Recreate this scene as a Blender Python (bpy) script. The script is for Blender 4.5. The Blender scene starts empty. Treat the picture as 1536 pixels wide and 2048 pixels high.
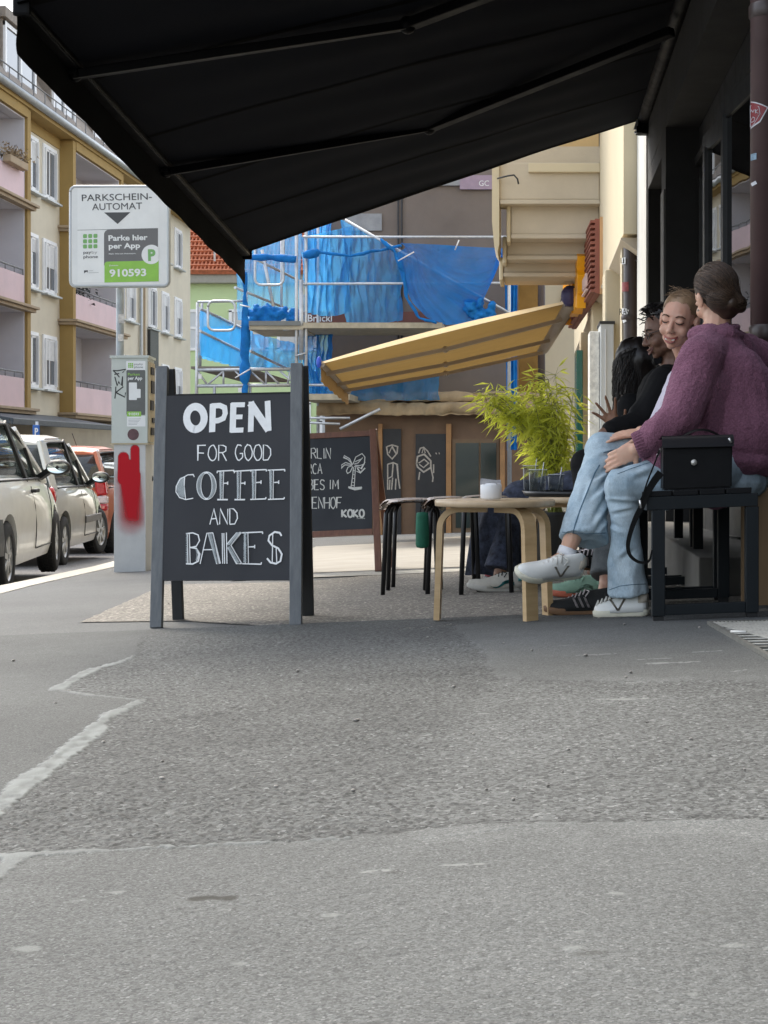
import bpy, bmesh, math, random
import numpy as np
from mathutils import Vector, Matrix, noise
random.seed(7)
V = Vector
S = bpy.context.scene
COL = S.collection
# ---------------------------------------------------------------- camera
F, CX, CY, H = 3000.0, 1065.0, 912.0, 0.45      # focal length in photo pixels, vanishing point, lens height
cd = bpy.data.cameras.new('camera'); cam = bpy.data.objects.new('camera', cd); COL.objects.link(cam)
cam.location = (0, 0, H); cam.rotation_euler = (math.pi/2, 0, 0)
cd.sensor_fit = 'VERTICAL'; cd.sensor_height = 36; cd.lens = F/2048*36
cd.shift_x = -(CX-768)/2048; cd.shift_y = -(1024-CY)/2048
cd.clip_start = .05; cd.clip_end = 2000
S.camera = cam
# ---------------------------------------------------------------- light
SUN_EL, SUN_AZ = math.radians(47), math.radians(-28)   # azimuth from +Y, negative = left
wd = bpy.data.worlds.new('World'); S.world = wd; wd.use_nodes = True
wn = wd.node_tree; wn.nodes.clear()
sky = wn.nodes.new('ShaderNodeTexSky'); sky.sky_type = 'NISHITA'; sky.sun_disc = False
sky.sun_elevation = SUN_EL; sky.sun_rotation = SUN_AZ; sky.air_density = 1.0; sky.dust_density = 2.5; sky.ozone_density = 1.0
bg = wn.nodes.new('ShaderNodeBackground'); bg.inputs[1].default_value = .15
wo = wn.nodes.new('ShaderNodeOutputWorld')
hz = wn.nodes.new('ShaderNodeHueSaturation'); hz.inputs['Saturation'].default_value = .45        # hazy white sky
wn.links.new(sky.outputs[0], hz.inputs['Color']); wn.links.new(hz.outputs[0], bg.inputs[0]); wn.links.new(bg.outputs[0], wo.inputs[0])
sd = bpy.data.lights.new('sun', 'SUN'); sd.energy = .85; sd.angle = math.radians(16); sd.color = (1, .89, .72)
sun = bpy.data.objects.new('sun', sd); COL.objects.link(sun)
tosun = V((math.sin(SUN_AZ)*math.cos(SUN_EL), math.cos(SUN_AZ)*math.cos(SUN_EL), math.sin(SUN_EL)))
sun.rotation_euler = tosun.to_track_quat('Z', 'Y').to_euler()
sun.location = (0, 0, 30)
S.view_settings.view_transform = 'Standard'; S.view_settings.look = 'None'
S.view_settings.exposure = 1.72; S.view_settings.gamma = 1; S.view_settings.use_curve_mapping = False
S.cycles.use_denoising = True
S.cycles.max_bounces = 8; S.cycles.transparent_max_bounces = 12
# ---------------------------------------------------------------- helpers
def gz(x, y):                                   # height of the pavement: falls to the kerb and away down the street
    x = max(-4.5, min(4, x))
    return .04*x - .028*y - .007*max(0, y-10)
def W(px, py, Y):                               # the point at distance Y that the photo shows at px, py
    return V(((px-CX)/F*Y, Y, H+(CY-py)/F*Y))
def G(px, py, drop=0):                          # the same, on the ground
    lo, hi = .3, 300
    for _ in range(50):
        m = (lo+hi)/2; p = W(px, py, m)
        if p.z > gz(p.x, p.y)-drop: lo = m
        else: hi = m
    return W(px, py, lo)
def rotz(a): return Matrix.Rotation(a, 3, 'Z')
def worldloc(o):
    t = V((0, 0, 0))
    while o is not None: t = t+o.location; o = o.parent
    return t
class Plane:
    def __init__(s, o, u, v):
        s.o = V(o); s.u = V(u).normalized(); v = V(v); s.v = (v-s.u*v.dot(s.u)).normalized(); s.n = s.u.cross(s.v)
        if s.n.y > 0: s.n = -s.n                # towards the photographer
    def at(s, px, py):
        d = W(px, py, 1)-V((0, 0, H)); c = V((0, 0, H))
        p = c+d*((s.o-c).dot(s.n)/d.dot(s.n))-s.o
        return (p.dot(s.u), p.dot(s.v))
    def P(s, q, off=0): return s.o+s.u*q[0]+s.v*q[1]+s.n*off
class MB:
    def __init__(s): s.v = []; s.f = []; s.s = []; s.k = 0
    def add(s, vs, fs, smooth=False):
        b = len(s.v); s.v += [V(p) for p in vs]
        for f in fs: s.f.append([i+b for i in f]); s.s.append(smooth)
        return s
    def box(s, c, size, R=None, bev=0):
        c = V(c); hx, hy, hz = [q/2 for q in size]
        if bev:
            bm = bmesh.new(); bmesh.ops.create_cube(bm, size=1)
            for v in bm.verts: v.co = V((v.co.x*hx*2, v.co.y*hy*2, v.co.z*hz*2))
            bmesh.ops.bevel(bm, geom=bm.edges[:]+bm.verts[:], offset=bev, segments=2, affect='EDGES', profile=.6)
            vs = [v.co.copy() for v in bm.verts]; bm.verts.index_update()
            fs = [[v.index for v in f.verts] for f in bm.faces]; bm.free()
        else:
            vs = [V((x, y, z)) for x in (-hx, hx) for y in (-hy, hy) for z in (-hz, hz)]
            fs = [(0, 1, 3, 2), (4, 6, 7, 5), (0, 4, 5, 1), (2, 3, 7, 6), (0, 2, 6, 4), (1, 5, 7, 3)]
        if R is not None: vs = [R @ v for v in vs]
        return s.add([c+v for v in vs], fs)
    def bb(s, a, b, bev=0):
        a = V(a); b = V(b); return s.box((a+b)/2, [abs(q) for q in (b-a)], None, bev)
    def beam(s, a, b, w, t, up=(0, 0, 1), bev=0):   # rectangular bar between two points
        a = V(a); b = V(b); d = b-a; L = d.length; d.normalize(); u = V(up); x = d.cross(u)
        if x.length < 1e-4: x = d.cross(V((1, 0, 0)))
        x.normalize(); u = x.cross(d)
        return s.box((a+b)/2, (w, L, t), Matrix((x, d, u)).transposed(), bev)
    def tube(s, pts, r, n=8, caps=True, smooth=True):
        pts = [V(p) for p in pts]; m = len(pts)
        rs = r if isinstance(r, (list, tuple)) else [r]*m
        t0 = (pts[1]-pts[0]).normalized(); x = t0.cross(V((0, 0, 1)))
        if x.length < 1e-3: x = t0.cross(V((1, 0, 0)))
        x.normalize(); vs = []; fs = []
        for i, p in enumerate(pts):
            t = (pts[min(i+1, m-1)]-pts[max(i-1, 0)])
            if t.length < 1e-9: t = t0
            t.normalize(); x = x-t*x.dot(t); x.normalize(); y = t.cross(x)
            for k in range(n):
                a = 2*math.pi*k/n; vs.append(p+(x*math.cos(a)+y*math.sin(a))*rs[i])
        for i in range(m-1):
            for k in range(n):
                fs.append((i*n+k, i*n+(k+1) % n, (i+1)*n+(k+1) % n, (i+1)*n+k))
        s.add(vs, fs, smooth)
        if caps: b = len(s.v)-m*n; s.f += [[b+k for k in range(n)][::-1], [b+(m-1)*n+k for k in range(n)]]; s.s += [False, False]
        return s
    def sph(s, c, r, R=None, n=12):
        c = V(c); r = (r, r, r) if isinstance(r, (int, float)) else r
        vs = []; fs = []; m = max(6, n//2+2)
        for i in range(m+1):
            a = math.pi*i/m
            for k in range(n):
                b = 2*math.pi*k/n
                p = V((math.sin(a)*math.cos(b)*r[0], math.sin(a)*math.sin(b)*r[1], math.cos(a)*r[2]))
                vs.append(c+(R @ p if R is not None else p))
        for i in range(m):
            for k in range(n): fs.append((i*n+k, (i+1)*n+k, (i+1)*n+(k+1) % n, i*n+(k+1) % n))
        return s.add(vs, fs, True)
    def cap(s, a, b, ra, rb, n=12):               # tapered capsule
        s.tube([a, b], [ra, rb], n); s.sph(a, ra, None, n); s.sph(b, rb, None, n); return s
    def lathe(s, c, prof, n=24, smooth=True):
        c = V(c); vs = []; fs = []
        for r, z in prof:
            for k in range(n):
                a = 2*math.pi*k/n; vs.append(c+V((r*math.cos(a), r*math.sin(a), z)))
        for i in range(len(prof)-1):
            for k in range(n): fs.append((i*n+k, i*n+(k+1) % n, (i+1)*n+(k+1) % n, (i+1)*n+k))
        return s.add(vs, fs, smooth)
    def prism(s, poly, ex):
        poly = [V(p) for p in poly]; n = len(poly); ex = V(ex)
        return s.add(poly+[p+ex for p in poly], [list(range(n)), list(range(2*n-1, n-1, -1))]+[(i, (i+1) % n, n+(i+1) % n, n+i) for i in range(n)])
    def grid(s, fn, nu, nv, smooth=True):
        vs = [fn(i/nu, j/nv) for j in range(nv+1) for i in range(nu+1)]
        fs = [(j*(nu+1)+i, j*(nu+1)+i+1, (j+1)*(nu+1)+i+1, (j+1)*(nu+1)+i) for j in range(nv) for i in range(nu)]
        return s.add(vs, fs, smooth)
    def loft(s, rings, smooth=True, caps=True):
        n = len(rings[0]); vs = [p for r in rings for p in r]
        fs = [(i*n+k, i*n+(k+1) % n, (i+1)*n+(k+1) % n, (i+1)*n+k) for i in range(len(rings)-1) for k in range(n)]
        s.add(vs, fs, smooth)
        if caps:
            b = len(s.v)-len(vs); s.f += [[b+k for k in range(n)][::-1], [b+(len(rings)-1)*n+k for k in range(n)]]; s.s += [False, False]
        return s
    def flat(s, pl, poly, off):                   # a filled outline lying on a plane
        return s.add([pl.P(q, off) for q in poly], [list(range(len(poly)))])
    def ribbon(s, pl, pts, w, off=.0012):         # a painted stroke lying on a plane
        s.k += 1; off += .00004*s.k
        pts = [V((p[0], p[1])) for p in pts]; m = len(pts); vs = []
        for i, p in enumerate(pts):
            t = pts[min(i+1, m-1)]-pts[max(i-1, 0)]
            if t.length < 1e-9: t = V((1, 0))
            t.normalize(); nn = V((-t.y, t.x)); g = 1
            if 0 < i < m-1:
                a = (pts[i]-pts[i-1]).normalized(); c = max(.45, abs(V((-a.y, a.x)).dot(nn))); g = 1/c
            ww = (w[i] if isinstance(w, list) else w)*g/2
            vs += [pl.P(p+nn*ww, off), pl.P(p-nn*ww, off)]
        return s.add(vs, [(2*i, 2*i+1, 2*i+3, 2*i+2) for i in range(m-1)])
    def warp(s, fn):
        s.v = [V(fn(p)) for p in s.v]; return s
    def ground(s):
        return s.warp(lambda p: (p.x, p.y, p.z+gz(p.x, p.y)))
    def mesh(s, name, fix=True):
        me = bpy.data.meshes.new(name); me.from_pydata([tuple(p) for p in s.v], [], s.f)
        me.polygons.foreach_set('use_smooth', s.s)
        if fix:
            bm = bmesh.new(); bm.from_mesh(me); bmesh.ops.recalc_face_normals(bm, faces=bm.faces); bm.to_mesh(me); bm.free()
        me.update(); return me
    def build(s, name, mat, parent=None, world=True, fix=True):
        if world and parent is not None:
            t = worldloc(parent); s.v = [p-t for p in s.v]
        me = s.mesh(name, fix); return link(name, me, mat, parent)
def link(name, me, mat, parent=None):
    o = bpy.data.objects.new(name, me); COL.objects.link(o)
    if mat is not None: me.materials.append(mat)
    if parent is not None: o.parent = parent
    return o
def remesh(mb, vox, it=4, fac=.5):                 # melt overlapping solids into one continuous skin
    me = mb.mesh('tmp'); o = bpy.data.objects.new('tmp', me); COL.objects.link(o)
    r = o.modifiers.new('r', 'REMESH'); r.mode = 'VOXEL'; r.voxel_size = vox; r.use_smooth_shade = True
    if it: q = o.modifiers.new('s', 'SMOOTH'); q.factor = fac; q.iterations = it
    bpy.context.view_layer.update()
    out = bpy.data.meshes.new_from_object(o.evaluated_get(bpy.context.evaluated_depsgraph_get()))
    bpy.data.objects.remove(o); bpy.data.meshes.remove(me)
    return out
def boolean(mb, cut):
    a = bpy.data.objects.new('a', mb.mesh('a')); b = bpy.data.objects.new('b', cut.mesh('b'))
    COL.objects.link(a); COL.objects.link(b)
    m = a.modifiers.new('b', 'BOOLEAN'); m.object = b; m.operation = 'DIFFERENCE'; m.solver = 'EXACT'; m.use_self = True
    bpy.context.view_layer.update()
    out = bpy.data.meshes.new_from_object(a.evaluated_get(bpy.context.evaluated_depsgraph_get()))
    bpy.data.objects.remove(a); bpy.data.objects.remove(b)
    return out
def displace(me, fn):
    n = len(me.vertices); co = np.empty(n*3); no = np.empty(n*3)
    me.vertices.foreach_get('co', co); me.vertices.foreach_get('normal', no)
    co = co.reshape(-1, 3); no = no.reshape(-1, 3)
    d = np.array([fn(V(p)) for p in co]); co = co+no*d[:, None]
    me.vertices.foreach_set('co', co.ravel()); me.update()
    return me
def tag(o, label=None, cat=None, group=None, kind=None):
    for k, v in (('label', label), ('category', cat), ('group', group), ('kind', kind)):
        if v: o[k] = v
    return o
def thing(name, loc, label, cat, group=None, rz=0):
    o = bpy.data.objects.new(name, None); COL.objects.link(o); o.location = loc; o.rotation_euler = (0, 0, rz)
    o.empty_display_size = .1
    return tag(o, label, cat, group)
def copy_tree(o, parent=None):
    c = o.copy(); COL.objects.link(c); c.parent = parent
    for ch in list(o.children): copy_tree(ch, c)
    return c
# ---------------------------------------------------------------- materials
def nodes(name):
    m = bpy.data.materials.new(name); m.use_nodes = True; nt = m.node_tree
    return m, nt, nt.nodes['Principled BSDF']
def texco(nt, kind='Object', scale=None):
    c = nt.nodes.new('ShaderNodeTexCoord'); out = c.outputs[kind]
    if scale:
        mp = nt.nodes.new('ShaderNodeMapping'); mp.inputs['Scale'].default_value = scale; nt.links.new(out, mp.inputs[0]); out = mp.outputs[0]
    return out
def noi(nt, co, scale, detail=4, rough=.6):
    n = nt.nodes.new('ShaderNodeTexNoise'); n.inputs['Scale'].default_value = scale; n.inputs['Detail'].default_value = detail
    n.inputs['Roughness'].default_value = rough; nt.links.new(co, n.inputs['Vector']); return n.outputs['Fac']
def ramp(nt, fac, stops):
    r = nt.nodes.new('ShaderNodeValToRGB'); e = r.color_ramp.elements
    while len(e) < len(stops): e.new(.5)
    for i, (p, c) in enumerate(stops):
        e[i].position = p; e[i].color = (*c, 1) if isinstance(c, (tuple, list)) else (c, c, c, 1)
    nt.links.new(fac, r.inputs[0]); return r.outputs[0]
def mix(nt, a, b, fac, mode='MIX'):
    m = nt.nodes.new('ShaderNodeMix'); m.data_type = 'RGBA'; m.blend_type = mode
    for q, i in ((fac, 0), (a, 6), (b, 7)):
        if hasattr(q, 'links'): nt.links.new(q, m.inputs[i])
        else: m.inputs[i].default_value = q if i == 0 else ((*q, 1) if len(q) == 3 else q)
    return m.outputs[2]
def bump(nt, b, h, strength, dist=.01):
    n = nt.nodes.new('ShaderNodeBump'); n.inputs['Strength'].default_value = strength; n.inputs['Distance'].default_value = dist
    nt.links.new(h, n.inputs['Height']); nt.links.new(n.outputs[0], b.inputs['Normal']); return n
def M(name, col, rough=.6, var=.12, scale=6, bmp=0, bscale=80, metal=0, spec=.5, dist=.004, stain=0, stretch=None, coat=0, sheen=0):
    m, nt, b = nodes(name); co = texco(nt, 'Object', stretch)
    b.inputs['Roughness'].default_value = rough; b.inputs['Metallic'].default_value = metal; b.inputs['Specular IOR Level'].default_value = spec
    b.inputs['Coat Weight'].default_value = coat
    if sheen: b.inputs['Sheen Weight'].default_value = sheen; b.inputs['Sheen Roughness'].default_value = .4
    lo = tuple(max(0, c*(1-var)) for c in col); hi = tuple(min(1, c*(1+var)) for c in col)
    c = ramp(nt, noi(nt, co, scale, 6, .65), [(.3, lo), (.7, hi)])
    if stain:
        dk = tuple(q*.55 for q in col)
        c = mix(nt, c, dk, ramp(nt, noi(nt, co, scale*.35, 8, .7), [(.52, 0.), (.75, float(stain))]))
    nt.links.new(c, b.inputs['Base Color'])
    if rough < .9:
        nt.links.new(ramp(nt, noi(nt, co, scale*2, 3), [(.3, max(0, rough-.06)), (.7, min(1, rough+.08))]), b.inputs['Roughness'])
    if bmp: bump(nt, b, noi(nt, co, bscale, 5, .6), bmp, dist)
    return m
def wood(name, c1, c2, rough=.45, axis=(1, 14, 14), scale=5):
    m, nt, b = nodes(name); co = texco(nt, 'Object', axis)
    c = ramp(nt, noi(nt, co, scale, 8, .65), [(.3, c1), (.7, c2)]); nt.links.new(c, b.inputs['Base Color'])
    b.inputs['Roughness'].default_value = rough; bump(nt, b, noi(nt, co, scale*3, 4), .15, .002); return m
def stoney(name, base, cell=130, contrast=.5, white=.03, bmp=.6, rough=.85, big=1.2, tint=(1, 1, 1), blotch=.18, dist=.004):
    m, nt, b = nodes(name); co = texco(nt); b.inputs['Roughness'].default_value = rough; b.inputs['Specular IOR Level'].default_value = .35
    vo = nt.nodes.new('ShaderNodeTexVoronoi'); vo.inputs['Scale'].default_value = cell; nt.links.new(co, vo.inputs['Vector'])
    sep = nt.nodes.new('ShaderNodeSeparateColor'); nt.links.new(vo.outputs['Color'], sep.inputs[0])
    t = tuple(base*q for q in tint)
    st = ramp(nt, sep.outputs[0], [(0, tuple(q*(1-contrast) for q in t)), (.55, t), (1-white, tuple(q*(1+contrast*.8) for q in t)), (min(1, 1-white+.01), tuple(min(.75, q*(1+contrast*3.2)) for q in t))])
    fine = ramp(nt, noi(nt, co, cell*2.2, 3), [(.3, .72), (.7, 1.2)])
    c = mix(nt, st, fine, 1.0, 'MULTIPLY')
    bl = ramp(nt, noi(nt, co, big, 7, .62), [(.3, 1-blotch), (.7, 1+blotch*.7)])
    c = mix(nt, c, bl, 1.0, 'MULTIPLY'); nt.links.new(c, b.inputs['Base Color'])
    hh = nt.nodes.new('ShaderNodeMath'); hh.operation = 'SUBTRACT'
    nt.links.new(noi(nt, co, cell*.9, 4, .7), hh.inputs[0]); nt.links.new(vo.outputs['Distance'], hh.inputs[1])
    bump(nt, b, hh.outputs[0], bmp, dist); return m
def glassy(name, col=(.02, .025, .03), rough=.04, spec=.8):
    m, nt, b = nodes(name); b.inputs['Base Color'].default_value = (*col, 1); b.inputs['Roughness'].default_value = rough
    b.inputs['Specular IOR Level'].default_value = spec; b.inputs['IOR'].default_value = 1.5
    co = texco(nt); bump(nt, b, noi(nt, co, 2.2, 2), .03, .01); return m
def clear(name, tint=(.9, .95, .95), amount=.75, rough=.03):   # see-through pane: mostly passes, part reflects
    m, nt, b = nodes(name); b.inputs['Base Color'].default_value = (.05, .06, .06, 1); b.inputs['Roughness'].default_value = rough; b.inputs['Specular IOR Level'].default_value = .9
    tr = nt.nodes.new('ShaderNodeBsdfTransparent'); tr.inputs[0].default_value = (*tint, 1)
    mx = nt.nodes.new('ShaderNodeMixShader'); mx.inputs[0].default_value = amount
    nt.links.new(b.outputs[0], mx.inputs[1]); nt.links.new(tr.outputs[0], mx.inputs[2]); nt.links.new(mx.outputs[0], nt.nodes['Material Output'].inputs[0]); return m
def thin(name, col, trans, tcol=None, holes=0., rough=.8, var=.12, scale=5, bmp=0, bscale=80, stretch=None):   # cloth or leaf that lets light through
    m, nt, b = nodes(name); co = texco(nt, 'Object', stretch)
    lo = tuple(c*(1-var) for c in col); hi = tuple(min(1, c*(1+var)) for c in col)
    c = ramp(nt, noi(nt, co, scale, 6), [(.3, lo), (.7, hi)]); nt.links.new(c, b.inputs['Base Color']); b.inputs['Roughness'].default_value = rough
    b.inputs['Specular IOR Level'].default_value = .25
    tl = nt.nodes.new('ShaderNodeBsdfTranslucent'); tl.inputs[0].default_value = (*(tcol or col), 1)
    mx = nt.nodes.new('ShaderNodeMixShader'); mx.inputs[0].default_value = trans
    nt.links.new(b.outputs[0], mx.inputs[1]); nt.links.new(tl.outputs[0], mx.inputs[2]); out = mx.outputs[0]
    if holes:
        tr = nt.nodes.new('ShaderNodeBsdfTransparent'); m2 = nt.nodes.new('ShaderNodeMixShader')
        nt.links.new(ramp(nt, noi(nt, co, scale*.5, 3), [(.3, max(0, holes-.15)), (.7, min(1, holes+.15))]), m2.inputs[0])
        nt.links.new(out, m2.inputs[1]); nt.links.new(tr.outputs[0], m2.inputs[2]); out = m2.outputs[0]
    nt.links.new(out, nt.nodes['Material Output'].inputs[0])
    if bmp: bump(nt, b, noi(nt, co, bscale, 4), bmp, .004)
    return m
# ---------------------------------------------------------------- lettering
def arc(cx, cy, rx, ry, a0, a1, n=14):
    return [(cx+rx*math.cos(math.radians(a0+(a1-a0)*i/n)), cy+ry*math.sin(math.radians(a0+(a1-a0)*i/n))) for i in range(n+1)]
LET = {'A': [[(0, 0), (.48, 1), (1, 0)], [(.2, .38), (.82, .38)]], 'B': [[(0, 0), (0, 1)], [(0, 1), (.55, 1), (.8, .9), (.8, .66), (.55, .54), (0, .54)], [(.55, .54), (.95, .42), (.95, .12), (.6, 0), (0, 0)]],
 'C': [arc(.55, .5, .52, .5, 50, 310)], 'D': [[(0, 0), (0, 1), (.5, .97), (.92, .72), (.95, .35), (.6, .04), (0, 0)]], 'E': [[(.95, 1), (0, 1), (0, 0), (.95, 0)], [(0, .52), (.75, .52)]],
 'F': [[(1, 1), (0, 1), (0, 0)], [(0, .52), (.75, .52)]], 'G': [arc(.52, .5, .5, .5, 50, 330)+[(.98, .45), (.6, .45)]], 'H': [[(0, 0), (0, 1)], [(1, 0), (1, 1)], [(0, .5), (1, .5)]],
 'I': [[(.5, 0), (.5, 1)]], 'K': [[(0, 0), (0, 1)], [(.95, 1), (.05, .48), (1, 0)]], 'L': [[(0, 1), (0, 0), (.9, 0)]], 'M': [[(0, 0), (.12, 1), (.5, .35), (.88, 1), (1, 0)]],
 'N': [[(0, 0), (.05, 1), (.95, 0), (1, 1)]], 'O': [arc(.5, .5, .5, .5, 90, 450, 22)], 'P': [[(0, 0), (0, 1), (.6, 1), (.95, .85), (.95, .6), (.6, .46), (0, .46)]],
 'R': [[(0, 0), (0, 1), (.6, 1), (.9, .85), (.9, .62), (.55, .5), (0, .5)], [(.45, .5), (1, 0)]], 'S': [[(.95, .85), (.7, .99), (.3, .99), (.05, .82), (.12, .6), (.85, .42), (.97, .2), (.7, .02), (.3, 0), (0, .15)]],
 'W': [[(0, 1), (.28, 0), (.5, .7), (.75, 0), (1, 1)]], 'U': [[(0, 1), (0, .25), (.3, 0), (.7, 0), (1, .25), (1, 1)]], 'Z': [[(0, 1), (1, 1), (0, 0), (1, 0)]]}
def chalk(mb, pl, text, x0, x1, yt, yb, w, gap=.28, slope=0, wob=.03):   # handwriting between photo columns x0..x1
    wd_ = [(.25 if c == 'I' else .55 if c == ' ' else 1) for c in text]; tot = sum(wd_)+gap*(len(text)-1); u = (x1-x0)/tot; x = x0
    for c, q in zip(text, wd_):
        if c in LET:
            for st in LET[c]:
                mb.ribbon(pl, [pl.at(x+(p[0]+random.uniform(-wob, wob))*u*q, yb-(yb-yt)*(p[1]+random.uniform(-wob, wob))+slope*(x-x0)) for p in st], w)
        x += u*(q+gap)
def stroke(mb, pl, pts, w): mb.ribbon(pl, [pl.at(*p) for p in pts], w)
def type_on(mb, pl, text, x0, yb, x1, yt, bold=0., off=.002, fit=True, slope=0.):   # printed lettering: left, baseline, right, top in photo pixels
    cu = bpy.data.curves.new('t', 'FONT'); cu.body = text; cu.size = 1; cu.offset = bold; cu.resolution_u = 3; cu.fill_mode = 'FRONT'
    o = bpy.data.objects.new('t', cu); COL.objects.link(o); bpy.context.view_layer.update()
    me = bpy.data.meshes.new_from_object(o.evaluated_get(bpy.context.evaluated_depsgraph_get()))
    xs = [v.co.x for v in me.vertices]; h = .7
    a = pl.at(x0, yb); b = pl.at(x1, yb+slope*(x1-x0)); t = pl.at(x0, yt)
    sx = (b[0]-a[0])/(max(xs)-min(xs)); sy = (t[1]-a[1])/h; sl = (b[1]-a[1])/(b[0]-a[0])
    vs = [pl.P((a[0]+(v.co.x-min(xs))*sx, a[1]+v.co.y*sy+(v.co.x-min(xs))*sx*sl), off) for v in me.vertices]
    mb.add(vs, [list(p.vertices) for p in me.polygons])
    bpy.data.objects.remove(o); bpy.data.curves.remove(cu); bpy.data.meshes.remove(me)
def rrect(pl, x0, y0, x1, y1, r, n=5, corners=(1, 1, 1, 1)):   # rounded rectangle, pixels, order tl tr br bl
    out = []
    for (cx, cy, a0), on in zip(((x0+r, y0+r, 180), (x1-r, y0+r, 270), (x1-r, y1-r, 0), (x0+r, y1-r, 90)), corners):
        if on: out += [(cx+r*math.cos(math.radians(a0+90*i/n)), cy+r*math.sin(math.radians(a0+90*i/n))) for i in range(n+1)]
        else: out.append((x0 if cx == x0+r else x1, y0 if cy == y0+r else y1))
    return [pl.at(*p) for p in out]
# ================================================================ setting: road, pavement, kerb
A_coarse = stoney('coarse_asphalt', .175, 150, .42, .02, .8, .85, 1.4, (1, 1, .98), .2)
A_right = stoney('worn_asphalt', .185, 160, .34, .02, .7, .85, 1.6, (1.02, 1, .95), .18)
A_slab = stoney('smooth_asphalt', .19, 300, .26, .012, .5, .85, 2.2, (1.0, 1, .97), .14, .003)
A_patch = stoney('fine_asphalt', .215, 300, .25, .02, .4, .85, 3, (1.02, 1, .95), .2, .002)
A_aggr = stoney('washed_aggregate', .185, 110, .5, .04, .5, .85, 2, (1.08, 1, .86), .16)
A_road = stoney('road_asphalt', .13, 90, .4, .03, .4, .85, .5, (1, 1, 1), .2)
A_far = stoney('left_asphalt', .118, 220, .25, .01, .35, .85, 1.2, (.96, 1.0, .99), .16)
M_seal = M('joint_seal', (.34, .355, .355), .8, .22, 25, .5, 160, dist=.003)
M_kerb = M('kerb_granite', (.42, .40, .35), .8, .2, 40, .4, 200)
def kx(y): return -2.03-.13*y if y < 14 else -3.85-.17*(y-14)
mb = MB(); ys = [-30, -10, 0, 4, 8, 10, 12, 16, 20, 26, 34, 45, 60, 80, 110, 160, 260, 500]; xs = [-260, -90, -40, -20, -12, -8, -4.5, -2, 0, 4, 12, 40, 120]
mb.add([(x, y, gz(x, y)-.1) for y in ys for x in xs], [(j*len(xs)+i, j*len(xs)+i+1, (j+1)*len(xs)+i+1, (j+1)*len(xs)+i) for j in range(len(ys)-1) for i in range(len(xs)-1)])
tag(mb.build('road', A_road), kind='structure')
ys = [-6, -3, 0, 2, 4, 6, 8, 9, 10, 11, 12, 13, 14, 16, 18, 20, 23, 26]
mb = MB()
mb.add([(x, y, gz(x, y)) for y in ys for x in (kx(y), 0, 4)]+[(x, y, gz(x, y)-.3) for y in ys for x in (kx(y), 0, 4)],
       [(j*3+i, j*3+i+1, (j+1)*3+i+1, (j+1)*3+i) for j in range(len(ys)-1) for i in range(2)]+[(3*len(ys)-3, 3*len(ys)-2, 6*len(ys)-2, 6*len(ys)-3), (3*len(ys)-2, 3*len(ys)-1, 6*len(ys)-1, 6*len(ys)-2)])
tag(mb.build('pavement', A_far, fix=False), kind='structure')
mb = MB(); y = -6.
while y < 26:
    y2 = y+1.0
    a, b = kx(y), kx(y2-.008)
    pts = [(a, y), (b, y2-.008), (b-.25, y2-.008), (a-.25, y)]
    mb.add([(p[0], p[1], gz(p[0], p[1])+.004) for p in pts]+[(p[0], p[1], gz(p[0], p[1])-.14) for p in pts],
           [(0, 1, 2, 3), (0, 4, 5, 1), (1, 5, 6, 2), (2, 6, 7, 3), (3, 7, 4, 0)]); y = y2
tag(mb.build('kerb', M_kerb), kind='structure')
def rough_edge(poly, step=.05, amp=.012, seed=0):
    out = []
    for i in range(len(poly)):
        a = V(poly[i]); b = V(poly[(i+1) % len(poly)]); n = max(1, min(60, int((b-a).length/step)))
        for k in range(n):
            p = a.lerp(b, k/n)
            q = noise.noise_vector(V((p.x*9+seed, p.y*9, seed)))*amp+noise.noise_vector(V((p.x*40+seed, p.y*40, seed)))*amp*.5
            out.append(V((p.x+q.x, p.y+q.y)))
    return out
def sheet(name, poly, off, mat, amp=.012):
    poly = rough_edge([V((p.x, p.y)) if not isinstance(p, tuple) else V(p) for p in poly], .04, amp, off*999)
    me = bpy.data.meshes.new(name); bm = bmesh.new()
    vs = [bm.verts.new((p.x, p.y, gz(p.x, p.y)+off)) for p in poly]
    f = bm.faces.new(vs); bmesh.ops.triangulate(bm, faces=[f])
    for f in bm.faces:
        if f.normal.z < 0: f.normal_flip()
    bm.to_mesh(me); bm.free(); return tag(link(name, me, mat), kind='structure')
def gp(*pts): return [G(*p) for p in pts]
# washed-concrete walk further back, seen between the boards and the stools
sheet('walkway', gp((160, 1246), (330, 1170), (600, 1165), (760, 1150))+[V((2.5, 9, 0)), V((2.5, 5.6, 0))]+gp((930, 1252), (800, 1262), (700, 1254), (540, 1254), (370, 1243)), .004, A_aggr)
sheet('paving', [(-1.9, 10.2), (2.5, 10.2), (2.5, 25.6), (-3.4, 25.6)], .004, M('light_paving', (.29, .27, .23), .85, .15, 3, .3, 60))
sheet('gutter_strip', [(-1.9, 9.45), (2.5, 9.35), (2.5, 9.75), (-1.9, 9.85)], .007, M_kerb)
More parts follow.
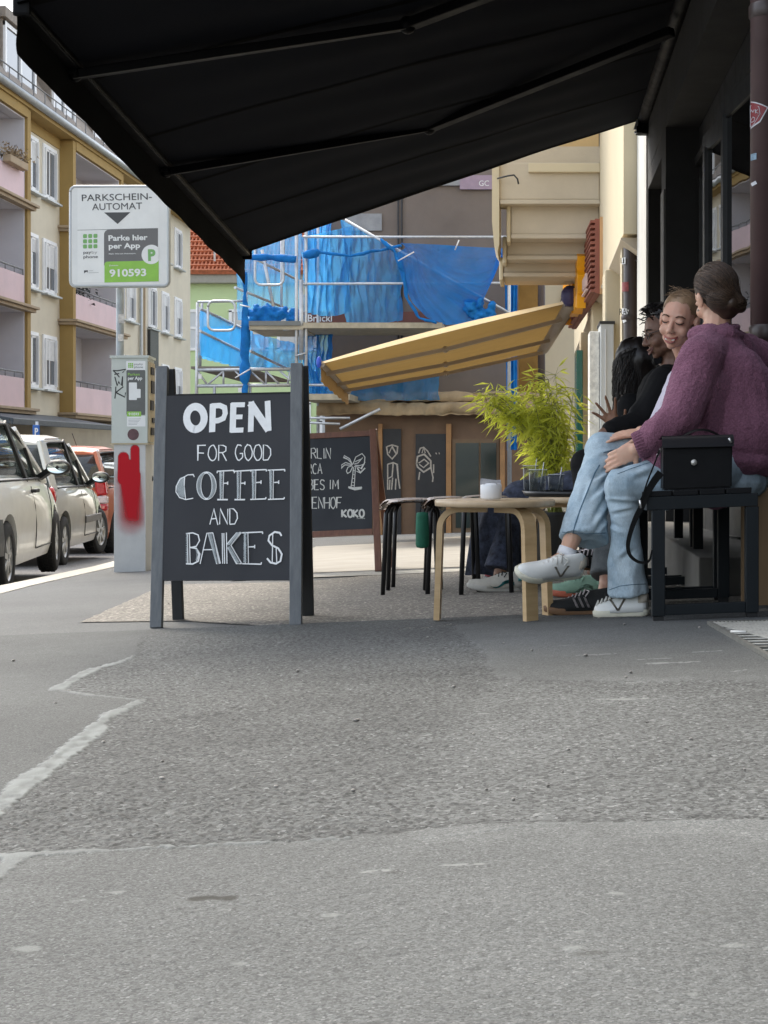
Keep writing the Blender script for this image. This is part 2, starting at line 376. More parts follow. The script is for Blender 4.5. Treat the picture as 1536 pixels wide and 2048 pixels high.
# asphalt of the foreground in one sheet: real grains in the mesh, older and newer surfacing running into each other
def lattice(seed):
    rs = np.random.RandomState(seed); return rs.rand(256, 256)
LT = [lattice(k) for k in range(9)]
def vn(x, y, sc, k):
    L = LT[k]; x = x*sc; y = y*sc; xi = np.floor(x).astype(int); yi = np.floor(y).astype(int); fx = x-xi; fy = y-yi
    fx = fx*fx*(3-2*fx); fy = fy*fy*(3-2*fy); g = lambda a, b: L[a % 256, b % 256]
    return (g(xi, yi)*(1-fx)+g(xi+1, yi)*fx)*(1-fy)+(g(xi, yi+1)*(1-fx)+g(xi+1, yi+1)*fx)*fy
def polydist(X, Y, poly):                        # signed distance, positive inside
    d = np.full(X.shape, 1e9); ins = np.zeros(X.shape, bool); n = len(poly)
    for i in range(n):
        a, b = poly[i], poly[(i+1) % n]; ex, ey = b.x-a.x, b.y-a.y
        t = np.clip(((X-a.x)*ex+(Y-a.y)*ey)/(ex*ex+ey*ey+1e-12), 0, 1); d = np.minimum(d, np.hypot(X-a.x-t*ex, Y-a.y-t*ey))
        if abs(ey) > 1e-12: ins ^= ((a.y > Y) != (b.y > Y)) & (X < ex*(Y-a.y)/ey+a.x)
    return np.where(ins, d, -d)
def linedist(X, Y, pts):
    d = np.full(X.shape, 1e9); u = np.zeros(X.shape); L = 0
    for a, b in zip(pts[:-1], pts[1:]):
        ex, ey = b.x-a.x, b.y-a.y; l = math.hypot(ex, ey)
        t = np.clip(((X-a.x)*ex+(Y-a.y)*ey)/(l*l+1e-12), 0, 1); q = np.hypot(X-a.x-t*ex, Y-a.y-t*ey)
        u = np.where(q < d, L+t*l, u); d = np.minimum(d, q); L += l
    return d, u/L
sst = lambda a, b, x: (lambda t: t*t*(3-2*t))(np.clip((x-a)/(b-a), 0, 1))
NY, NX, XL, XR, YN, YF = 960, 700, -.405, .235, 1.12, 5.75
t_ = np.linspace(0, 1, NY); YY = np.concatenate([np.linspace(-.6, YN, 71)[:-1], 1/((1-t_)/YN+t_/YF)]); NY = len(YY); t_ = np.linspace(0, 1, NY)
uu = np.concatenate([np.linspace(-1.2, XL, 81)[:-1], np.linspace(XL, XR, NX), np.linspace(XR, .62, 61)[1:]]); NX = len(uu); gY = np.repeat(YY, NX); gU = np.tile(uu, NY); gX = gU*np.maximum(gY, .9); gU = (gU-XL)/(XR-XL)
gX = gX+(np.random.RandomState(5).rand(len(gX))-.5)*np.maximum(gY, .5)*(XR-XL)/700*.5; gX = np.clip(gX, -2.03-.13*gY+.004, 1.2)
rag = (vn(gX, gY, 22, 0)-.5)*.05+(vn(gX, gY, 70, 1)-.5)*.02
def mask(pts, soft=.012, r=1.0): return sst(-soft, soft, polydist(gX, gY, gp(*pts))+rag*r)
m_slab = mask(((-300, 1722), (100, 1713), (350, 1703), (700, 1690), (860, 1668), (1100, 1658), (1536, 1652), (1900, 1648), (4000, 1640), (9000, 6500), (-7000, 6500), (-3000, 1750)), .010, .6)
m_slab = np.where(gY < 1.3, 1.0, m_slab)
m_right = mask(((985, 1352), (930, 1420), (880, 1480), (868, 1560), (850, 1640), (848, 1700), (1200, 1690), (3800, 1670), (3800, 1330), (1060, 1364)), .05, 2.2)
m_left = mask(((-3500, 1225), (170, 1236), (300, 1250), (270, 1318), (190, 1338), (115, 1385), (285, 1408), (225, 1435), (130, 1510), (60, 1575), (-240, 1740), (-3500, 1780)), .010, .4)
m_fine = mask(((905, 1256), (960, 1300), (992, 1352), (1060, 1364), (1300, 1366), (3800, 1371), (3800, 1225), (1200, 1240), (1010, 1240)), .010, .7)
m_smooth = np.clip(m_slab+m_left+m_fine, 0, 1)
seal = np.zeros(gX.shape)
for pts, w0, w1, st in ((((270, 1317), (235, 1330), (190, 1342), (150, 1363), (114, 1386)), .006, .017, 1), (((114, 1386), (170, 1396), (230, 1402), (285, 1408)), .003, .006, .7),
        (((284, 1407), (250, 1424), (215, 1438), (190, 1468), (145, 1500), (110, 1530), (60, 1566), (10, 1610), (-60, 1670)), .010, .021, 1), (((-80, 1730), (100, 1717), (260, 1708), (420, 1702), (560, 1697), (700, 1690)), .011, .004, .8), (((-80, 1800), (-10, 1765), (30, 1726)), .010, .010, .7), (((850, 1690), (1100, 1660), (1536, 1653)), .003, .002, .35)):
    d, u = linedist(gX, gY, gp(*pts)); w = (w0+(w1-w0)*np.minimum(1, u*2.2))*(.6+.9*vn(gX, gY, 9, 2))
    seal = np.maximum(seal, st*sst(-.004, .004, w-d+(vn(gX, gY, 90, 3)-.5)*.014)*(.55+.6*vn(gX, gY, 45, 4)))
seal = np.clip(seal, 0, 1)
rs = np.random.RandomState(17); gum_ = np.zeros(gX.shape); dark = np.zeros(gX.shape)
for k in range(34):                              # trodden gum, drips, pale scuffs
    yy = 1/(rs.rand()*(1/1.3-1/5.6)+1/5.6); xx = yy*(XL+.03+rs.rand()*.58); r = (.003+.006*rs.rand())*(.6+.12*yy); el = 1+1.2*rs.rand()
    q = np.hypot((gX-xx)/el, gY-yy)+(vn(gX, gY, 60, 5)-.5)*.012
    if k % 4: gum_ = np.maximum(gum_, .5*sst(.003, -.003, q-r))
    else: dark = np.maximum(dark, .45*sst(.004, -.004, q-r))
for (x, y, l, w) in ((160, 1547, 26, .006), (390, 1458, 18, .006), (505, 1450, 22, .005), (855, 1475, 12, .006), (950, 1432, 48, .006), (905, 1473, 20, .006), (1345, 1330, 95, .018), (1190, 1313, 70, .014), (1410, 1308, 60, .012), (1260, 1401, 120, .016), (1050, 1340, 20, .01), (1275, 1368, 34, .01), (1130, 1294, 45, .006), (1480, 1346, 24, .009), (1310, 1322, 60, .01), (985, 1593, 55, .006), (750, 1757, 44, .008), (925, 1745, 70, .008)):
    d, u = linedist(gX, gY, gp((x-l/2, y+1.5), (x, y), (x+l/2, y-1.5))); gum_ = np.maximum(gum_, .75*sst(.004, -.003, d-w*(.1+.9*vn(gX, gY, 38, 6)))*(vn(gX, gY, 120, 7) > .28))
d, u = linedist(gX, gY, gp((390, 1812), (425, 1809), (456, 1812))); dark = np.maximum(dark, .95*sst(.004, -.004, d-.012*(.3+vn(gX, gY, 50, 5))))
tone = .90+.26*m_slab+.22*m_right+.04*m_left+.22*m_fine
tone = tone*(1+.30*(vn(gX, gY, 1.3, 4)-.5)+.20*(vn(gX, gY, 4.1, 5)-.5)+.12*(vn(gX, gY, 13, 6)-.5))
edge = sst(.03, 0, np.abs(polydist(gX, gY, gp((-300, 1722), (100, 1713), (350, 1703), (700, 1690), (860, 1668), (1100, 1658), (1536, 1652), (1900, 1648), (4000, 1640), (9000, 6500), (-7000, 6500), (-3000, 1750)))+.02+rag))*(gU > .45)
tone = tone*(1-.22*edge)
h = np.clip((vn(gX, gY, 1/.009, 1)-.25)*1.5, 0, 1)*.7+vn(gX, gY, 1/.004, 2)*.3; h = h*(.55+.9*vn(gX, gY, 3.1, 3))
amp = .0036*(1-.72*m_smooth)*(1-.25*m_right)*(1-.7*seal)
lev = .0035*m_smooth+.004*seal-.001
bd = np.minimum(1, np.minimum(np.repeat(t_, NX), 1-np.repeat(t_, NX))*40)
gZ = .04*np.clip(gX, -4.5, 4)-.028*gY+.0045+(amp*h+lev)*bd+.006*(vn(gX, gY, 1.1, 8)-.5)*bd
me = bpy.data.meshes.new('asphalt'); me.vertices.add(len(gX)); me.vertices.foreach_set('co', np.stack([gX, gY, gZ], 1).ravel())
j, i = np.meshgrid(np.arange(NY-1), np.arange(NX-1), indexing='ij'); a = (j*NX+i).ravel(); q = np.stack([a, a+1, a+NX+1, a+NX], 1)
me.loops.add(q.size); me.loops.foreach_set('vertex_index', q.ravel()); me.polygons.add(len(q))
me.polygons.foreach_set('loop_start', np.arange(0, q.size, 4)); me.polygons.foreach_set('use_smooth', np.ones(len(q), bool)); me.update(); me.validate()
for nm, arr in (('fine', m_smooth), ('tone', tone), ('seal', seal), ('gum', gum_), ('tar', dark)):
    at0 = me.attributes.new(nm, 'FLOAT', 'POINT'); at0.data.foreach_set('value', arr.astype(np.float32))
def asphalt_mat():
    m, nt, b = nodes('worn_asphalt'); co = texco(nt); b.inputs['Roughness'].default_value = .88; b.inputs['Specular IOR Level'].default_value = .3
    A = lambda n: (lambda k: (setattr(k, 'attribute_name', n), k.outputs['Fac'])[1])(nt.nodes.new('ShaderNodeAttribute'))
    def cells(sc, base, con):
        vo = nt.nodes.new('ShaderNodeTexVoronoi'); vo.inputs['Scale'].default_value = sc; nt.links.new(co, vo.inputs['Vector']); sp = nt.nodes.new('ShaderNodeSeparateColor'); nt.links.new(vo.outputs['Color'], sp.inputs[0])
        t = [base*q for q in (.955, 1.0, .985)]
        return ramp(nt, sp.outputs[0], [(0, tuple(q*(1-con) for q in t)), (.5, tuple(t)), (.96, tuple(q*(1+con*.9) for q in t)), (.985, tuple(q*(1+con*2.2) for q in t))])
    c = mix(nt, cells(170, .094, .52), cells(360, .093, .34), A('fine'))
    c = mix(nt, c, ramp(nt, noi(nt, co, 420, 3), [(.3, .74), (.7, 1.2)]), .9, 'MULTIPLY')
    tn = nt.nodes.new('ShaderNodeCombineColor'); ta = A('tone')
    for k in range(3): nt.links.new(ta, tn.inputs[k])
    c = mix(nt, c, tn.outputs[0], 1.0, 'MULTIPLY')
    c = mix(nt, c, (.205, .222, .218), A('seal')); c = mix(nt, c, (.235, .25, .24), A('gum')); c = mix(nt, c, (.035, .035, .03), A('tar'))
    nt.links.new(c, b.inputs['Base Color']); bump(nt, b, noi(nt, co, 260, 4, .7), .45, .003); return m
tag(link('asphalt', me, asphalt_mat()), kind='structure')
def dense(pts, n=6):
    return [tuple(V(pts[i]).lerp(V(pts[i+1]), k/n)) for i in range(len(pts)-1) for k in range(n)]+[pts[-1]]
# loose grit and little stones
random.seed(41); mb = MB()
for k in range(60):
    Y = 1/(random.random()*(1/2.2-1/8)+1/8); x = Y*random.uniform(-.36, .22); r = random.uniform(.0015, .004)*(1.4 if Y > 3 else 1)
    mb.sph((x, Y, gz(x, Y)+.0075+r*.4), (r*random.uniform(.8, 1.8), r, r*.7), rotz(random.uniform(0, 3)), 6)
tag(mb.build('grit', M('grit_stone', (.24, .23, .21), .9, .7, 90)), 'scattered small pale grit and stones on the asphalt', 'grit', kind='stuff')
# ================================================================ left apartment row
M_cream = M('cream_render', (.61, .55, .42), .9, .1, .6, .25, 60, stain=.25)
M_ochre = M('ochre_render', (.34, .225, .075), .9, .1, .8, .25, 60)
M_lilac = M('lilac_render', (.62, .60, .62), .9, .06, 1, .2, 60)
M_pink = M('pink_panel', (.64, .48, .49), .7, .08, 1.2, .1, 50, stain=.2)
M_slab = M('balcony_slab', (.38, .29, .19), .85, .12, 3, .2, 60)
M_white = M('white_frame', (.78, .78, .77), .5, .05, 5)
M_pane = glassy('window_pane', (.10, .11, .12), .03, .9)
M_curtain = M('curtain', (.6, .6, .58), .9, .1, 8)
M_zinc = M('zinc', (.40, .42, .42), .45, .12, 5, metal=.5, stain=.3)
M_base = M('plinth_render', (.40, .35, .26), .9, .12, .7, .3, 40, stain=.3)
M_dark = M('dark_metal', (.025, .026, .028), .5, .2, 8)
M_steel = M('galvanised', (.55, .57, .58), .42, .15, 14, metal=.65)
M_rail = M('railing', (.16, .16, .16), .5, .1, 5, metal=.4)
def tiles(name, c1, c2, w, h, mortar=(.12, .08, .06), off=.5):
    m, nt, b = nodes(name); co = texco(nt, 'Object'); br = nt.nodes.new('ShaderNodeTexBrick')
    mp = nt.nodes.new('ShaderNodeMapping'); nt.links.new(co, mp.inputs[0]); mp.inputs['Rotation'].default_value = (math.radians(90), 0, 0)
    return m, nt, b, co
def roof_mat(name, c1, c2):
    return M(name, c1, .8, .3, 7, .2, 30)
M_slate = M('slate_tile', (.22, .185, .15), .75, .25, 9, .2, 40)
M_tile = M('clay_tile', (.50, .17, .085), .75, .28, 6, .2, 40)
FX = -14.6
apt = thing('apartment_building', (FX, 48, -1.8), 'cream apartment block with ochre framed pink balconies along the parked cars', 'building')
mb = MB()
for a, b in ((34, 36.7), (42.4, 46.3), (52.0, 64)):
    mb.bb((FX-4, a, -2.5), (FX, b, 10.25))
mb.bb((FX-4, 36.7, -2.5), (FX-1.3, 42.4, 10.25)); mb.bb((FX-4, 46.3, -2.5), (FX-1.3, 52.0, 10.25))
mb.build('wall', M_cream, apt)
mb = MB().bb((FX-1, 34, -2.6), (FX+.03, 64.02, 1.35)); mb.build('plinth', M_base, apt)
win_me = {}
def window(y, z, w, h, parent, blind=0, x=FX):
    f = MB(); t = .11
    for a, b in (((x, y-t, z-t), (x+.05, y, z+h+t)), ((x, y+w, z-t), (x+.05, y+w+t, z+h+t)), ((x, y, z+h), (x+.05, y+w, z+h+t)), ((x, y, z-t), (x+.05, y+w, z))): f.bb(a, b)
    for a, b in (((x, y, z), (x+.10, y+.05, z+h)), ((x, y+w-.05, z), (x+.10, y+w, z+h)), ((x, y+w/2-.03, z), (x+.03, y+w/2+.03, z+h)), ((x, y+.05, z), (x+.03, y+.1, z+h)), ((x, y+.05, z+h-.06), (x+.03, y+w-.05, z+h)), ((x, y+.05, z), (x+.03, y+w-.05, z+.06))): f.bb(a, b)
    fr = f.build('window', M_white, parent)
    MB().bb((x, y+.1, z+.06), (x+.012, y+w-.05, z+h-.06)).build('pane', M_pane, fr)
    if blind: MB().bb((x+.013, y+.1, z+h*(1-blind)), (x+.026, y+w-.06, z+h-.06)).build('curtain', M_curtain, fr)
    MB().bb((x, y-.18, z-.17), (x+.2, y+w+.18, z-.11), .01).build('sill', M_zinc, fr)
for i, z in enumerate((2.55, 5.42, 8.25)):
    for j, (y, w) in enumerate(((43.15, .95), (44.75, 1.05), (52.6, .8), (54.0, .9), (57.0, 1.0), (59.1, .9), (61.2, 1.0))):
        window(y, z, w, 1.42, apt, (0, .45, 0, .3, .5)[(i*3+j) % 5])
def loggia(y0, y1):
    ox = FX+.42
    p = MB(); p.bb((FX-1.3, y0, 1.62), (ox, y0+.28, 10.2)); p.build('side_wall', M_ochre, apt)
    p = MB(); p.bb((FX-1.3, y1-.28, 1.62), (ox, y1, 10.2)); p.build('side_wall', M_ochre, apt)
    p = MB(); p.bb((FX-1.3, y0+.281, 1.7), (FX-.92, y1-.281, 10.2)); p.bb((FX-.91, y0+.282, 1.7), (ox-.08, y0+.36, 10.2)); p.bb((FX-.91, y0+.37, 9.9), (ox-.08, y1-.37, 9.94)); p.bb((FX-1.2, y1-.36, 1.7), (ox-.08, y1-.282, 10.2)); p.build('inner_wall', M_lilac, apt)
    p = MB(); p.bb((FX-1.3, y0+.28, 9.95), (ox+.02, y1-.28, 10.22)); p.build('lintel', M_ochre, apt)
    for z in (1.62, 4.5, 7.38):
        p = MB(); p.bb((FX-1.2, y0-.12, z), (ox+.12, y1+.12, z+.09), .01); p.bb((FX-1.2, y0-.2, z+.092), (ox+.2, y1+.2, z+.17), .015); p.build('balcony_slab', M_slab, apt)
        if z > 2: MB().bb((FX-1.2, y0+.29, z-.02), (ox-.1, y1-.37, z-.001)).build('ceiling', M_lilac, apt)
        if True:
            q = MB().bb((ox-.10, y0+.29, z+.18), (ox-.04, y1-.45, z+1.0)); q = q.build('parapet', M_pink, apt)
            r = MB(); r.tube([(ox-.07, y0+.29, z+1.16), (ox-.07, y1-.45, z+1.16)], .025, 6)
            for k in range(8): yy = y0+.3+(y1-y0-.75)*k/7; r.tube([(ox-.07, yy, z+1.0), (ox-.07, yy, z+1.16)], .014, 5)
            r.build('railing', M_rail, apt)
            d = MB().bb((FX-.919, y0+1.2, z+.2), (FX-.86, y0+3.4, z+2.3)); d.build('balcony_door', M_white, apt)
            g = MB()
            for k in range(2): g.bb((FX-.859, y0+1.35+1.05*k, z+.35), (FX-.85, y0+2.25+1.05*k, z+2.2))
            g.build('pane', M_pane, apt)
loggia(36.7, 42.4); loggia(46.3, 52.0)
mb = MB()
mb.tube([(FX+.58, 34, 10.42), (FX+.58, 64.1, 10.42)], .11, 10); mb.build('gutter', M_zinc, apt)
mb = MB(); mb.bb((FX-1, 34, 10.22), (FX+.5, 64.1, 10.34)); mb.bb((FX, 34, 9.9), (FX+.03, 46.29, 10.215)); mb.build('eaves', M_ochre, apt)
mb = MB(); mb.prism([(FX+.4, 34, 10.36), (FX-1.6, 34, 13.6), (FX-6, 34, 15.5), (FX-8, 34, 10.36)], (0, 30.1, 0))
roof = mb.build('roof', M_slate, apt)
mb = MB()
for k in range(22):                                      # courses of tiles standing proud on the steep slope
    t = k/22; x = FX+.42-2.0*t; z = 10.38+3.24*t
    mb.beam((x+.02, 34, z), (x+.02, 64.1, z), .03, .17, (-.525, 0, .85))
mb.build('tile_course', M_slate, roof)
mb = MB(); mb.bb((FX-2.5, 40.0, 13.2), (FX-1.7, 41.2, 16.6)); mb.bb((FX-2.6, 39.9, 16.6), (FX-1.6, 41.3, 16.75)); mb.build('chimney', M_slate, roof)
mb = MB(); mb.tube([(FX-1.2, 42.9, 12.9), (FX-1.2, 42.9, 14.2)], .03, 6); mb.tube([(FX-1.5, 42.9, 14.0), (FX-.9, 42.9, 14.1)], .02, 5); mb.build('antenna', M_rail, roof)
for y0, y1 in ((37.2, 39.4), (41.4, 44.2), (45.6, 48.0), (49.9, 52.3), (54.3, 56.6), (58.6, 61)):
    d = MB(); d.bb((FX-2.2, y0, 10.6), (FX-.05, y1, 12.55)); d.bb((FX-2.2, y0-.12, 12.551), (FX+.1, y1+.12, 12.85), .02); dm = d.build('dormer', M_slate, apt)
    f = MB(); x = FX-.05
    f.bb((x, y0+.1, 10.75), (x+.06, y1-.1, 10.85)); f.bb((x, y0+.1, 12.38), (x+.06, y1-.1, 12.5))
    for yy in (y0+.1, (y0+y1)/2-.06, y1-.22): f.bb((x, yy, 10.75), (x+.07, yy+.12, 12.5))
    f.build('dormer_window', M_white, dm)
    MB().bb((x, y0+.2, 10.84), (x+.02, y1-.2, 12.4)).build('pane', M_pane, dm)
mb = MB()
mb.tube([(FX+.3, 34, 10.75), (FX+.3, 64, 10.75)], .02, 5); mb.tube([(FX+.3, 34, 11.1), (FX+.3, 64, 11.1)], .02, 5)
for k in range(31): mb.tube([(FX+.3, 34+k, 10.4), (FX+.3, 34+k, 11.1)], .015, 5)
mb.build('snow_guard', M_rail, roof)
mb = MB(); mb.tube([(FX+.09, 55.6, -2), (FX+.09, 55.6, 10.3)], .06, 8); mb.build('downpipe', M_zinc, apt)
mb = MB(); mb.tube([(FX+.09, 56.1, -2), (FX+.09, 56.1, 10.3)], .045, 8); mb.build('downpipe', M_slab, apt)
mb = MB(); mb.bb((FX+.03, 56.85, 3.85), (FX+.12, 58.1, 5.35)); mb.build('balcony_guard', M_dark, apt)
mb = MB(); mb.box((FX+.9, 41.5, 1.45), (1.8, 9.0, .16), Matrix.Rotation(math.radians(9), 3, 'Y'), .02); mb.build('canopy', M('canopy_metal', (.06, .075, .09), .5), apt)
mb = MB()
for y0, y1 in ((37.4, 39.2), (39.5, 41.5), (42, 44)): mb.bb((FX+.031, y0, -1.3), (FX+.06, y1, .9))
mb.build('shop_window', M_pane, apt)
random.seed(3)
def planter(y, z, label):
    t = thing('balcony_planter', (FX+.45, y, z), label, 'planter')
    MB().bb((FX+.40, y-.7, z), (FX+.62, y+.7, z+.2), .02).build('box', M_slab, t)
    l = MB()
    for k in range(420):
        p = V((FX+.5+random.gauss(0, .13), y+random.uniform(-.75, .75), z+.2+abs(random.gauss(0, .13))))
        l.add([p+V((random.uniform(-.06, .06), random.uniform(-.06, .06), random.uniform(-.06, .06))) for _ in range(3)], [(0, 1, 2)])
    l.build('plants', M('dry_plants', (.30, .22, .13), .9, .5, 9), t, fix=False)
planter(40.9, 8.35, 'dry brown window box on the uppermost balcony at the left edge')
t = thing('balcony_shrub', (FX-.2, 48.3, 4.7), 'dark leafy shrub behind the middle balcony railing above the sign', 'shrub')
l = MB(); l.tube([(FX-.2, 48.3, 4.7), (FX-.2, 48.3, 6.4)], .04, 6); l.build('stem', M_slab, t)
l = MB()
for k in range(900):
    p = V((FX-.2+random.gauss(0, .22), 48.3+random.gauss(0, .6), 6.05+random.gauss(0, .38)))
    l.add([p+V((random.uniform(-.09, .09), random.uniform(-.09, .09), random.uniform(-.09, .09))) for _ in range(3)], [(0, 1, 2)])
l.build('foliage', M('dark_leaf', (.05, .055, .05), .8, .5, 9), t, fix=False)
# blue parking sign beyond the cars
t = thing('parking_sign', (W(73, 900, 30).x, 30, gz(-9, 30)-.1), 'small blue square parking sign standing behind the parked cars', 'sign')
c = W(73, 863, 30); pl = Plane(c+V((0, -.03, 0)), (1, 0, 0), (0, 0, 1))
MB().tube([(c.x, 30.03, gz(-9, 30)-.1), (c.x, 30.03, c.z+.2)], .03, 8).build('pole', M_steel, t)
MB().bb((c.x-.07, 29.97, c.z-.13), (c.x+.07, 29.99, c.z+.13), .01).build('panel', M('sign_blue', (.02, .12, .42), .4), t)
mb = MB(); type_on(mb, pl, 'P', 69.5, 870, 76.5, 856, .03, .004); mb.build('lettering', M_white, t)
# ================================================================ green house at the end of the street
M_green = M('pale_green_render', (.50, .62, .33), .9, .07, .4, .2, 40)
gh = thing('green_house', (-14, 78, -3), 'pale green house with red clay tile roof behind the scaffolding', 'building')
MB().bb((-24, 78, -4), (-6, 88, 9.4)).build('wall', M_green, gh)
mb = MB(); mb.bb((-24.2, 77.5, 9.4), (-5.8, 78.3, 9.85), .03); mb.build('cornice', M('grey_cornice', (.33, .32, .27), .8), gh)
mb = MB(); mb.prism([(-24.2, 77.3, 9.86), (-24.2, 82.5, 15.5), (-24.2, 88, 9.86)], (18.4, 0, 0)); rf = mb.build('roof', M_tile, gh)
mb = MB()
for k in range(20):
    t_ = k/20; mb.beam((-24.2, 77.28+5.2*t_, 9.95+5.64*t_), (-5.8, 77.28+5.2*t_, 9.95+5.64*t_), .05, .32, (0, -.735, .68))
for k in range(92):
    x = -24.1+.2*k; mb.tube([(x, 77.22, 9.95), (x, 82.4, 15.55)], .05, 5, False)
mb.build('tile_course', M_tile, rf)
mb = MB(); mb.box((-15.8, 79.2, 12.6), (.9, .9, 1.1)); mb.build('skylight', M_zinc, rf)
mb = MB(); mb.tube([(-16.4, 77.4, 10.5), (-16.4, 77.4, 15)], .06, 6); mb.tube([(-16.4, 77.4, 12.5), (-15.7, 77.4, 12.7)], .05, 5); mb.build('aerial', M_white, rf)
for (x, z, w, h) in ((-15.7, 6.0, 1.9, 2.0), (-13.2, 6.0, 1.9, 2.0), (-15.7, 1.6, 1.9, 2.0), (-12.4, 1.0, .8, 2.2), (-11.0, 1.0, .8, 2.2), (-18.9, 6, 1.9, 2.0)):
    f = MB(); 
    for a in (0, w/2, w): f.bb((x+a-.08, 77.9, z), (x+a+.08, 77.99, z+h))
    for b in (0, h*.55, h): f.bb((x-.08, 77.9, z+b-.07), (x+w+.08, 77.99, z+b+.07))
    fr = f.build('window', M_white, gh); MB().bb((x, 77.95, z), (x+w, 77.98, z+h)).build('pane', glassy('pale_pane', (.45, .47, .48), .08), fr)
# ================================================================ corner building under renovation
YB = 32.5; s_ = F/YB
def X(px, Y=YB): return (px-CX)/F*Y
def Z(py, Y=YB): return H+(CY-py)/F*Y
M_brown = M('brown_render', (.19, .155, .13), .9, .14, .7, .4, 30, stain=.35)
M_stone = M('sandstone', (.46, .34, .20), .9, .25, 2.2, .6, 25, stain=.5)
M_ground = M('brown_shopfront', (.21, .135, .085), .8, .2, 1.5, .3, 30, stain=.3)
M_ochre2 = M('rough_ochre', (.36, .21, .06), .9, .25, 1.5, .4, 25, stain=.5)
cb = thing('corner_building', (X(800), YB, -1.2), 'dark brown corner building with sandstone ledge behind blue scaffold netting', 'building')
zt = 9
MB().bb((X(660), YB, Z(800)), (X(1036), YB+9, zt)).build('wall', M_brown, cb)
mb = MB(); mb.bb((X(650), YB-.02, -2.2), (X(1080), YB+9, Z(801))); mb.build('shopfront', M_ground, cb)
random.seed(5)
def ledge(x0, x1, z0, z1, y0, seed):
    def fn(u, v):
        x = x0+(x1-x0)*u; j = .09*noise.noise(V((x*1.7, v*3, seed)))+.05*noise.noise(V((x*6, v*2, seed+4)))
        prof = [(0, z0), (-.05, z0+.02), (-.05, z1-.03), (0, z1), (.9, z1+.02)]
        k = v*4; i = min(3, int(k)); f = k-i; a, b = prof[i], prof[i+1]
        return V((x, y0+a[0]+(b[0]-a[0])*f+j, a[1]+(b[1]-a[1])*f+j*.6))
    return MB().grid(fn, 90, 8)
ledge(X(640), X(1080), Z(831), Z(806), YB-.5, 1).build('cornice', M_stone, cb, fix=False)
ledge(X(662), X(1080), Z(804), Z(786), YB-.35, 7).build('cornice', M_stone, cb, fix=False)
mb = MB(); mb.bb((X(600), YB-.3, Z(648)), (X(880), YB-.02, Z(626))); mb.build('sign_band', M('dark_red_band', (.16, .06, .045), .7, .2, 3), cb)
pl = Plane(V((X(600), YB-.3, 2)), (1, 0, 0), (0, 0, 1)); mb = MB(); type_on(mb, pl, 'Brückl', 616, 643, 664, 629, .01, .01); mb.build('lettering', M_white, cb)
for q in (((X(690), YB-.06, Z(462)), (X(764), YB, Z(428))), ((X(850), YB-.08, Z(372)), (X(1000), YB, Z(360)))): MB().bb(*q).build('wall_board', M('grey_board', (.30, .30, .30), .8, .2, 4), cb)
mb = MB()
for x in (797, 804): mb.tube([(X(x), YB-.05, Z(800)), (X(x), YB-.05, 9)], .02, 5)
mb.build('cable', M_dark, cb)
mb = MB(); mb.bb((X(920), YB-.1, Z(380)), (X(985), YB-.02, Z(352))); mb.build('shop_sign', M('mauve_sign', (.35, .26, .32), .7), cb)
pl = Plane(V((X(900), YB-.1, 2)), (1, 0, 0), (0, 0, 1)); mb = MB(); type_on(mb, pl, 'GC', 958, 372, 978, 361, .0, .01); mb.build('lettering', M_white, cb)
mb = MB()
for a, b in ((893, 903), (1000, 1010), (758, 766)): mb.bb((X(a), YB-.16, -2), (X(b), YB-.025, Z(848)))
mb.build('pilaster', M('pilaster_paint', (.42, .23, .10), .75, .2, 3), cb)
mb = MB(); mb.bb((X(767), YB-.1, -2), (X(803), YB-.03, Z(858))); mb.build('door', M_dark, cb)
mb = MB(); mb.bb((X(832), YB-.1, -2), (X(892), YB-.03, Z(868))); mb.build('door', M_dark, cb)
mb = MB(); mb.bb((X(905), YB-.1, -1.2), (X(998), YB-.03, Z(878))); mb.build('shop_window', M('window_frame', (.22, .15, .09), .7), cb)
mb = MB(); mb.bb((X(912), YB-.13, -1.1), (X(958), YB-.101, Z(886))); mb.bb((X(962), YB-.13, -1.1), (X(993), YB-.101, Z(886))); mb.build('pane', glassy('shop_pane', (.03, .045, .04), .06), cb)
pl = Plane(V((X(800), YB-.1, 0)), (1, 0, 0), (0, 0, 1)); mb = MB()
c0 = lambda pts, w=.028: stroke(mb, pl, [(720+a/4.518, 840+b/4.518) for a, b in pts], w)
c0([(245, 240), (290, 225), (340, 240), (335, 300), (290, 352), (250, 310), (240, 240)]); c0([(262, 300), (290, 240), (330, 310)])
c0([(250, 400), (300, 385), (335, 400), (345, 520), (360, 620)]); c0([(250, 400), (250, 630)]); c0([(300, 390), (290, 510), (250, 530)]); c0([(295, 520), (285, 630)]); c0([(270, 540), (265, 630)]); c0([(325, 530), (320, 630)])
c0([(530, 300), (545, 255), (575, 248), (610, 280), (640, 330)]); c0([(560, 300), (575, 250), (590, 300)], .02)
c0([(510, 400), (520, 330), (580, 310), (640, 370), (640, 430), (575, 470), (520, 425), (510, 390)], .035); c0([(530, 390), (580, 355), (620, 390), (575, 430), (535, 400)], .025); c0([(640, 430), (660, 520), (655, 560)]); c0([(540, 470), (530, 540)]); c0([(685, 305), (693, 300)], .04); c0([(712, 303), (720, 300)], .04); c0([(665, 400), (665, 480)])
c0([(895, 470), (905, 410), (940, 395), (965, 400)], .02); c0([(890, 450), (930, 455), (905, 490)], .02); c0([(990, 400), (1010, 375), (1045, 378)], .02); c0([(1000, 430), (1040, 405)], .02); c0([(1090, 440), (1140, 430)], .02); c0([(1120, 470), (1170, 468)], .02)
mb.build('chalk_drawing', M('chalk_line', (.5, .46, .4), .9, .3, 30), cb)
mb = MB(); mb.bb((X(1036), YB+1, -2), (X(1078), YB+9, zt)); mb.build('side_wall', M_ochre2, cb)
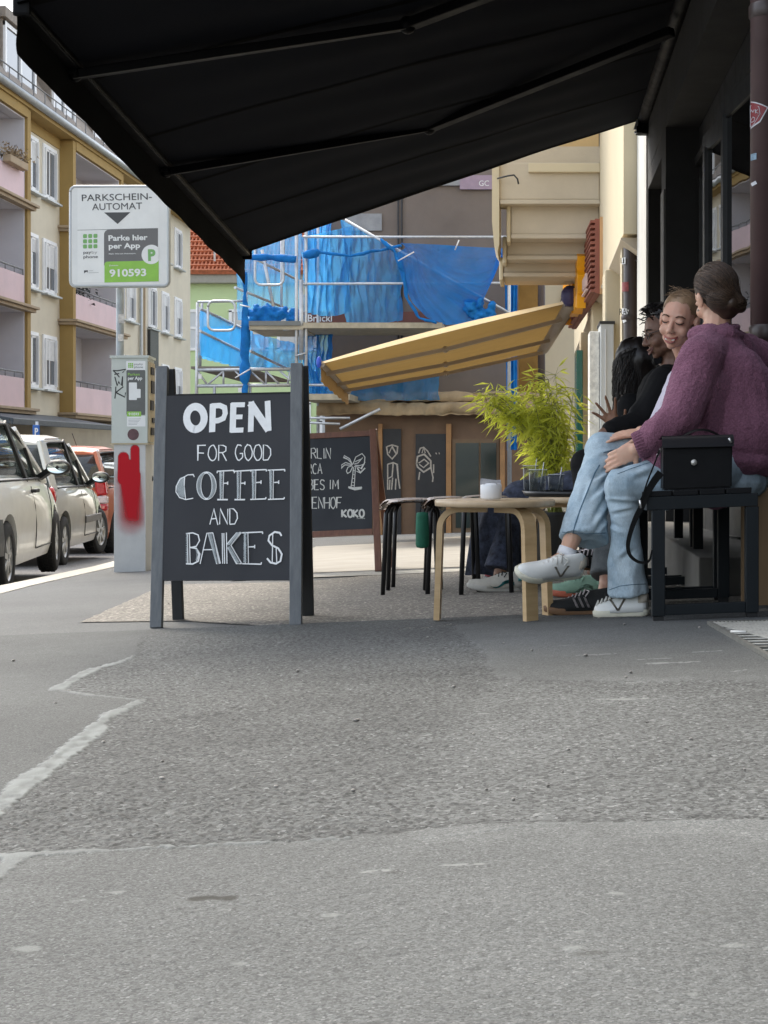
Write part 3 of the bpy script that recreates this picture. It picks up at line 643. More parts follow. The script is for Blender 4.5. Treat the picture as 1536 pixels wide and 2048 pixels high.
mb = MB(); mb.tube([(X(1083), YB-.1, -1), (X(1083), YB-.1, 9)], .08, 8); mb.build('downpipe', M('brown_pipe', (.085, .06, .05), .5), cb)
ow = thing('white_house', (X(1110), 40, -1.5), 'white rendered house side far down the street behind the yellow awning', 'building')
MB().bb((X(1086, 40), 40, -2), (X(1320, 40), 50, 12)).build('wall', M('white_render', (.72, .66, .50), .9, .06, 1), ow)
mb = MB(); mb.tube([(X(1118, 40), 39.9, Z(620, 40)), (X(1135, 40), 39.9, Z(560, 40))], .03, 5); mb.build('cable', M_dark, ow)
# ================================================================ scaffold with blue netting
M_net = thin('blue_net', (.03, .28, .70), .6, (.06, .48, 1.0), .24, .7, .25, 3.0)
M_net2 = thin('sheer_net', (.05, .28, .58), .55, (.09, .46, .90), .36, .7, .25, 2.0)
M_roll = thin('rolled_net', (.012, .20, .55), .2, (.03, .33, .85), 0, .7, .3, 7, .4, 30)
M_plank = M('scaffold_plank', (.45, .40, .29), .8, .2, 6, .2, 50)
sc = thing('scaffold', (X(800, 30), 30, -1.2), 'galvanised scaffold with blue netting wrapped round the corner building', 'scaffold')
def pole(pts, r=.03, name='pole'):
    return MB().tube(pts, r, 8).build(name, M_steel, sc)
Y1, Y2 = 30.3, 32.0
for px in (593, 612, 1018):
    for Y in ((Y1, Y2) if px != 593 else (Y1,)): pole([(X(px, Y1), Y, -1.6), (X(px, Y1), Y, 8)], .034)
pole([(X(603, Y1), Y1-.02, Z(720, Y1)), (X(603, Y1), Y1-.02, Z(560, Y1))], .05)
def bar(x0, y0, x1, y1, Y=Y1, r=.026, name='ledger', Yb=None):
    return pole([W(x0, y0, Y-.07), W(x1, y1, (Yb or Y)-.07)], r, name)
bar(606, 568, 1018, 566); bar(606, 474, 1018, 474); bar(690, 440, 1018, 626, Y1, .03, 'brace'); bar(610, 770, 760, 770); bar(610, 836, 700, 836); bar(610, 845, 680, 848)
bar(680, 858, 760, 818, Y1-.3, .03, 'brace'); bar(590, 712, 612, 706, Y1, .02); bar(566, 660, 600, 656, Y1, .02)
mb = MB(); mb.bb((X(500, Y1), Y1-.1, Z(660, Y1)), (X(608, Y1), Y2, Z(652, Y1))); mb.bb((X(608, Y1), Y1-.1, Z(657, Y1)), (X(885, Y1), Y2, Z(646, Y1))); mb.build('platform', M_plank, sc)
mb = MB(); mb.bb((X(500, Y1), Y1-.13, Z(652, Y1)), (X(602, Y1), Y1-.1, Z(643, Y1))); mb.build('toe_board', M('toe_board', (.20, .21, .20), .7), sc)
mb = MB(); mb.bb((X(604, Y1), Y1-.1, Z(800, Y1)), (X(700, Y1), Y2, Z(788, Y1))); mb.build('platform', M_plank, sc)
def rguard(x0, y0, x1, y1, Y, r=12):                    # rounded guard-rail frame
    pts = []
    for cx, cy, a0 in ((x0+r, y0+r, 180), (x1-r, y0+r, 270), (x1-r, y1-r, 0), (x0+r, y1-r, 90)):
        pts += [W(cx+r*math.cos(math.radians(a0+22.5*i)), cy+r*math.sin(math.radians(a0+22.5*i)), Y) for i in range(5)]
    return pole(pts+[pts[0]], .026, 'guard_rail')
Y3 = 31.0
rguard(510, 440, 567, 570, Y3-.5); rguard(416, 602, 470, 661, Y3-.8)
pole([W(563, 470, Y3), W(563, 640, Y3)], .025); pole([W(490, 560, Y3), W(490, 650, Y3)], .025)
bar(395, 604, 490, 602, Y3-.6, .024); pole([W(395, 605, Y3-.6), W(392, 905, Y3-.6)], .034); pole([W(404, 606, Y3+2), W(400, 740, Y3+2)], .03)
pole([W(492, 560, Y3-.6), W(492, 905, Y3-.6)], .03)
bar(400, 617, 484, 656, Y3, .03, 'ledger', Y3+4); bar(400, 662, 482, 702, Y3, .03, 'ledger', Y3+4); bar(470, 575, 575, 618, Y3+.4, .03, 'brace', Y3+3); bar(515, 520, 595, 560, Y3+.4, .03, 'brace', Y3+3); bar(524, 500, 548, 620, Y3+.6, .035, 'brace'); bar(500, 702, 580, 740, Y3+.3, .03, 'ledger', Y3+3)
tr = MB()                                               # lattice girder across the left bays
for y in (740, 772): tr.tube([W(393, y, Y3-.6), W(600, y-2, Y3-.6)], .035, 8)
for a, b in ((395, 415), (447, 447), (447, 415), (470, 500), (532, 532), (500, 532), (532, 560), (560, 592), (580, 575)): tr.tube([W(a, 742, Y3-.6), W(b, 770, Y3-.6)], .022, 6)
for x in (429, 500): tr.tube([W(x, 772, Y3-.6), W(x, 905, Y3-.6)], .03, 8)
tr.build('lattice_girder', M_steel, sc)
for (x, y) in ((400, 753), (480, 780)): MB().box(W(x, y, Y3-.7), (.07, .03, .09)).build('clamp', M_white, sc)
mb = MB(); mb.bb((X(395, Y3), Y3-.6, Z(741, Y3)), (X(500, Y3), Y3+5, Z(736, Y3))); mb.build('platform', M('old_plank', (.2, .18, .15), .8, .2, 5), sc)
def net(name, px, Y, mat, amp=.06, fr=3., nu=50, nv=40, dY=(0, 0, 0, 0), sag=0, seed=0):
    # px: tl tr br bl photo corners; dY: extra distance of each corner
    def fn(u, v):
        c = [W(px[i][0], px[i][1], Y+dY[i]) for i in range(4)]
        p = (c[0]*(1-u)+c[1]*u)*(1-v)+(c[3]*(1-u)+c[2]*u)*v
        w = amp*(noise.noise(V((u*fr*3+seed, v*fr*.6+u*2, seed)))+.5*noise.noise(V((u*fr*8, v*fr*1.5, seed+5))))
        return p+V((w*.6, w*1.6, w*.4-sag*math.sin(math.pi*u)*v))
    return MB().grid(fn, nu, nv).build(name, mat, sc, fix=False)
net('netting', [(401, 616), (486, 656), (484, 735), (399, 712)], Y3, M_net, .05, 2, dY=(0, 4, 4, 0), seed=1)
net('netting', [(398, 655), (490, 650), (490, 738), (398, 716)], Y3+4.4, M_net, .06, 3, seed=2)
net('netting', [(470, 440), (604, 430), (600, 640), (476, 640)], Y3+3.5, M_net2, .07, 3, seed=3)
net('netting', [(494, 662), (602, 690), (604, 745), (494, 735)], Y3+2, M_net, .08, 3, dY=(2.5, 0, 0, 2.5), seed=4)
net('netting', [(612, 430), (662, 430), (660, 622), (610, 624)], Y2+.2, M_net, .08, 4, seed=6)
net('netting', [(606, 474), (705, 452), (700, 624), (606, 622)], Y1+.1, M_net2, .12, 4, sag=.1, seed=7)
net('netting', [(680, 436), (806, 500), (806, 640), (690, 645)], Y1+.15, M_net2, .12, 4, sag=.05, seed=8)
def drape(fold):
    def fn(u, v):
        x = 800+205*u; top = 486+10*u; bot = float(np.interp(u, [0, .06, .14, .25, .4, .6, .75, .88, 1], [512, 560, 605, 635, 650, 648, 636, 585, 508]))
        y = top+(bot-top)*v
        a_ = math.atan2(v+.05, u+.08); w = .07*noise.noise(V((u*5+v*3, v*3-u*2, fold)))+.05*noise.noise(V((a_*14, u*1.5, fold+3)))+.03*noise.noise(V((a_*34, v*2, fold+6)))
        return W(x+10*math.sin(v*5+u*6), y, Y1-.02-.25*math.sin(math.pi*v)*(1-u*.4)+w)
    return MB().grid(fn, 70, 50)
drape(1).build('netting', thin('drape_net', (.02, .22, .62), .55, (.04, .38, .95), .25, .7, .25, 3.0), sc, fix=False)
net('netting', [(606, 650), (668, 664), (662, 800), (606, 800)], Y2-.2, M_net, .12, 4, seed=11)
net('netting', [(628, 775), (880, 700), (880, 800), (640, 800)], Y2-.3, M_net2, .1, 3, seed=12)
net('netting', [(1008, 480), (1036, 470), (1034, 900), (1014, 900)], Y2-.4, M_roll, .06, 2, seed=13)
net('netting', [(604, 700), (640, 760), (660, 800), (612, 798)], Y1+.3, M_net, .06, 3, seed=14)
def sausage(pts, rad, name='rolled_netting', mat=None):
    mb = MB(); P = []; R = []
    for i in range(len(pts)-1):
        a = V(pts[i]); b = V(pts[i+1])
        for k in range(7):
            t = k/7; P.append(a.lerp(b, t)+V((.02*noise.noise(V((i, t*3, 1))), 0, 0))); R.append(rad[i]*(.42+.58*math.sin(math.pi*(t*.94+.03))**.5))
    mb.tube(P, R, 14); vs = []
    for v in mb.v: vs.append(v+V((noise.noise(v*14+V((0, 0, v.z*-12)))*.03, 0, noise.noise(v*6)*.02)))
    mb.v = vs; return mb.build(name, mat or M_roll, sc)
sausage([W(490, y, Y3-.7) for y in (545, 587, 640, 722, 768, 795)], [.055, .055, .10, .105, .065])
sausage([W(x, y, Y1-.15) for x, y in ((498, 515), (545, 514), (600, 520))], [.07, .08])
sausage([W(x, y, Y1-.15) for x, y in ((606, 510), (640, 505), (700, 512), (760, 500), (812, 490))], [.09, .03, .035, .03])
sausage([W(x, y, Y1-.2) for x, y in ((762, 478), (790, 505), (806, 545), (815, 600), (840, 636), (880, 648))], [.04, .045, .035, .035, .03])
random.seed(11)
for reg, n, (xa, xb, ya, yb, yd, dx_) in ((0, 26, (505, 600, 622, 640, .4, .22)), (1, 10, (935, 990, 605, 640, -.1, .2))):
    mb = MB()
    for k in range(n): mb.sph(W(random.uniform(xa, xb), random.uniform(ya, yb), Y1+yd), (random.uniform(.1, dx_), .13, random.uniform(.05, .11)), Matrix.Rotation(random.uniform(0, 3), 3, 'Y'), 10)
    me = remesh(mb, .03, 2); displace(me, lambda p: .07*noise.noise(p*9)+.03*noise.noise(p*25)); link('netting_heap', me, M_roll, sc).location = -sc.location
for a, b in (((910, 500), (918, 480)), ((796, 522), (828, 504)), ((500, 738), (470, 756)), ((480, 610), (500, 614))): MB().tube([W(*a, Y1-.3), W(*b, Y1-.35)], .014, 5).build('cable_tie', M_white, sc)
# ================================================================ beige building with the balcony
M_beige = M('beige_render', (.62, .53, .36), .9, .07, .8, .3, 50)
M_beam = M('beam_render', (.56, .48, .36), .9, .09, 1.2, .3, 45, stain=.2)
M_peach = M('peach_render', (.60, .42, .20), .9, .06, .8, .25, 50)
M_pipe = M('brown_enamel', (.055, .04, .036), .4, .15, 8, .1, 60)
BX = .75
bb_ = thing('beige_building', (1.5, 17, -.6), 'beige building with heavy ribbed balcony beyond the dark cafe front', 'building')
mb = MB(); mb.bb((BX, 12.35, 2.28), (5, 27, 10)); mb.build('wall', M_beige, bb_)
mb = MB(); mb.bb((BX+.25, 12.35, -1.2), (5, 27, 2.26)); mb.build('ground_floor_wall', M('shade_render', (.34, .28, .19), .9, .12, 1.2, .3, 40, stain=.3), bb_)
mb = MB(); mb.prism([(BX-.02, 12.4, 2.24), (BX+.24, 12.4, 2.06), (BX+.24, 12.4, 2.255), (BX-.02, 12.4, 2.255)], (0, 14, 0)); mb.build('fascia', M_beam, bb_)
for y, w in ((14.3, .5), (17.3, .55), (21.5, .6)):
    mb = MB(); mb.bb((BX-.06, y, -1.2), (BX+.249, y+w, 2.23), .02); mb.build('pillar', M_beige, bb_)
# balcony over the pavement: front slab, hanging fascia, cross ribs
xl = lambda px, Y: (px-CX)/F*Y
mb = MB(); Y0 = 16.7
mb.bb((xl(998, Y0), Y0, 3.30), (BX, Y0+.3, 3.72), .02); mb.bb((xl(998, Y0)+.01, Y0-.03, 3.25), (BX, Y0+.34, 3.298), .01); mb.build('beam', M_beam, bb_)
for Yk, px, pt, pb_ in ((16.86, 1020, 404, 478), (17.15, 1012, 466, 520), (17.45, 1005, 508, 554)):     # stepped corbel under the balcony, each course set further back
    x0 = xl(px+2, Yk); z0 = H+(CY-pb_)*Yk/F; z1 = H+(CY-pt)*Yk/F
    mb = MB(); mb.bb((x0, Yk, z0+.05), (BX, Yk+.8, z1+.02), .02); mb.bb((x0, Yk-.04, z0), (BX, Yk+.84, z0+.048), .01); mb.build('beam', M_beam, bb_)
    mb = MB(); mb.bb((x0-.05, Yk-.03, z0-.04), (x0-.003, Yk+.7, z1-.04), .02); mb.build('beam_end', M_beige, bb_)
mb = MB(); x0 = xl(986, Y0)
mb.prism([(x0-.01, Y0-.05, 3.75), (x0-.01, Y0-.05, 3.05), (x0+.015, Y0-.05, 2.78), (x0+.05, Y0-.05, 2.72), (x0+.07, Y0-.05, 2.8), (x0+.07, Y0-.05, 3.75)], (0, .9, 0)); mb.build('hanging_fascia', M_beige, bb_)
mb = MB(); mb.bb((x0+.08, Y0+.02, 3.72), (BX, Y0+3.0, 3.9)); mb.build('balcony_slab', M_beam, bb_)
mb = MB(); mb.bb((xl(1060, Y0)-.02, Y0-.06, 3.60), (BX, Y0+.2, 3.70), .01); mb.build('sill', M_beige, bb_)
mb = MB(); mb.bb((xl(1062, Y0), Y0+.05, 3.901), (BX-.01, Y0+3, 8)); mb.build('bay', M_peach, bb_)
mb = MB(); mb.bb((xl(986, Y0), Y0+.12, 3.9), (xl(1061, Y0), Y0+3, 8)); mb.build('balcony_side', M_beige, bb_)
mb = MB(); mb.tube([W(995, 357, 16.6), W(1015, 352, 16.5), W(1028, 350, 16.5), W(1035, 358, 16.5), W(1037, 368, 16.5)], .01, 5); mb.build('cable', M_dark, bb_)
mb = MB(); mb.tube([(.81, 12.7, -1), (.81, 12.7, 1.05), (.83, 12.7, 1.3), (.83, 12.7, 8)], .062, 14); dp = mb.build('downpipe', M_pipe, bb_)
mb = MB()
for z in (1.62,): mb.lathe((.82, 12.7, z), [(.066, -.02), (.07, -.01), (.07, .01), (.066, .02)], 14)
for z in (2.1,.8): mb.tube([(.86, 12.66, z), (.98, 12.66, z)], .012, 5)
mb.build('pipe_clamp', M_pipe, dp)
st = MB(); st2 = MB(); Yp = 12.7-.064
def sticker(mb, px, py, w, h, rot=0, Y=Yp, n=0, cx=.82, cyl=.064, Yc=12.7):
    m = []; c = W(px, py, Y); k = 8
    for i in range(k+1):
        for j in (0, 1):
            u = (i/k-.5)*w; v = (j-.5)*h; uu = u*math.cos(rot)-v*math.sin(rot); vv = u*math.sin(rot)+v*math.cos(rot)
            x = c.x+uu; d = max(-.97, min(.97, (x-cx)/cyl)); a = math.asin(d)
            m.append(V((cx+(cyl+.0015)*math.sin(a), Yc-(cyl+.0015)*math.cos(a), c.z+vv)))
    mb.add(m, [(2*i, 2*i+1, 2*i+3, 2*i+2) for i in range(k)])
for s in ((1245, 521, .055, .055, 0), (1248, 622, .075, .05, -.25), (1248, 640, .03, .04, .5), (1247, 690, .05, .035, .2), (1238, 700, .015, .06, 0), (1240, 487, .03, .07, 0)): sticker(st, *s)
st.build('sticker', M_white, dp, fix=False)
for s in ((1249, 573, .07, .08, 0),): sticker(st2, *s)
st2.build('sticker', M('red_sticker', (.28, .06, .06), .5, .4, 60), dp, fix=False)
pl = Plane(V((.82, Yp-.004, 1.5)), (1, 0, 0), (0, 0, 1))
mb = MB(); type_on(mb, pl, 'RAS', 1239, 630, 1258, 617, .01, .0); stroke(mb, pl, [(1242, 516), (1242, 526), (1247, 526), (1247, 516)], .006); mb.build('sticker_lettering', M_dark, dp)
mb = MB(); mb.bb((.76, 12.75, -1.1), (.9, 13.0, 8)); mb.build('corner_strip', M('strip_render', (.52, .45, .31), .9, .08, 2, .2, 50), bb_)
# restaurant sign on the facade
M_terra = M('terracotta_panel', (.26, .085, .055), .6, .15, 5)
sg = thing('restaurant_sign', (.7, 18, 2.3), 'ribbed terracotta shop sign with big yellow letters above the yellow awning', 'sign')
A0, A1 = V((.73, 16.05, 2.2)), V((.60, 20.6, 2.2))
d = (A1-A0); nrm = V((-d.y, d.x, 0)).normalized()
if nrm.x > 0: nrm = -nrm
mb = MB(); mb.beam(A0+V((0, 0, .39))+nrm*.03, A1+V((0, 0, .39))+nrm*.03, .06, .8); mb.build('panel', M_terra, sg)
mb = MB()
for k in range(14): mb.beam(A0+V((0, 0, .02+.057*k))+nrm*.085, A1+V((0, 0, .02+.057*k))+nrm*.085, .05, .028)
mb.build('rib', M_terra, sg)
mb = MB(); mb.beam(A0+V((.04, -.06, .39)), A0+V((.04, .0, .39)), .1, .82); mb.build('edge_trim', M('edge_trim', (.62, .36, .16), .5), sg)
pls = Plane(A0+nrm*.14, d, (0, 0, 1)); pls.n = nrm
M_yel = M('yellow_letter', (.92, .40, .004), .4, .1, 4)
def sgn(name, strokes, mat, dep, w):
    mb = MB()
    for pts in strokes:
        q = [pls.P(p, 0) for p in pts]
        for a, b in zip(q[:-1], q[1:]): mb.beam(a, b, dep, w, nrm)
    return mb.build(name, mat, sg)
sgn('yellow_lettering', [[(1.8, .74), (1.45, .80), (1.45, .12), (1.8, .04)], [(1.5, .45), (1.0, .2)], [(1.5, .6), (1.05, .42)], [(1.3, .34), (1.3, .12)], [(2.2, .6), (2.2, .1), (2.7, .1)], [(2.2, .35), (2.7, .6)], [(3.1, .6), (3.0, .1)], [(3.1, .6), (3.5, .6), (3.5, .1)], [(3.05, .35), (3.5, .35)], [(3.9, .6), (3.9, .1), (4.3, .2), (4.3, .6)], [(1.9, .15), (1.1, .05)]], M_yel, .22, .10)
sgn('pale_lettering', [[(.2, .1), (.2, .22), (.32, .22), (.32, .1)], [(.4, .1), (.4, .22)], [(.5, .22), (.5, .1), (.6, .1)], [(.66, .1), (.66, .22), (.78, .1), (.78, .22)], [(.15, .05), (.85, .05)]], M('cream_letter', (.7, .5, .42), .5), .02, .022)
# electricity cabinet
cab = thing('cabinet', (.72, 14.4, gz(.7, 14.4)), 'tall grey white steel cabinet with sunlit postered side beside the brown downpipe', 'cabinet')
M_cab = M('cabinet_paint', (.56, .58, .57), .5, .05, 4); x0, x1 = xl(1201, 14.2), xl(1228, 14.2)
mb = MB(); mb.bb((x0, 14.2, -1), (x1, 14.75, Z(646, 14.2)), .01); mb.build('body', M_cab, cab)
mb = MB(); mb.bb((x0-.01, 14.19, Z(648, 14.2)), (x1+.01, 14.76, Z(642, 14.2)), .005); mb.build('lid', M_dark, cab)
mb = MB(); mb.bb((x0+.045, 14.188, -.6), (x0+.052, 14.2, 1.65)); mb.build('door_seam', M_white, cab)
mb = MB(); mb.bb((x0-.10, 14.3, -.6), (x0-.004, 14.7, 1.64), .01); mb.build('poster_panel', M('torn_poster', (.75, .73, .66), .8, .25, 18, .4, 20, stain=.9), cab)
gb = thing('menu_board', (.45, 15.2, gz(.5, 15.2)), 'narrow dark green glossy board standing upright beside the bamboo', 'board')
mb = MB(); mb.bb((xl(1153, 15.2), 15.2, Z(905, 15.2)), (xl(1166, 15.2), 15.9, Z(700, 15.2)), .01); mb.build('panel', M('green_gloss', (.01, .09, .06), .15, .4, 3), gb)
mb = MB(); mb.bb((xl(1156, 15.2), 15.3, -1), (xl(1163, 15.2), 15.8, Z(905, 15.2))); mb.build('stand', M_dark, gb)
# ================================================================ yellow awning
M_yaw = thin('yellow_canvas', (.215, .14, .055), .22, (.34, .215, .065), 0, .8, .1, 3, .1, 40)
M_ybar = M('awning_arm', (.34, .29, .24), .5, .08, 5, metal=.1)
ya = thing('yellow_awning', (.2, 20, 2.3), 'yellow canvas folding arm awning over the pavement beneath the shop sign', 'awning')
n0, n1 = W(1137, 606, 18), W(1082, 700, 23.6); f0, f1 = W(642, 728, 18), W(697, 783, 23.4)
def yfab(u, v):
    p = (n0*(1-v)+n1*v)*(1-u)+(f0*(1-v)+f1*v)*u
    return p+V((0, 0, -.02*math.sin(math.pi*u)*(1+.4*math.sin(math.pi*v))+.03*(1-v)**6*math.sin(math.pi*u)+.012*math.sin(v*30)*math.sin(math.pi*u)))
MB().grid(yfab, 30, 60).build('canvas', M_yaw, ya, fix=False)
mb = MB(); mb.grid(lambda u, v: f0.lerp(f1, u)+V((0, 0, -.02-.2*v+.01*math.sin(u*40)*v)), 60, 4); mb.build('valance', thin('yellow_valance', (.20, .12, .05), .25, (.28, .16, .05)), ya, fix=False)
mb = MB(); mb.grid(lambda u, v: yfab(u, 0)+V((0, -.01, (.055*math.sin(math.pi*min(1, u*.9+.06))**.7+.008)*v)), 40, 3); mb.build('lit_edge_band', thin('hem', (.85, .72, .48), .45, (.95, .80, .52)), ya, fix=False)  # light along the near edge of the canvas, put into a paler colour
mb = MB(); mb.tube([f0, f1], .045, 8); mb.build('front_bar', M_ybar, ya)
mb = MB(); mb.tube([n0+V((.03, -.05, .03)), n1+V((.03, 0, .03))], .10, 12); mb.build('cassette', M_ybar, ya)
mb = MB(); mb.sph(W(1140, 592, 17.9), (.11, .09, .13)); mb.bb(W(1130, 612, 17.9), W(1148, 588, 18.0)); mb.build('end_cap', M('blue_cap', (.035, .03, .10), .5), ya)
MB().sph(f0+V((-.02, -.03, .02)), (.03, .03, .07)).build('end_cap', M('blue_plastic', (.03, .09, .55), .4), ya)
for tt, e in ((.18, .05), (.62, .05), (.93, .05)):
    a = n0.lerp(n1, tt)+V((0, 0, -.08)); b = f0.lerp(f1, tt*.85)+V((0, 0, -.06)); m = a.lerp(b, .5)+V((0, .12, -.025))
    mb = MB(); mb.beam(a, m, .07, .05); mb.beam(m, b, .06, .05); mb.sph(m, .045); mb.build('arm', M_ybar, ya)
# ================================================================ cafe building
M_char = M('charcoal_render', (.017, .0165, .016), .85, .15, 2, .3, 60)
M_frame = M('anthracite_frame', (.028, .029, .029), .5, .12, 4)
M_plast = M('pale_plaster', (.58, .57, .52), .9, .08, 3, .5, 60)
cf = thing('cafe_building', (2, 6, 0), 'charcoal painted cafe front with deep folding glass doors under the black awning', 'building')
CXW = .87
mb = MB(); mb.bb((CXW, -2, 2.6), (4, 11.35, 3.4)); mb.build('upper_wall', M_char, cf)
mb = MB(); mb.bb((CXW-.01, -2, 3.401), (4, 11.349, 10)); mb.build('upper_floor', M_beige, cf)
mb = MB(); mb.bb((1.0, -2, -1), (4, 6.3, 2.598)); mb.bb((CXW+.001, 9.8, -1), (4, 10.12, 2.598)); mb.bb((CXW+.001, 11.30, -1), (4, 11.349, 2.598)); mb.bb((CXW+.35, 10.12, -1), (4, 11.3, 2.598)); mb.bb((CXW+.001, 10.12, 2.46), (CXW+.349, 11.3, 2.597)); mb.build('wall', M_char, cf)
mb = MB(); mb.bb((CXW-.01, 11.35, -1.2), (4, 12.33, 9)); mb.build('plaster_wall', M_plast, cf)
mb = MB(); mb.bb((CXW-.012, 9.82, .5), (CXW, 10.05, 2.2)); mb.build('edge_strip', M('grey_strip', (.09, .088, .08), .7), cf)
mb = MB(); mb.bb((2.6, 6.3, -1), (4, 9.8, 2.597)); mb.build('room_wall', M('room', (.015, .014, .013), .9), cf)
# folding doors
dx = 1.09; ys = [6.3, 7.15, 8.0, 8.85, 9.8]
mb = MB(); mb.bb((dx, 6.3, 2.40), (dx+.12, 9.8, 2.59)); mb.bb((dx-.03, 6.3, 2.34), (dx+.1, 9.8, 2.398)); mb.build('door_head', M_frame, cf)
PN = glassy('cafe_pane', (.004, .004, .004), .01, 1.0); PN.node_tree.nodes['Principled BSDF'].inputs['IOR'].default_value = 2.1
for a, b in zip(ys[:-1], ys[1:]):
    sw_ = math.radians(6) if 7 < a < 8.5 else 0; RT = lambda m: m.warp(lambda p: V((dx, a, 0))+rotz(sw_) @ (p-V((dx, a, 0))))
    lf = MB(); z0, z1 = gz(1, a)+.2, 2.338
    for u, w in ((a+.003, .09), (b-.093, .09)): lf.bb((dx, u, z0), (dx+.06, u+w, z1), .006)
    for v, h in ((z0, .25), (z1-.11, .11)): lf.bb((dx+.001, a+.094, v), (dx+.058, b-.094, v+h))
    lf.bb((dx-.012, a+.08, z0+.22), (dx+.02, a+.11, z1-.09)); lf.bb((dx-.012, b-.11, z0+.22), (dx+.02, b-.08, z1-.09))
    RT(lf); d = lf.build('glass_door', M_frame, cf)
    RT(MB().bb((dx+.012, a+.09, z0+.24), (dx+.02, b-.09, z1-.1))).build('pane', PN, d)
    RT(MB().bb((dx-.05, b-.08, .85), (dx-.02, b-.06, 1.05), .005)).build('handle', M_frame, d)
mb = MB(); mb.tube([(.945, 6.08, -.5), (.945, 6.08, 8)], .062, 18); np_ = mb.build('downpipe', M('pipe_red_brown', (.075, .043, .042), .42, .15, 6, .1, 50), cf)
mb = MB()
for z in (2.25, .95): MB().lathe((.945, 6.08, z), [(.063, -.03), (.069, -.02), (.069, .02), (.063, .03)], 18).build('pipe_clamp', M_pipe, np_)
def nst(px, py, w, h, mat, rot=0, off=.0015):
    mb = MB(); sticker(mb, px, py, w, h, rot, 6.02, 0, .945, .062+off, 6.08); mb.build('sticker', mat, np_, fix=False)
M_red = M('dark_red_sticker', (.22, .025, .03), .5, .15, 30); M_wh2 = M('sticker_white', (.55, .56, .58), .5, .2, 40); M_bl = M('blue_sticker', (.20, .30, .38), .5, .4, 90)
sp = MB(); c6 = lambda px, py, o=.063: V((.945+o*math.sin(max(-1.4, min(1.4, math.asin(max(-.98, min(.98, (W(px, py, 6.03).x-.945)/.063)))))), 6.08-o*math.cos(math.asin(max(-.98, min(.98, (W(px, py, 6.03).x-.945)/.063)))), W(px, py, 6.03).z))
def patch(pts, mat, o, name='sticker'):
    mb = MB(); n = 8; rows = []
    for j in range(n+1):
        t = j/n
        l = V(pts[0]).lerp(V(pts[3]), t); r = V(pts[1]).lerp(V(pts[2]), t); rows.append([c6(*(l.lerp(r, i/n)), o) for i in range(n+1)])
    mb.add([p for r in rows for p in r], [(j*(n+1)+i, j*(n+1)+i+1, (j+1)*(n+1)+i+1, (j+1)*(n+1)+i) for j in range(n) for i in range(n)]); return mb.build(name, mat, np_, fix=False)
patch([(1498, 196), (1536, 216), (1520, 245), (1497, 258)], M_wh2, .0635); patch([(1499.5, 199), (1533, 217), (1519, 242), (1499, 254)], M_red, .0642)
mb = MB(); pw = Plane(V((.945, 6.08-.0655, 2)), (1, 0, 0), (0, 0, 1))
def cst(pts, w=.0035):
    P = [c6(x, y, .0650) for x, y in pts]; mb.tube(P, w/2, 5)
cst([(1501, 207), (1518, 214), (1520, 228), (1510, 246), (1502, 250), (1500, 228), (1501, 207)], .003)
cst([(1502, 215), (1504, 222), (1506, 217), (1508, 223), (1510, 218)]); cst([(1512, 218), (1512, 226)]); cst([(1516, 219), (1512, 223), (1517, 227)])
cst([(1508, 232), (1511, 235), (1510, 241), (1506, 242), (1504, 238), (1508, 232)])
mb.build('sticker_lettering', M_wh2, np_, fix=False)
nst(1509, 311, .022, .026, M_bl); nst(1510, 365, .018, .014, M_wh2, .4); nst(1500, 165, .012, .05, M_wh2)
mb = MB(); mb.bb((.70, 6.32, -1), (1.089, 9.78, gz(.8, 6.4)+.17), .01); mb.build('step', M('grey_stone', (.15, .145, .13), .85, .2, 5, .4, 60), cf)
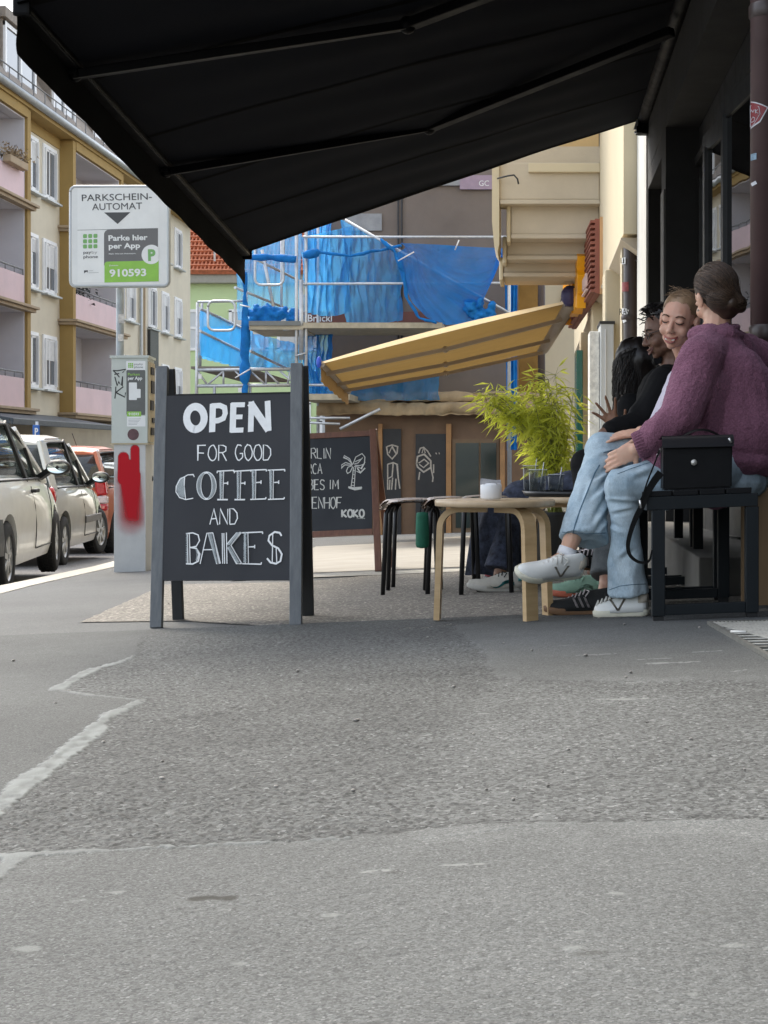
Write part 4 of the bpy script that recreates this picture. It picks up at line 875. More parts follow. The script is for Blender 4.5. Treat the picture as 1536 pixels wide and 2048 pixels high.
# ================================================================ black awnings
M_fab = M('black_canvas', (.0066, .0076, .0108), .9, .15, 2.2, .12, 300, spec=.08)
M_arm = M('black_arm', (.0015, .0015, .002), .5, .1, 5, spec=.12)
M_track = M('bar_edge', (.055, .05, .04), .4, .1, 5, metal=.5)
FXL, FXW = -2.17, .84
def awning(y0, y1, label, zf0, zf1, FXL=-2.17, zm=2.99):
    t = thing('black_awning', (FXW, (y0+y1)/2, 2.99), label, 'awning')
    def P(u, v):
        yy = y0-.05+(y1-y0+.05)*v; zf = zf0+(zf1-zf0)*v
        return V((FXW-.02+(FXL-FXW+.02)*u, yy, zm+(zf-zm)*u+.02*math.sin(math.pi*u)*(.6+.4*math.sin(math.pi*v))+.006*math.sin(v*70+u*4)*math.sin(math.pi*u)+.014*noise.noise(V((u*2.5+v*3, v*9-u*4, 1)))*math.sin(math.pi*u)))
    mb = MB(); nu, nv = 40, 90; mb.grid(P, nu, nv)
    mb.build('canvas', M_fab, t, fix=False)
    mb = MB()
    for k in range(1, 5):                               # stitched seams between the canvas widths
        v = k/5; mb.grid(lambda a, b: P(a, v+(b-.5)*.008)+V((0, 0, -.003)), 40, 1)
    for v in (.006, .994): mb.grid(lambda a, b: P(a, v+(b-.5)*.012)+V((0, 0, -.004)), 40, 1)
    mb.build('seam', M('seam', (.002, .002, .002), .9, spec=.05), t, fix=False)
    a, b = V((FXL, y0, zf0)), V((FXL, y1, zf1))
    mb = MB(); mb.beam(a, b, .07, .06, bev=.008); bar_ = mb.build('front_bar', M_arm, t)
    mb = MB(); mb.beam(a+V((.037, 0, -.018)), b+V((.037, 0, -.018)), .005, .007); mb.build('bar_edge', M_track, bar_)
    for e, s in ((a, -1), (b, 1)): MB().box(e+V((.012, s*.02, -.006)), (.075, .03, .09), None, .012).build('end_cap', M_arm, bar_)
    mb = MB()
    def val(u, v):
        p = a.lerp(b+V((0, .1, 0)), u); hh = .195+.003*math.sin(u*19)+.004*noise.noise(V((u*11, 3, 0)))+.03*max(0, u-.9)*10
        w = (.004*math.sin(u*52)+.010*noise.noise(V((u*14, v*2, 0))))*v
        return p+V((-.016-w-.015*v*math.sin(u*3), 0, -.01-hh*v))
    mb.grid(val, 160, 10); mb.build('valance', M('black_valance', (.0055, .0053, .005), .95, .2, 12, .2, 200, spec=.08), t, fix=False)
    mb = MB(); mb.tube([(FXW, y0, zm+.01), (FXW, y1, zm+.01)], .055, 14); mb.beam((FXW+.02, y0, zm+.1), (FXW+.02, y1, zm+.1), .06, .06); mb.build('roller', M_arm, t)
    mb = MB()
    for e in (y0+.05, y1-.02): mb.box((FXW-.0, e, 2.97), (.1, .09, .2), None, .01); mb.box((FXW-.04, e-.005, 2.90), (.04, .1, .05)); 
    mb.build('bracket', M_arm, t)
    mb = MB()
    for e in (y1-.02,): mb.box((FXW-.055, e-.03, 2.955), (.02, .02, .11), Matrix.Rotation(.3, 3, 'Y')); mb.box((FXW-.03, e-.05, 3.045), (.07, .03, .02)); mb.box((FXW-.05, e-.035, 2.885), (.05, .03, .014), Matrix.Rotation(-.3, 3, 'Y'))
    mb.build('bracket_bolt', M('bare_steel', (.35, .35, .36), .4, .2, 9, metal=.8), t)
    return t, P
aw, PF = awning(6.36, 11.32, 'large black folding arm awning stretched overhead above chalkboard and tables', 2.36, 1.986)
mb = MB()
def arm(front, elbow, shoulder):
    dn = V((0, 0, -.045)); front = front+dn*.6; elbow = elbow+dn; shoulder = shoulder+dn
    mb = MB(); mb.beam(front, elbow, .055, .045, bev=.006); mb.beam(elbow, shoulder, .065, .05, bev=.006); mb.sph(elbow, .045); mb.sph(front, .035); mb.box(front+V((-.01, .02, .02)), (.06, .12, .05), None, .008)
    ar = mb.build('arm', M_arm, aw)
    mb = MB(); o = V((0, -.03, -.026)); mb.beam(front+o, elbow+o, .004, .004); mb.build('arm_edge', M_track, ar)
arm(W(150, 138, 7.1), W(815, 32, 7.5), V((.8, 6.75, 2.95)))
arm(W(332, 335, 8.85), W(858, 242, 9.7), V((.8, 8.6, 2.93)))
# ================================================================ parked cars
M_tyre = M('tyre_rubber', (.018, .018, .018), .8, .2, 20, .3, 60)
M_rim = M('rim_silver', (.55, .55, .54), .35, .1, 8, metal=.7)
M_gum = M('window_rubber', (.012, .012, .012), .5)
M_cglass = clear('car_glass', (.72, .80, .80), .30, .02)
M_under = M('underbody', (.01, .01, .01), .9)
M_lamp = M('tail_lamp_red', (.45, .008, .012), .12, .2, 30, coat=.6)
M_lampw = M('tail_lamp_clear', (.62, .50, .48), .12, .2, 40, coat=.6)
M_bump = M('dark_plastic', (.035, .036, .037), .4, .15, 8)
M_mirror = M('mirror_glass', (.62, .68, .64), .05, .05, 4, metal=.95)
def paint(name, col, metal=0):
    m, nt, b = nodes(name); b.inputs['Base Color'].default_value = (*col, 1); b.inputs['Roughness'].default_value = .3; b.inputs['Metallic'].default_value = metal
    b.inputs['Coat Weight'].default_value = .5; b.inputs['Coat Roughness'].default_value = .03
    co = texco(nt); nt.links.new(ramp(nt, noi(nt, co, 5, 6), [(.35, tuple(c*.93 for c in col)), (.65, tuple(min(1, c*1.04) for c in col))]), b.inputs['Base Color']); return m
def car(name, loc, rz, label, col, metal=0, L=3.9, hgt=1.46, wb=2.45, wid=1.66, belt=.93, tail=.75, rear_bumper_dark=False, lamp='tall', steer=0, moulding=False, nose=.72):
    t = thing(name, loc, label, 'car', 'cars parked along the kerb', rz)
    P = paint(name+'_paint', col, metal)
    fo = (L-wb)*.5; yf, yr = wb/2+fo, -wb/2-fo; hw = wid/2
    # (y, half width factor, bottom, belt height)
    st = [(yr, .78, .36, belt*.86), (yr+.05, .88, .28, belt*.95), (yr+.22, .96, .2, belt*1.005), (yr+.7, 1, .17, belt*1.01), (-.3, 1, .17, belt), (.5, 1, .17, belt*.975), (yf-1.2, 1, .17, belt*.95), (yf-.75, .98, .18, belt*.90), (yf-.4, .94, .2, belt*.83), (yf-.15, .84, .24, belt*.73), (yf-.03, .72, .3, belt*.6), (yf, .62, .36, belt*.5)]
    def ring(y, f, zb, zt):
        w = hw*f; h = zt-zb
        half = [(0, zb), (w*.75, zb), (w*.95, zb+.04*h), (w*.985, zb+.16*h), (w*1.0, zb+.36*h), (w*1.0, zb+.58*h), (w*.975, zb+.76*h), (w*.94, zb+.9*h), (w*.90, zb+.97*h), (w*.82, zt), (0, zt+.015)]
        return [V((x, y, z)) for x, z in half]+[V((-x, y, z)) for x, z in half[-2:0:-1]]
    yy = []
    for i in range(len(st)-1):
        for k in range(3): q = k/3; yy.append(tuple(st[i][j]*(1-q)+st[i+1][j]*q for j in range(4)))
    yy.append(st[-1]); b = MB().loft([ring(*q) for q in yy])
    cut = MB()
    for y in (-wb/2, wb/2):
        for sx in (-1, 1): cut.tube([(sx*(hw-.3), y, .30), (sx*(hw+.2), y, .30)], .355, 28)
    me = boolean(b, cut); me.polygons.foreach_set('use_smooth', [True]*len(me.polygons))
    try: me.set_sharp_from_angle(angle=math.radians(38))
    except Exception: pass
    me.materials.clear(); body = link('body', me, P, t)
    # greenhouse: see-through shell, roof, pillars
    gy0, gy1 = yr+.12, yf-nose-.28; top0, top1 = yr+.42, gy1-.95
    def gr(y, zb, zt, wb_, wt): return [V((wb_, y, zb)), V((wt, y, zt)), V((-wt, y, zt)), V((-wb_, y, zb))]
    roofl = [(gy0, belt*1.0), (top0-.08, hgt-.1), (top0+.2, hgt-.02), (-.15, hgt), (top1-.1, hgt-.03), (top1+.15, hgt-.10), (gy1, belt*.95)]
    def zr(y):
        for (a, za), (c, zc) in zip(roofl[:-1], roofl[1:]):
            if a <= y <= c: return za+(zc-za)*(y-a)/(c-a)
        return belt
    bw, tw = hw*.90, hw*.70
    def sidex(z): q = max(0, min(1, (z-belt)/(hgt-belt))); return bw+(tw-bw)*q
    sc_ = MB(); n = 26; R = []
    for i in range(n+1):
        y = gy0+.03+(gy1-gy0-.06)*i/n; z = zr(y)-.012; zb = belt*.94; w2 = sidex(z)
        R.append([V((bw-.012, y, zb)), V((sidex((zb+z)/2)-.006, y, (zb+z)/2)), V((w2-.02, y, z)), V((-w2+.02, y, z)), V((-sidex((zb+z)/2)+.006, y, (zb+z)/2)), V((-bw+.012, y, zb))])
    sc_.loft(R); g = sc_.build('windows', M_cglass, t, False)
    rf = MB(); R = []
    for i in range(17):
        y = top0-.06+(top1+.14-top0+.06)*i/16; z = zr(y); w = sidex(z)
        R.append([V((w+.012, y, z-.055)), V((w*.96, y, z-.012)), V((w*.7, y, z+.022)), V((0, y, z+.034)), V((-w*.7, y, z+.022)), V((-w*.96, y, z-.012)), V((-w-.012, y, z-.055)), V((0, y, z-.03))])
    rf.loft(R); roof = rf.build('roof', P, t, False)
    pm, pb = P, M_gum
    def pillar(mt, y0, z0, y1, z1, w, th=.05, sides=(1, -1)):
        for sx in sides:
            mb = MB(); a = V((sx*(sidex(z0)+.002), y0, z0)); c = V((sx*(sidex(z1)+.002), y1, z1)); mb.beam(a, c, w, th, (sx, 0, .25), .01); mb.build('pillar', mt, t, False)
    pillar(pm, gy1-.03, belt*.93, top1+.08, hgt-.10, .055)                      # A
    pillar(pb, -.05+wb*.02, belt*.95, -.22, hgt-.04, .09, .03)               # B
    pillar(pb, gy1-.52, belt*.95, gy1-.62, zr(gy1-.62)-.05, .03, .03)
    pillar(pm, gy0+.22, belt*.95, top0-.02, hgt-.07, .30 if tail > .7 else .2, .05)     # C
    tr = MB()
    for sx in (1, -1):
        tr.tube([(sx*(bw+.004), yy_, belt*.955+.01) for yy_ in (gy0+.3, -.3, .4, gy1-.1)], .012, 6)
        tr.tube([(sx*(sidex(zr(q)-.06)+.004), q, zr(q)-.06) for q in [top0+(top1+.2-top0)*k/10 for k in range(11)]]+[(sx*(bw-.0), gy1-.06, belt*.96)], .013, 6)
    tr.build('window_trim', M_gum, t, False)
    # interior hints
    it = MB()
    for sx in (-.36, .36):
        for y in (.15, -.75):
            it.box((sx, y-.12, belt+.02), (.46, .12, .5), Matrix.Rotation(-.2, 3, 'X'), .04); it.box((sx, y-.2, belt+.36), (.26, .09, .18), None, .04)
    it.box((0, gy1-.55, belt*.96), (1.2, .4, .1), None, .03); it.tube([(-.36+.17*math.cos(a), gy1-.85, belt+.02+.17*math.sin(a)) for a in [k*.4 for k in range(17)]], .015, 6)
    it.build('seats', M('car_seat', (.04, .045, .05), .9), t, False)
    rw = MB(); R = []                                   # rear screen panel and hatch seam
    dm = MB(); dm.tube([V((.99*hw*.9, yr+.12, belt*.9)), V((0, yr+.05, belt*.93)), V((-.99*hw*.9, yr+.12, belt*.9))], .006, 5); dm.build('hatch_seam', M_gum, t, False)
    for y in (-wb/2, wb/2):                             # wheels
        for sx in (1, -1):
            rot = Matrix.Rotation(steer if y > 0 else 0, 3, 'Z'); c = V((sx*(hw-.09), y, .295))
            prof = [(.19, -.085), (.25, -.09), (.285, -.08), (.297, -.05), (.299, 0), (.297, .05), (.285, .08), (.25, .09), (.19, .085)]
            w = MB(); w.lathe((0, 0, 0), prof, 36)
            for k in range(40):                         # tread blocks
                a = k*math.pi/20
                for zz, sk in ((-.045, .12), (.0, 0), (.045, -.12)):
                    w.box((.299*math.cos(a+sk*.3), .299*math.sin(a+sk*.3), zz), (.008, .03, .035), rotz(a))
            TR = rot @ Matrix.Rotation(math.radians(90), 3, 'Y')
            w.v = [c+TR @ p for p in w.v]; wh = w.build('wheel', M_tyre, t, False)
            r = MB(); s2 = 1 if sx > 0 else -1
            r.lathe((0, 0, 0), [(.20, .075*s2), (.195, .06*s2), (.18, .045*s2), (.03, .06*s2), (.0, .062*s2)], 32)
            for k in range(7):
                a = k*2*math.pi/7; r.beam(V((.03*math.cos(a), .03*math.sin(a), .07*s2)), V((.188*math.cos(a), .188*math.sin(a), .062*s2)), .05, .02, (0, 0, 1), .006)
            r.lathe((0, 0, 0), [(.19, .078*s2), (.2, .082*s2), (.205, .072*s2)], 32)
            r.v = [c+TR @ p for p in r.v]; r.build('rim', M_rim, wh, False)
    un = MB(); un.box((0, 0, .24), (wid-.5, L-.5, .12)); un.build('underbody', M_under, t, False)
    for sx in (1, -1):                                  # mirrors
        m = MB(); c = V((sx*(hw+.10), gy1-.36, belt+.07)); m.sph(c, (.115, .075, .075), None, 16); m.beam(c-V((sx*.08, 0, .03)), V((sx*(bw-.0), gy1-.30, belt*.97)), .06, .05); mi = m.build('mirror', M_gum, t, False)
        q = MB(); q.lathe((0, 0, 0), [(0, 0), (.09, 0), (.094, .006)], 24); q.v = [c+V((p.x, -.072-p.z*.2, p.y*.58)) for p in q.v]; q.build('mirror_glass', M_mirror, mi, False)
        h = MB(); h.box((sx*(hw*.995), -.02, belt*.86), (.05, .2, .035), None, .012); h.build('door_handle', M_gum if not metal else P, t, False)
        sm = MB()
        def sx_at(z, y): return sx*(hw*1.0+.002)
        zt, zb = belt*.90, .30
        for y in (.08-.08, gy1-.1):
            sm.tube([(sx*(hw*.94+.004), y, zt), (sx*(hw*.985+.004), y+.0, belt*.72), (sx*(hw+.003), y, belt*.55), (sx*(hw+.003), y, .42), (sx*(hw*.99+.003), y, zb)], .004, 4)
        sm.tube([(sx*(hw*.99+.003), 0, zb), (sx*(hw*.99+.003), gy1-.1, zb)], .005, 4)
        sm.build('door_seam', M_gum, t, False)
        if moulding:
            q = MB(); q.box((sx*(hw+.008), .55, .50), (.025, 1.1, .09), None, .012); q.build('side_moulding', M('grey_moulding', (.16, .15, .14), .5), t, False)
        la = MB(); lb = MB()
        if lamp == 'tall':
            la.box((sx*(hw*.88), yr+.115, belt*1.0), (.16, .12, .28), Matrix.Rotation(-.12*sx, 3, 'Y'), .03); lb.box((sx*(hw*.885), yr+.10, belt*.80), (.2, .12, .11), None, .025); la.box((sx*(hw*.885), yr+.09, belt*.69), (.2, .12, .1), None, .03)
        else:
            la.sph((sx*(hw*(.70 if rear_bumper_dark else .93)), yr+(.04 if rear_bumper_dark else .14), belt*.86), (.055, .10, .13), None, 14)
        la.build('tail_lamp', M_lamp, t, False)
        if lb.v: lb.build('tail_lamp', M_lampw, t, False)
    if rear_bumper_dark:
        rb = MB(); R = []
        for y, f in ((yr-.03, .8), (yr+.02, .9), (yr+.2, .985), (yr+.42, 1.012)):
            w = hw*f; R.append([V((w, y, .33)), V((w+.005, y, .45)), V((w-.01, y, .62)), V((-w+.01, y, .62)), V((-w-.005, y, .45)), V((-w, y, .33))])
        rb.loft(R); rb.build('bumper', M_bump, t, False)
    pl = MB(); pl.box((0, yr-.012, .62), (.52, .012, .11)); pl.build('number_plate', M_white, t, False)
    an = MB(); an.tube([(0, top1, hgt), (0, top1-.35, hgt+.22)], .006, 5); an.build('antenna', M_gum, t, False)
    return t
def rz_(x, y): return gz(x, y)-.1
car('white_hatchback', (-5.29, 13.35, rz_(-5.2, 13.35)), math.radians(9), 'cream white hatchback nearest the camera with dark rear bumper', (.88, .87, .82), 0, 3.95, 1.47, 2.5, 1.68, .95, .75, True, 'round', math.radians(3))
car('silver_hatchback', (-6.43, 18.7, rz_(-6.4, 18.7)+.02), math.radians(6.5), 'silver beige hatchback with grey side moulding between white and red cars', (.56, .54, .48), .5, 3.8, 1.53, 2.45, 1.66, .95, .75, False, 'round', math.radians(-9), True)
car('red_hatchback', (-7.13, 23.5, rz_(-7.1, 23.5)+.05), math.radians(4), 'metallic copper red hatchback with tall tail lamps partly behind the ticket machine', (.50, .13, .05), .3, 3.9, 1.56, 2.45, 1.72, 1.0, .6, False, 'tall', 0)
# ================================================================ parking ticket machine and its sign
M_pm = M('machine_paint', (.50, .54, .50), .5, .06, 4, stain=.12)
M_pmside = M('machine_side', (.42, .36, .24), .55, .1, 8, stain=.3)
M_conc = M('painted_column', (.50, .51, .50), .7, .08, 6, .3, 60, stain=.25)
YM = 12.1; base = G(262, 1140); s_m = F/YM
def at(px, py, Y): return W(px, py, Y)
pm = thing('ticket_machine', (base.x, 12.1, gz(base.x, 12.1)), 'pale grey parking ticket machine with red spray paint on its column', 'ticket machine')
zb = gz(base.x, 12.1)-.02
def body(x0, x1, xs, z0, z1, d=.30, y=YM, skew=.012):
    a = V((at(x0, 900, y).x, y, 0)); b = V((at(x1, 900, y-.02).x, y-.02, 0)); c = V((at(xs, 900, y+d).x, y+d, 0)); dd = a+(c-b)
    return [a, b, c, dd]
def pr(quad, z0, z1): return MB().prism([V((q.x, q.y, z0)) for q in quad], (0, 0, z1-z0))
q_up = body(223, 295, 308, 0, 0, .34); q_lo = body(228, 291, 304, 0, 0, .30)
zt = at(250, 716, YM).z; zm = at(250, 886, YM).z
pr(q_up, zm, zt).build('head', M_pm, pm)
pr(q_lo, zb, zm-.002).build('column', M_conc, pm)
cap = [q+V((dx_, dy_, 0)) for q, dx_, dy_ in zip(q_up, (-.012, .012, .012, -.012), (-.012, -.012, .012, .012))]
MB().prism([V((q.x, q.y, zt)) for q in cap], (0, 0, .02)).build('lid', M_pm, pm)
MB().prism([V((q.x, q.y, zm-.012)) for q in cap], (0, 0, .011)).build('base_trim', M_pmside, pm)
sn = (q_up[2]-q_up[1]).normalized(); sp_ = Plane(q_up[1], sn, (0, 0, 1)); sp_.n = V((sn.y, -sn.x, 0))
def sbox(mb, u0, z0, u1, z1, t, base=0.):
    vs = [q_up[1]+sn*u+V((0, 0, z))+sp_.n*o for o in (base, base+t) for u, z in ((u0, z0), (u1, z0), (u1, z1), (u0, z1))]
    mb.add(vs, [(0, 1, 2, 3), (4, 5, 6, 7), (0, 1, 5, 4), (1, 2, 6, 5), (2, 3, 7, 6), (3, 0, 4, 7)])
mb = MB(); sbox(mb, .01, zm+.01, .33, zt-.03, .012); mb.build('operating_panel', M_pmside, pm)
mb = MB()
for z, h, u in ((zt-.13, .06, .08), (zt-.28, .1, .1), (zt-.42, .08, .06), (zt-.52, .04, .14), (zt-.62, .06, .08)): sbox(mb, u, z, u+.15, z+h, .01, .013)
mb.build('coin_slot', M_dark, pm)
mb = MB(); sbox(mb, .02, zb+.75, .26, zm-.05, .012, -.03); sbox(mb, .02, zb+.15, .26, zb+.68, .012, -.03); mb.build('service_door', M_pmside, pm)
plm = Plane(q_up[0]+V((0, 0, zm)), q_up[1]-q_up[0], (0, 0, 1))
M_ink = M('black_marker', (.02, .02, .02), .6, .2, 30); M_gre = M('sticker_grey', (.10, .105, .10), .4, .1, 20); M_lime = M('sticker_lime', (.24, .50, .06), .4, .08, 10); M_pwh = M('print_white', (.74, .76, .75), .45, .04, 10); M_lgre = M('print_green', (.17, .40, .12), .45, .08, 10)
zx = lambda x, y: (220+x/10.24, 700+y/10.24)
mb = MB()
for st in ([(60, 420), (150, 425), (325, 395), (255, 465)], [(70, 425), (140, 490), (195, 560)], [(90, 500), (190, 480)], [(100, 550), (150, 735), (180, 650), (245, 735), (258, 540)], [(120, 750), (115, 870), (100, 995)], [(275, 750), (120, 870), (305, 965), (318, 870)]): stroke(mb, plm, [zx(*p) for p in st], .009)
mb.build('graffiti', M_ink, pm)
mb = MB(); mb.flat(plm, rrect(plm, 252.5, 722, 291, 742, 1.5), .001); mb.flat(plm, rrect(plm, 254, 832, 291, 853, 1), .001); mb.build('sticker', M_pwh, pm, fix=False)
mb = MB(); mb.flat(plm, rrect(plm, 253, 740, 290.5, 830, 2), .0016); mb.build('sticker', M_gre, pm, fix=False)
mb = MB(); mb.flat(plm, rrect(plm, 254, 823, 282.5, 833, 1), .0022); type_on(mb, plm, 'Parken', 256, 751, 279.5, 746, .01, .0022)
for i in range(3):
    for j in range(3): mb.flat(plm, rrect(plm, 256.5+3.6*i, 726+3.4*j, 259.3+3.6*i, 728.8+3.4*j, .5), .0022)
mb.build('sticker_print', M_lime, pm, fix=False)
mb = MB(); mb.flat(plm, rrect(plm, 258, 765, 274, 800, 1.5), .0021); mb.flat(plm, rrect(plm, 267, 778, 281.5, 796, 1.5), .0026); type_on(mb, plm, 'per App', 256, 759.5, 284.5, 753, .02, .0022); type_on(mb, plm, '910593', 257.5, 830.5, 278, 825.5, .02, .0028)
stroke(mb, plm, [(276, 772.5), (284, 773), (286, 778), (287, 797), (290, 802)], .004); stroke(mb, plm, [(257.5, 813.5), (282, 813)], .004); stroke(mb, plm, [(257.5, 806), (279, 805)], .002); stroke(mb, plm, [(257.5, 816.5), (287, 816)], .002)
mb.build('sticker_print', M_pwh, pm, fix=False)
mb = MB(); type_on(mb, plm, 'payby', 268.5, 730, 286, 726, .0, .0022); type_on(mb, plm, 'phone', 268.5, 736, 286, 732, .01, .0022)
for k in range(5): stroke(mb, plm, [(257, 838+2.8*k), (282-2*k, 837.5+2.8*k)], .0025)
mb.build('sticker_print', M('print_grey', (.2, .22, .22), .5), pm, fix=False)
mb = MB(); mb.flat(plm, [plm.at(266.5+11.5*math.cos(a), 869+11.5*math.sin(a)) for a in [k*math.pi/12 for k in range(24)]], .0015); mb.build('sticker', M('purple_sticker', (.10, .045, .05), .5, .4, 40), pm, fix=False)
mb = MB(); random.seed(4)
for st in ([(259, 866), (263, 861), (268, 861), (265, 866), (260, 870), (258, 873)], [(262, 874), (268, 868), (273, 866), (275, 873), (272, 878)], [(266, 879), (268, 873), (271, 871)], [(270, 862), (274, 865)]): stroke(mb, plm, st, .011)
mb.build('sticker_print', M_pwh, pm, fix=False)
# red spray paint: soft edged, thinning towards the bottom
def spray():
    m, nt, b = nodes('red_spray'); co = texco(nt, 'UV'); b.inputs['Specular IOR Level'].default_value = .2; b.inputs['Base Color'].default_value = (.43, .0015, .010, 1); b.inputs['Roughness'].default_value = .45
    at_ = nt.nodes.new('ShaderNodeAttribute'); at_.attribute_name = 'cover'
    tr = nt.nodes.new('ShaderNodeBsdfTransparent'); mx = nt.nodes.new('ShaderNodeMixShader'); nt.links.new(at_.outputs['Fac'], mx.inputs[0])
    nt.links.new(tr.outputs[0], mx.inputs[1]); nt.links.new(b.outputs[0], mx.inputs[2]); nt.links.new(mx.outputs[0], nt.nodes['Material Output'].inputs[0]); return m
pll = Plane(q_lo[0]+V((0, 0, zm)), q_lo[1]-q_lo[0], (0, 0, 1)); mb = MB(); cov = []
NU, NV = 40, 90
for j in range(NV+1):
    for i in range(NU+1):
        px = 229.5+60*i/NU; py = 889+190*j/NV; mb.v.append(pll.P(pll.at(px, py), .0015))
        def sd(ax, ay, bx, by, r):
            t = max(0, min(1, ((px-ax)*(bx-ax)+(py-ay)*(by-ay))/((bx-ax)**2+(by-ay)**2))); return math.hypot(px-ax-t*(bx-ax), py-ay-t*(by-ay))-r
        d = min(sd(270, 899, 271, 1030, 9), sd(247, 915, 246, 960, 11), sd(255, 935, 262, 1030, 17), sd(268, 950, 270, 1035, 13))
        soft = .7+max(0, py-955)*.16+max(0, 250-px)*.12*(py > 960)
        c = max(0, min(1, .5-d/soft*.5)); d2 = sd(256, 960, 262, 1040, 22); c = max(c, .45*max(0, min(1, .5-d2/26))*(1 if py > 940 else 0)); cov.append(c)
mb.f = [(j*(NU+1)+i, j*(NU+1)+i+1, (j+1)*(NU+1)+i+1, (j+1)*(NU+1)+i) for j in range(NV) for i in range(NU)]; mb.s = [True]*len(mb.f)
o = mb.build('red_paint', spray(), pm, fix=False); a = o.data.attributes.new('cover', 'FLOAT', 'POINT'); a.data.foreach_set('value', cov)
# sign on its post behind the machine
ps = thing('parking_sign', (at(240, 900, 12.6).x, 12.6, gz(-3.3, 12.6)), 'white square pay parking sign with green and grey panels above the ticket machine', 'sign')
mb = MB(); mb.tube([(at(240, 900, 12.6).x, 12.6, zb), (at(240, 900, 12.6).x, 12.6, at(240, 380, 12.6).z)], .032, 14); po = mb.build('pole', M('worn_zinc', (.30, .33, .34), .6, .2, 14, .2, 40, metal=.3, stain=.5), ps)
mb = MB(); mb.bb((at(236, 640, 12.55).x, 12.562, at(236, 646, 12.55).z), (at(248, 620, 12.55).x, 12.568, at(236, 628, 12.55).z)); mb.bb((at(235, 690, 12.55).x, 12.561, at(236, 682, 12.55).z), (at(246, 620, 12.55).x, 12.567, at(236, 668, 12.55).z)); mb.build('torn_sticker', M('torn_paper', (.5, .48, .45), .8, .4, 30), po)
YP = 12.5; tl, tr_, br, bl = W(141.5, 378, YP), W(334, 372, YP), W(337, 567, YP), W(144, 573, YP)
pls_ = Plane((tl+br)/2+V((0, -.02, 0)), (tr_+br)-(tl+bl), (tl+tr_)-(bl+br))
R0 = rrect(pls_, 142, 374.5, 335.5, 570.5, 9)
mb = MB(); mb.prism([pls_.P(q, 0) for q in R0], -pls_.n*.03); mb.build('panel', M('sign_white', (.70, .72, .71), .4, .05, 6, stain=.1), ps)
mb = MB(); pts = [pls_.P(q, -.012) for q in rrect(pls_, 141, 373.5, 336.7, 571.7, 10)]; mb.tube(pts+[pts[0]], .016, 8); mb.build('rim', M_zinc, ps)
for k in range(2): mb = MB(); mb.bb((at(240, 0, 12.5).x-.06, 12.535, at(0, 400+140*k, 12.5).z-.02), (at(240, 0, 12.5).x+.06, 12.58, at(0, 400+140*k, 12.5).z+.02)); mb.build('clamp', M_zinc, ps)
q7 = lambda x, y: (140+x/7.314, 360+y/7.314)
tilt = -30/1280
def qs(x, y): return q7(x, y+tilt*(x-100))
def poly(mb, pts, off): mb.flat(pls_, [pls_.at(*qs(*p)) for p in pts], off)
def rr7(x0, y0, x1, y1, r, corners=(1, 1, 1, 1)):
    out = []
    for (cx, cy, a0), on, c in zip(((x0+r, y0+r, 180), (x1-r, y0+r, 270), (x1-r, y1-r, 0), (x0+r, y1-r, 90)), corners, ((x0, y0), (x1, y0), (x1, y1), (x0, y1))):
        out += [(cx+r*math.cos(math.radians(a0+15*i)), cy+r*math.sin(math.radians(a0+15*i))) for i in range(7)] if on else [c]
    return out
M_ptx = M('print_charcoal', (.055, .058, .06), .45, .05, 10); M_pgr = M('print_dark_grey', (.13, .13, .13), .45, .05, 10)
mb = MB(); poly(mb, rr7(110, 122, 1300, 1500, 10), .001); mb.build('face', M_pwh, ps, fix=False)
mb = MB(); poly(mb, [(500, 485), (885, 490), (697, 658)], .0022); poly(mb, [(110, 732), (1290, 732), (1290, 737), (110, 737)], .0022)
def t7(mb, text, x0, yb, x1, yt, bold=0., off=.003):
    a = qs(x0, yb); b = qs(x1, yt); type_on(mb, pls_, text, a[0], a[1], b[0], a[1]+(yt-yb)/7.314, bold, off, slope=tilt)
t7(mb, 'PARKSCHEIN-', 175, 312, 1200, 215, .004); t7(mb, 'AUTO', 325, 448, 735, 350, .004); t7(mb, 'M', 752, 448, 850, 350, 0); t7(mb, 'AT', 862, 448, 1058, 350, .004)
t7(mb, 'pay', 198, 1082, 312, 1040, .012); t7(mb, 'phone', 198, 1148, 410, 1105, .012)
poly(mb, [(205, 1325), (262, 1325), (262, 1365), (250, 1345), (230, 1350), (208, 1370)], .0022)
mb.build('lettering', M_ptx, ps, fix=False)
mb = MB(); t7(mb, 'by', 318, 1082, 402, 1040, 0); poly(mb, [(275, 1330), (340, 1330), (340, 1336), (275, 1336)], .002); poly(mb, [(275, 1360), (420, 1358), (420, 1364), (275, 1366)], .002); mb.build('lettering', M('print_mid_grey', (.35, .36, .36), .5), ps, fix=False)
mb = MB(); poly(mb, rr7(498, 738, 1288, 1260, 70, (1, 0, 0, 0)), .0016); mb.build('grey_field', M_pgr, ps, fix=False)
mb = MB(); poly(mb, rr7(505, 1205, 1298, 1510, 45, (1, 0, 0, 0)), .0022); mb.build('green_field', M_lime, ps, fix=False)
mb = MB(); poly(mb, [(1190+142*math.cos(a), 1115+142*math.sin(a)) if 1190+142*math.cos(a) < 1298 else (1298, 1115+142*math.sin(a)) for a in [k*math.pi/20 for k in range(40)]], .0028)
t7(mb, 'Parke hier', 565, 900, 1138, 822, .03); t7(mb, 'per App', 568, 1015, 1028, 940, .03); t7(mb, '910593', 580, 1425, 1118, 1322, .03, .0032)
t7(mb, 'Mehr Infos am Automaten.', 570, 1102, 968, 1082, .012); t7(mb, 'Zonennr.', 572, 1272, 712, 1252, .012, .0032)
mb.build('lettering', M_pwh, ps, fix=False)
mb = MB(); t7(mb, 'P', 1145, 1200, 1255, 1045, .05, .0036)
for i in range(3):
    for j in range(3): poly(mb, rr7(192+76*i, 795+76*j, 250+76*i, 853+76*j, 14), .0024)
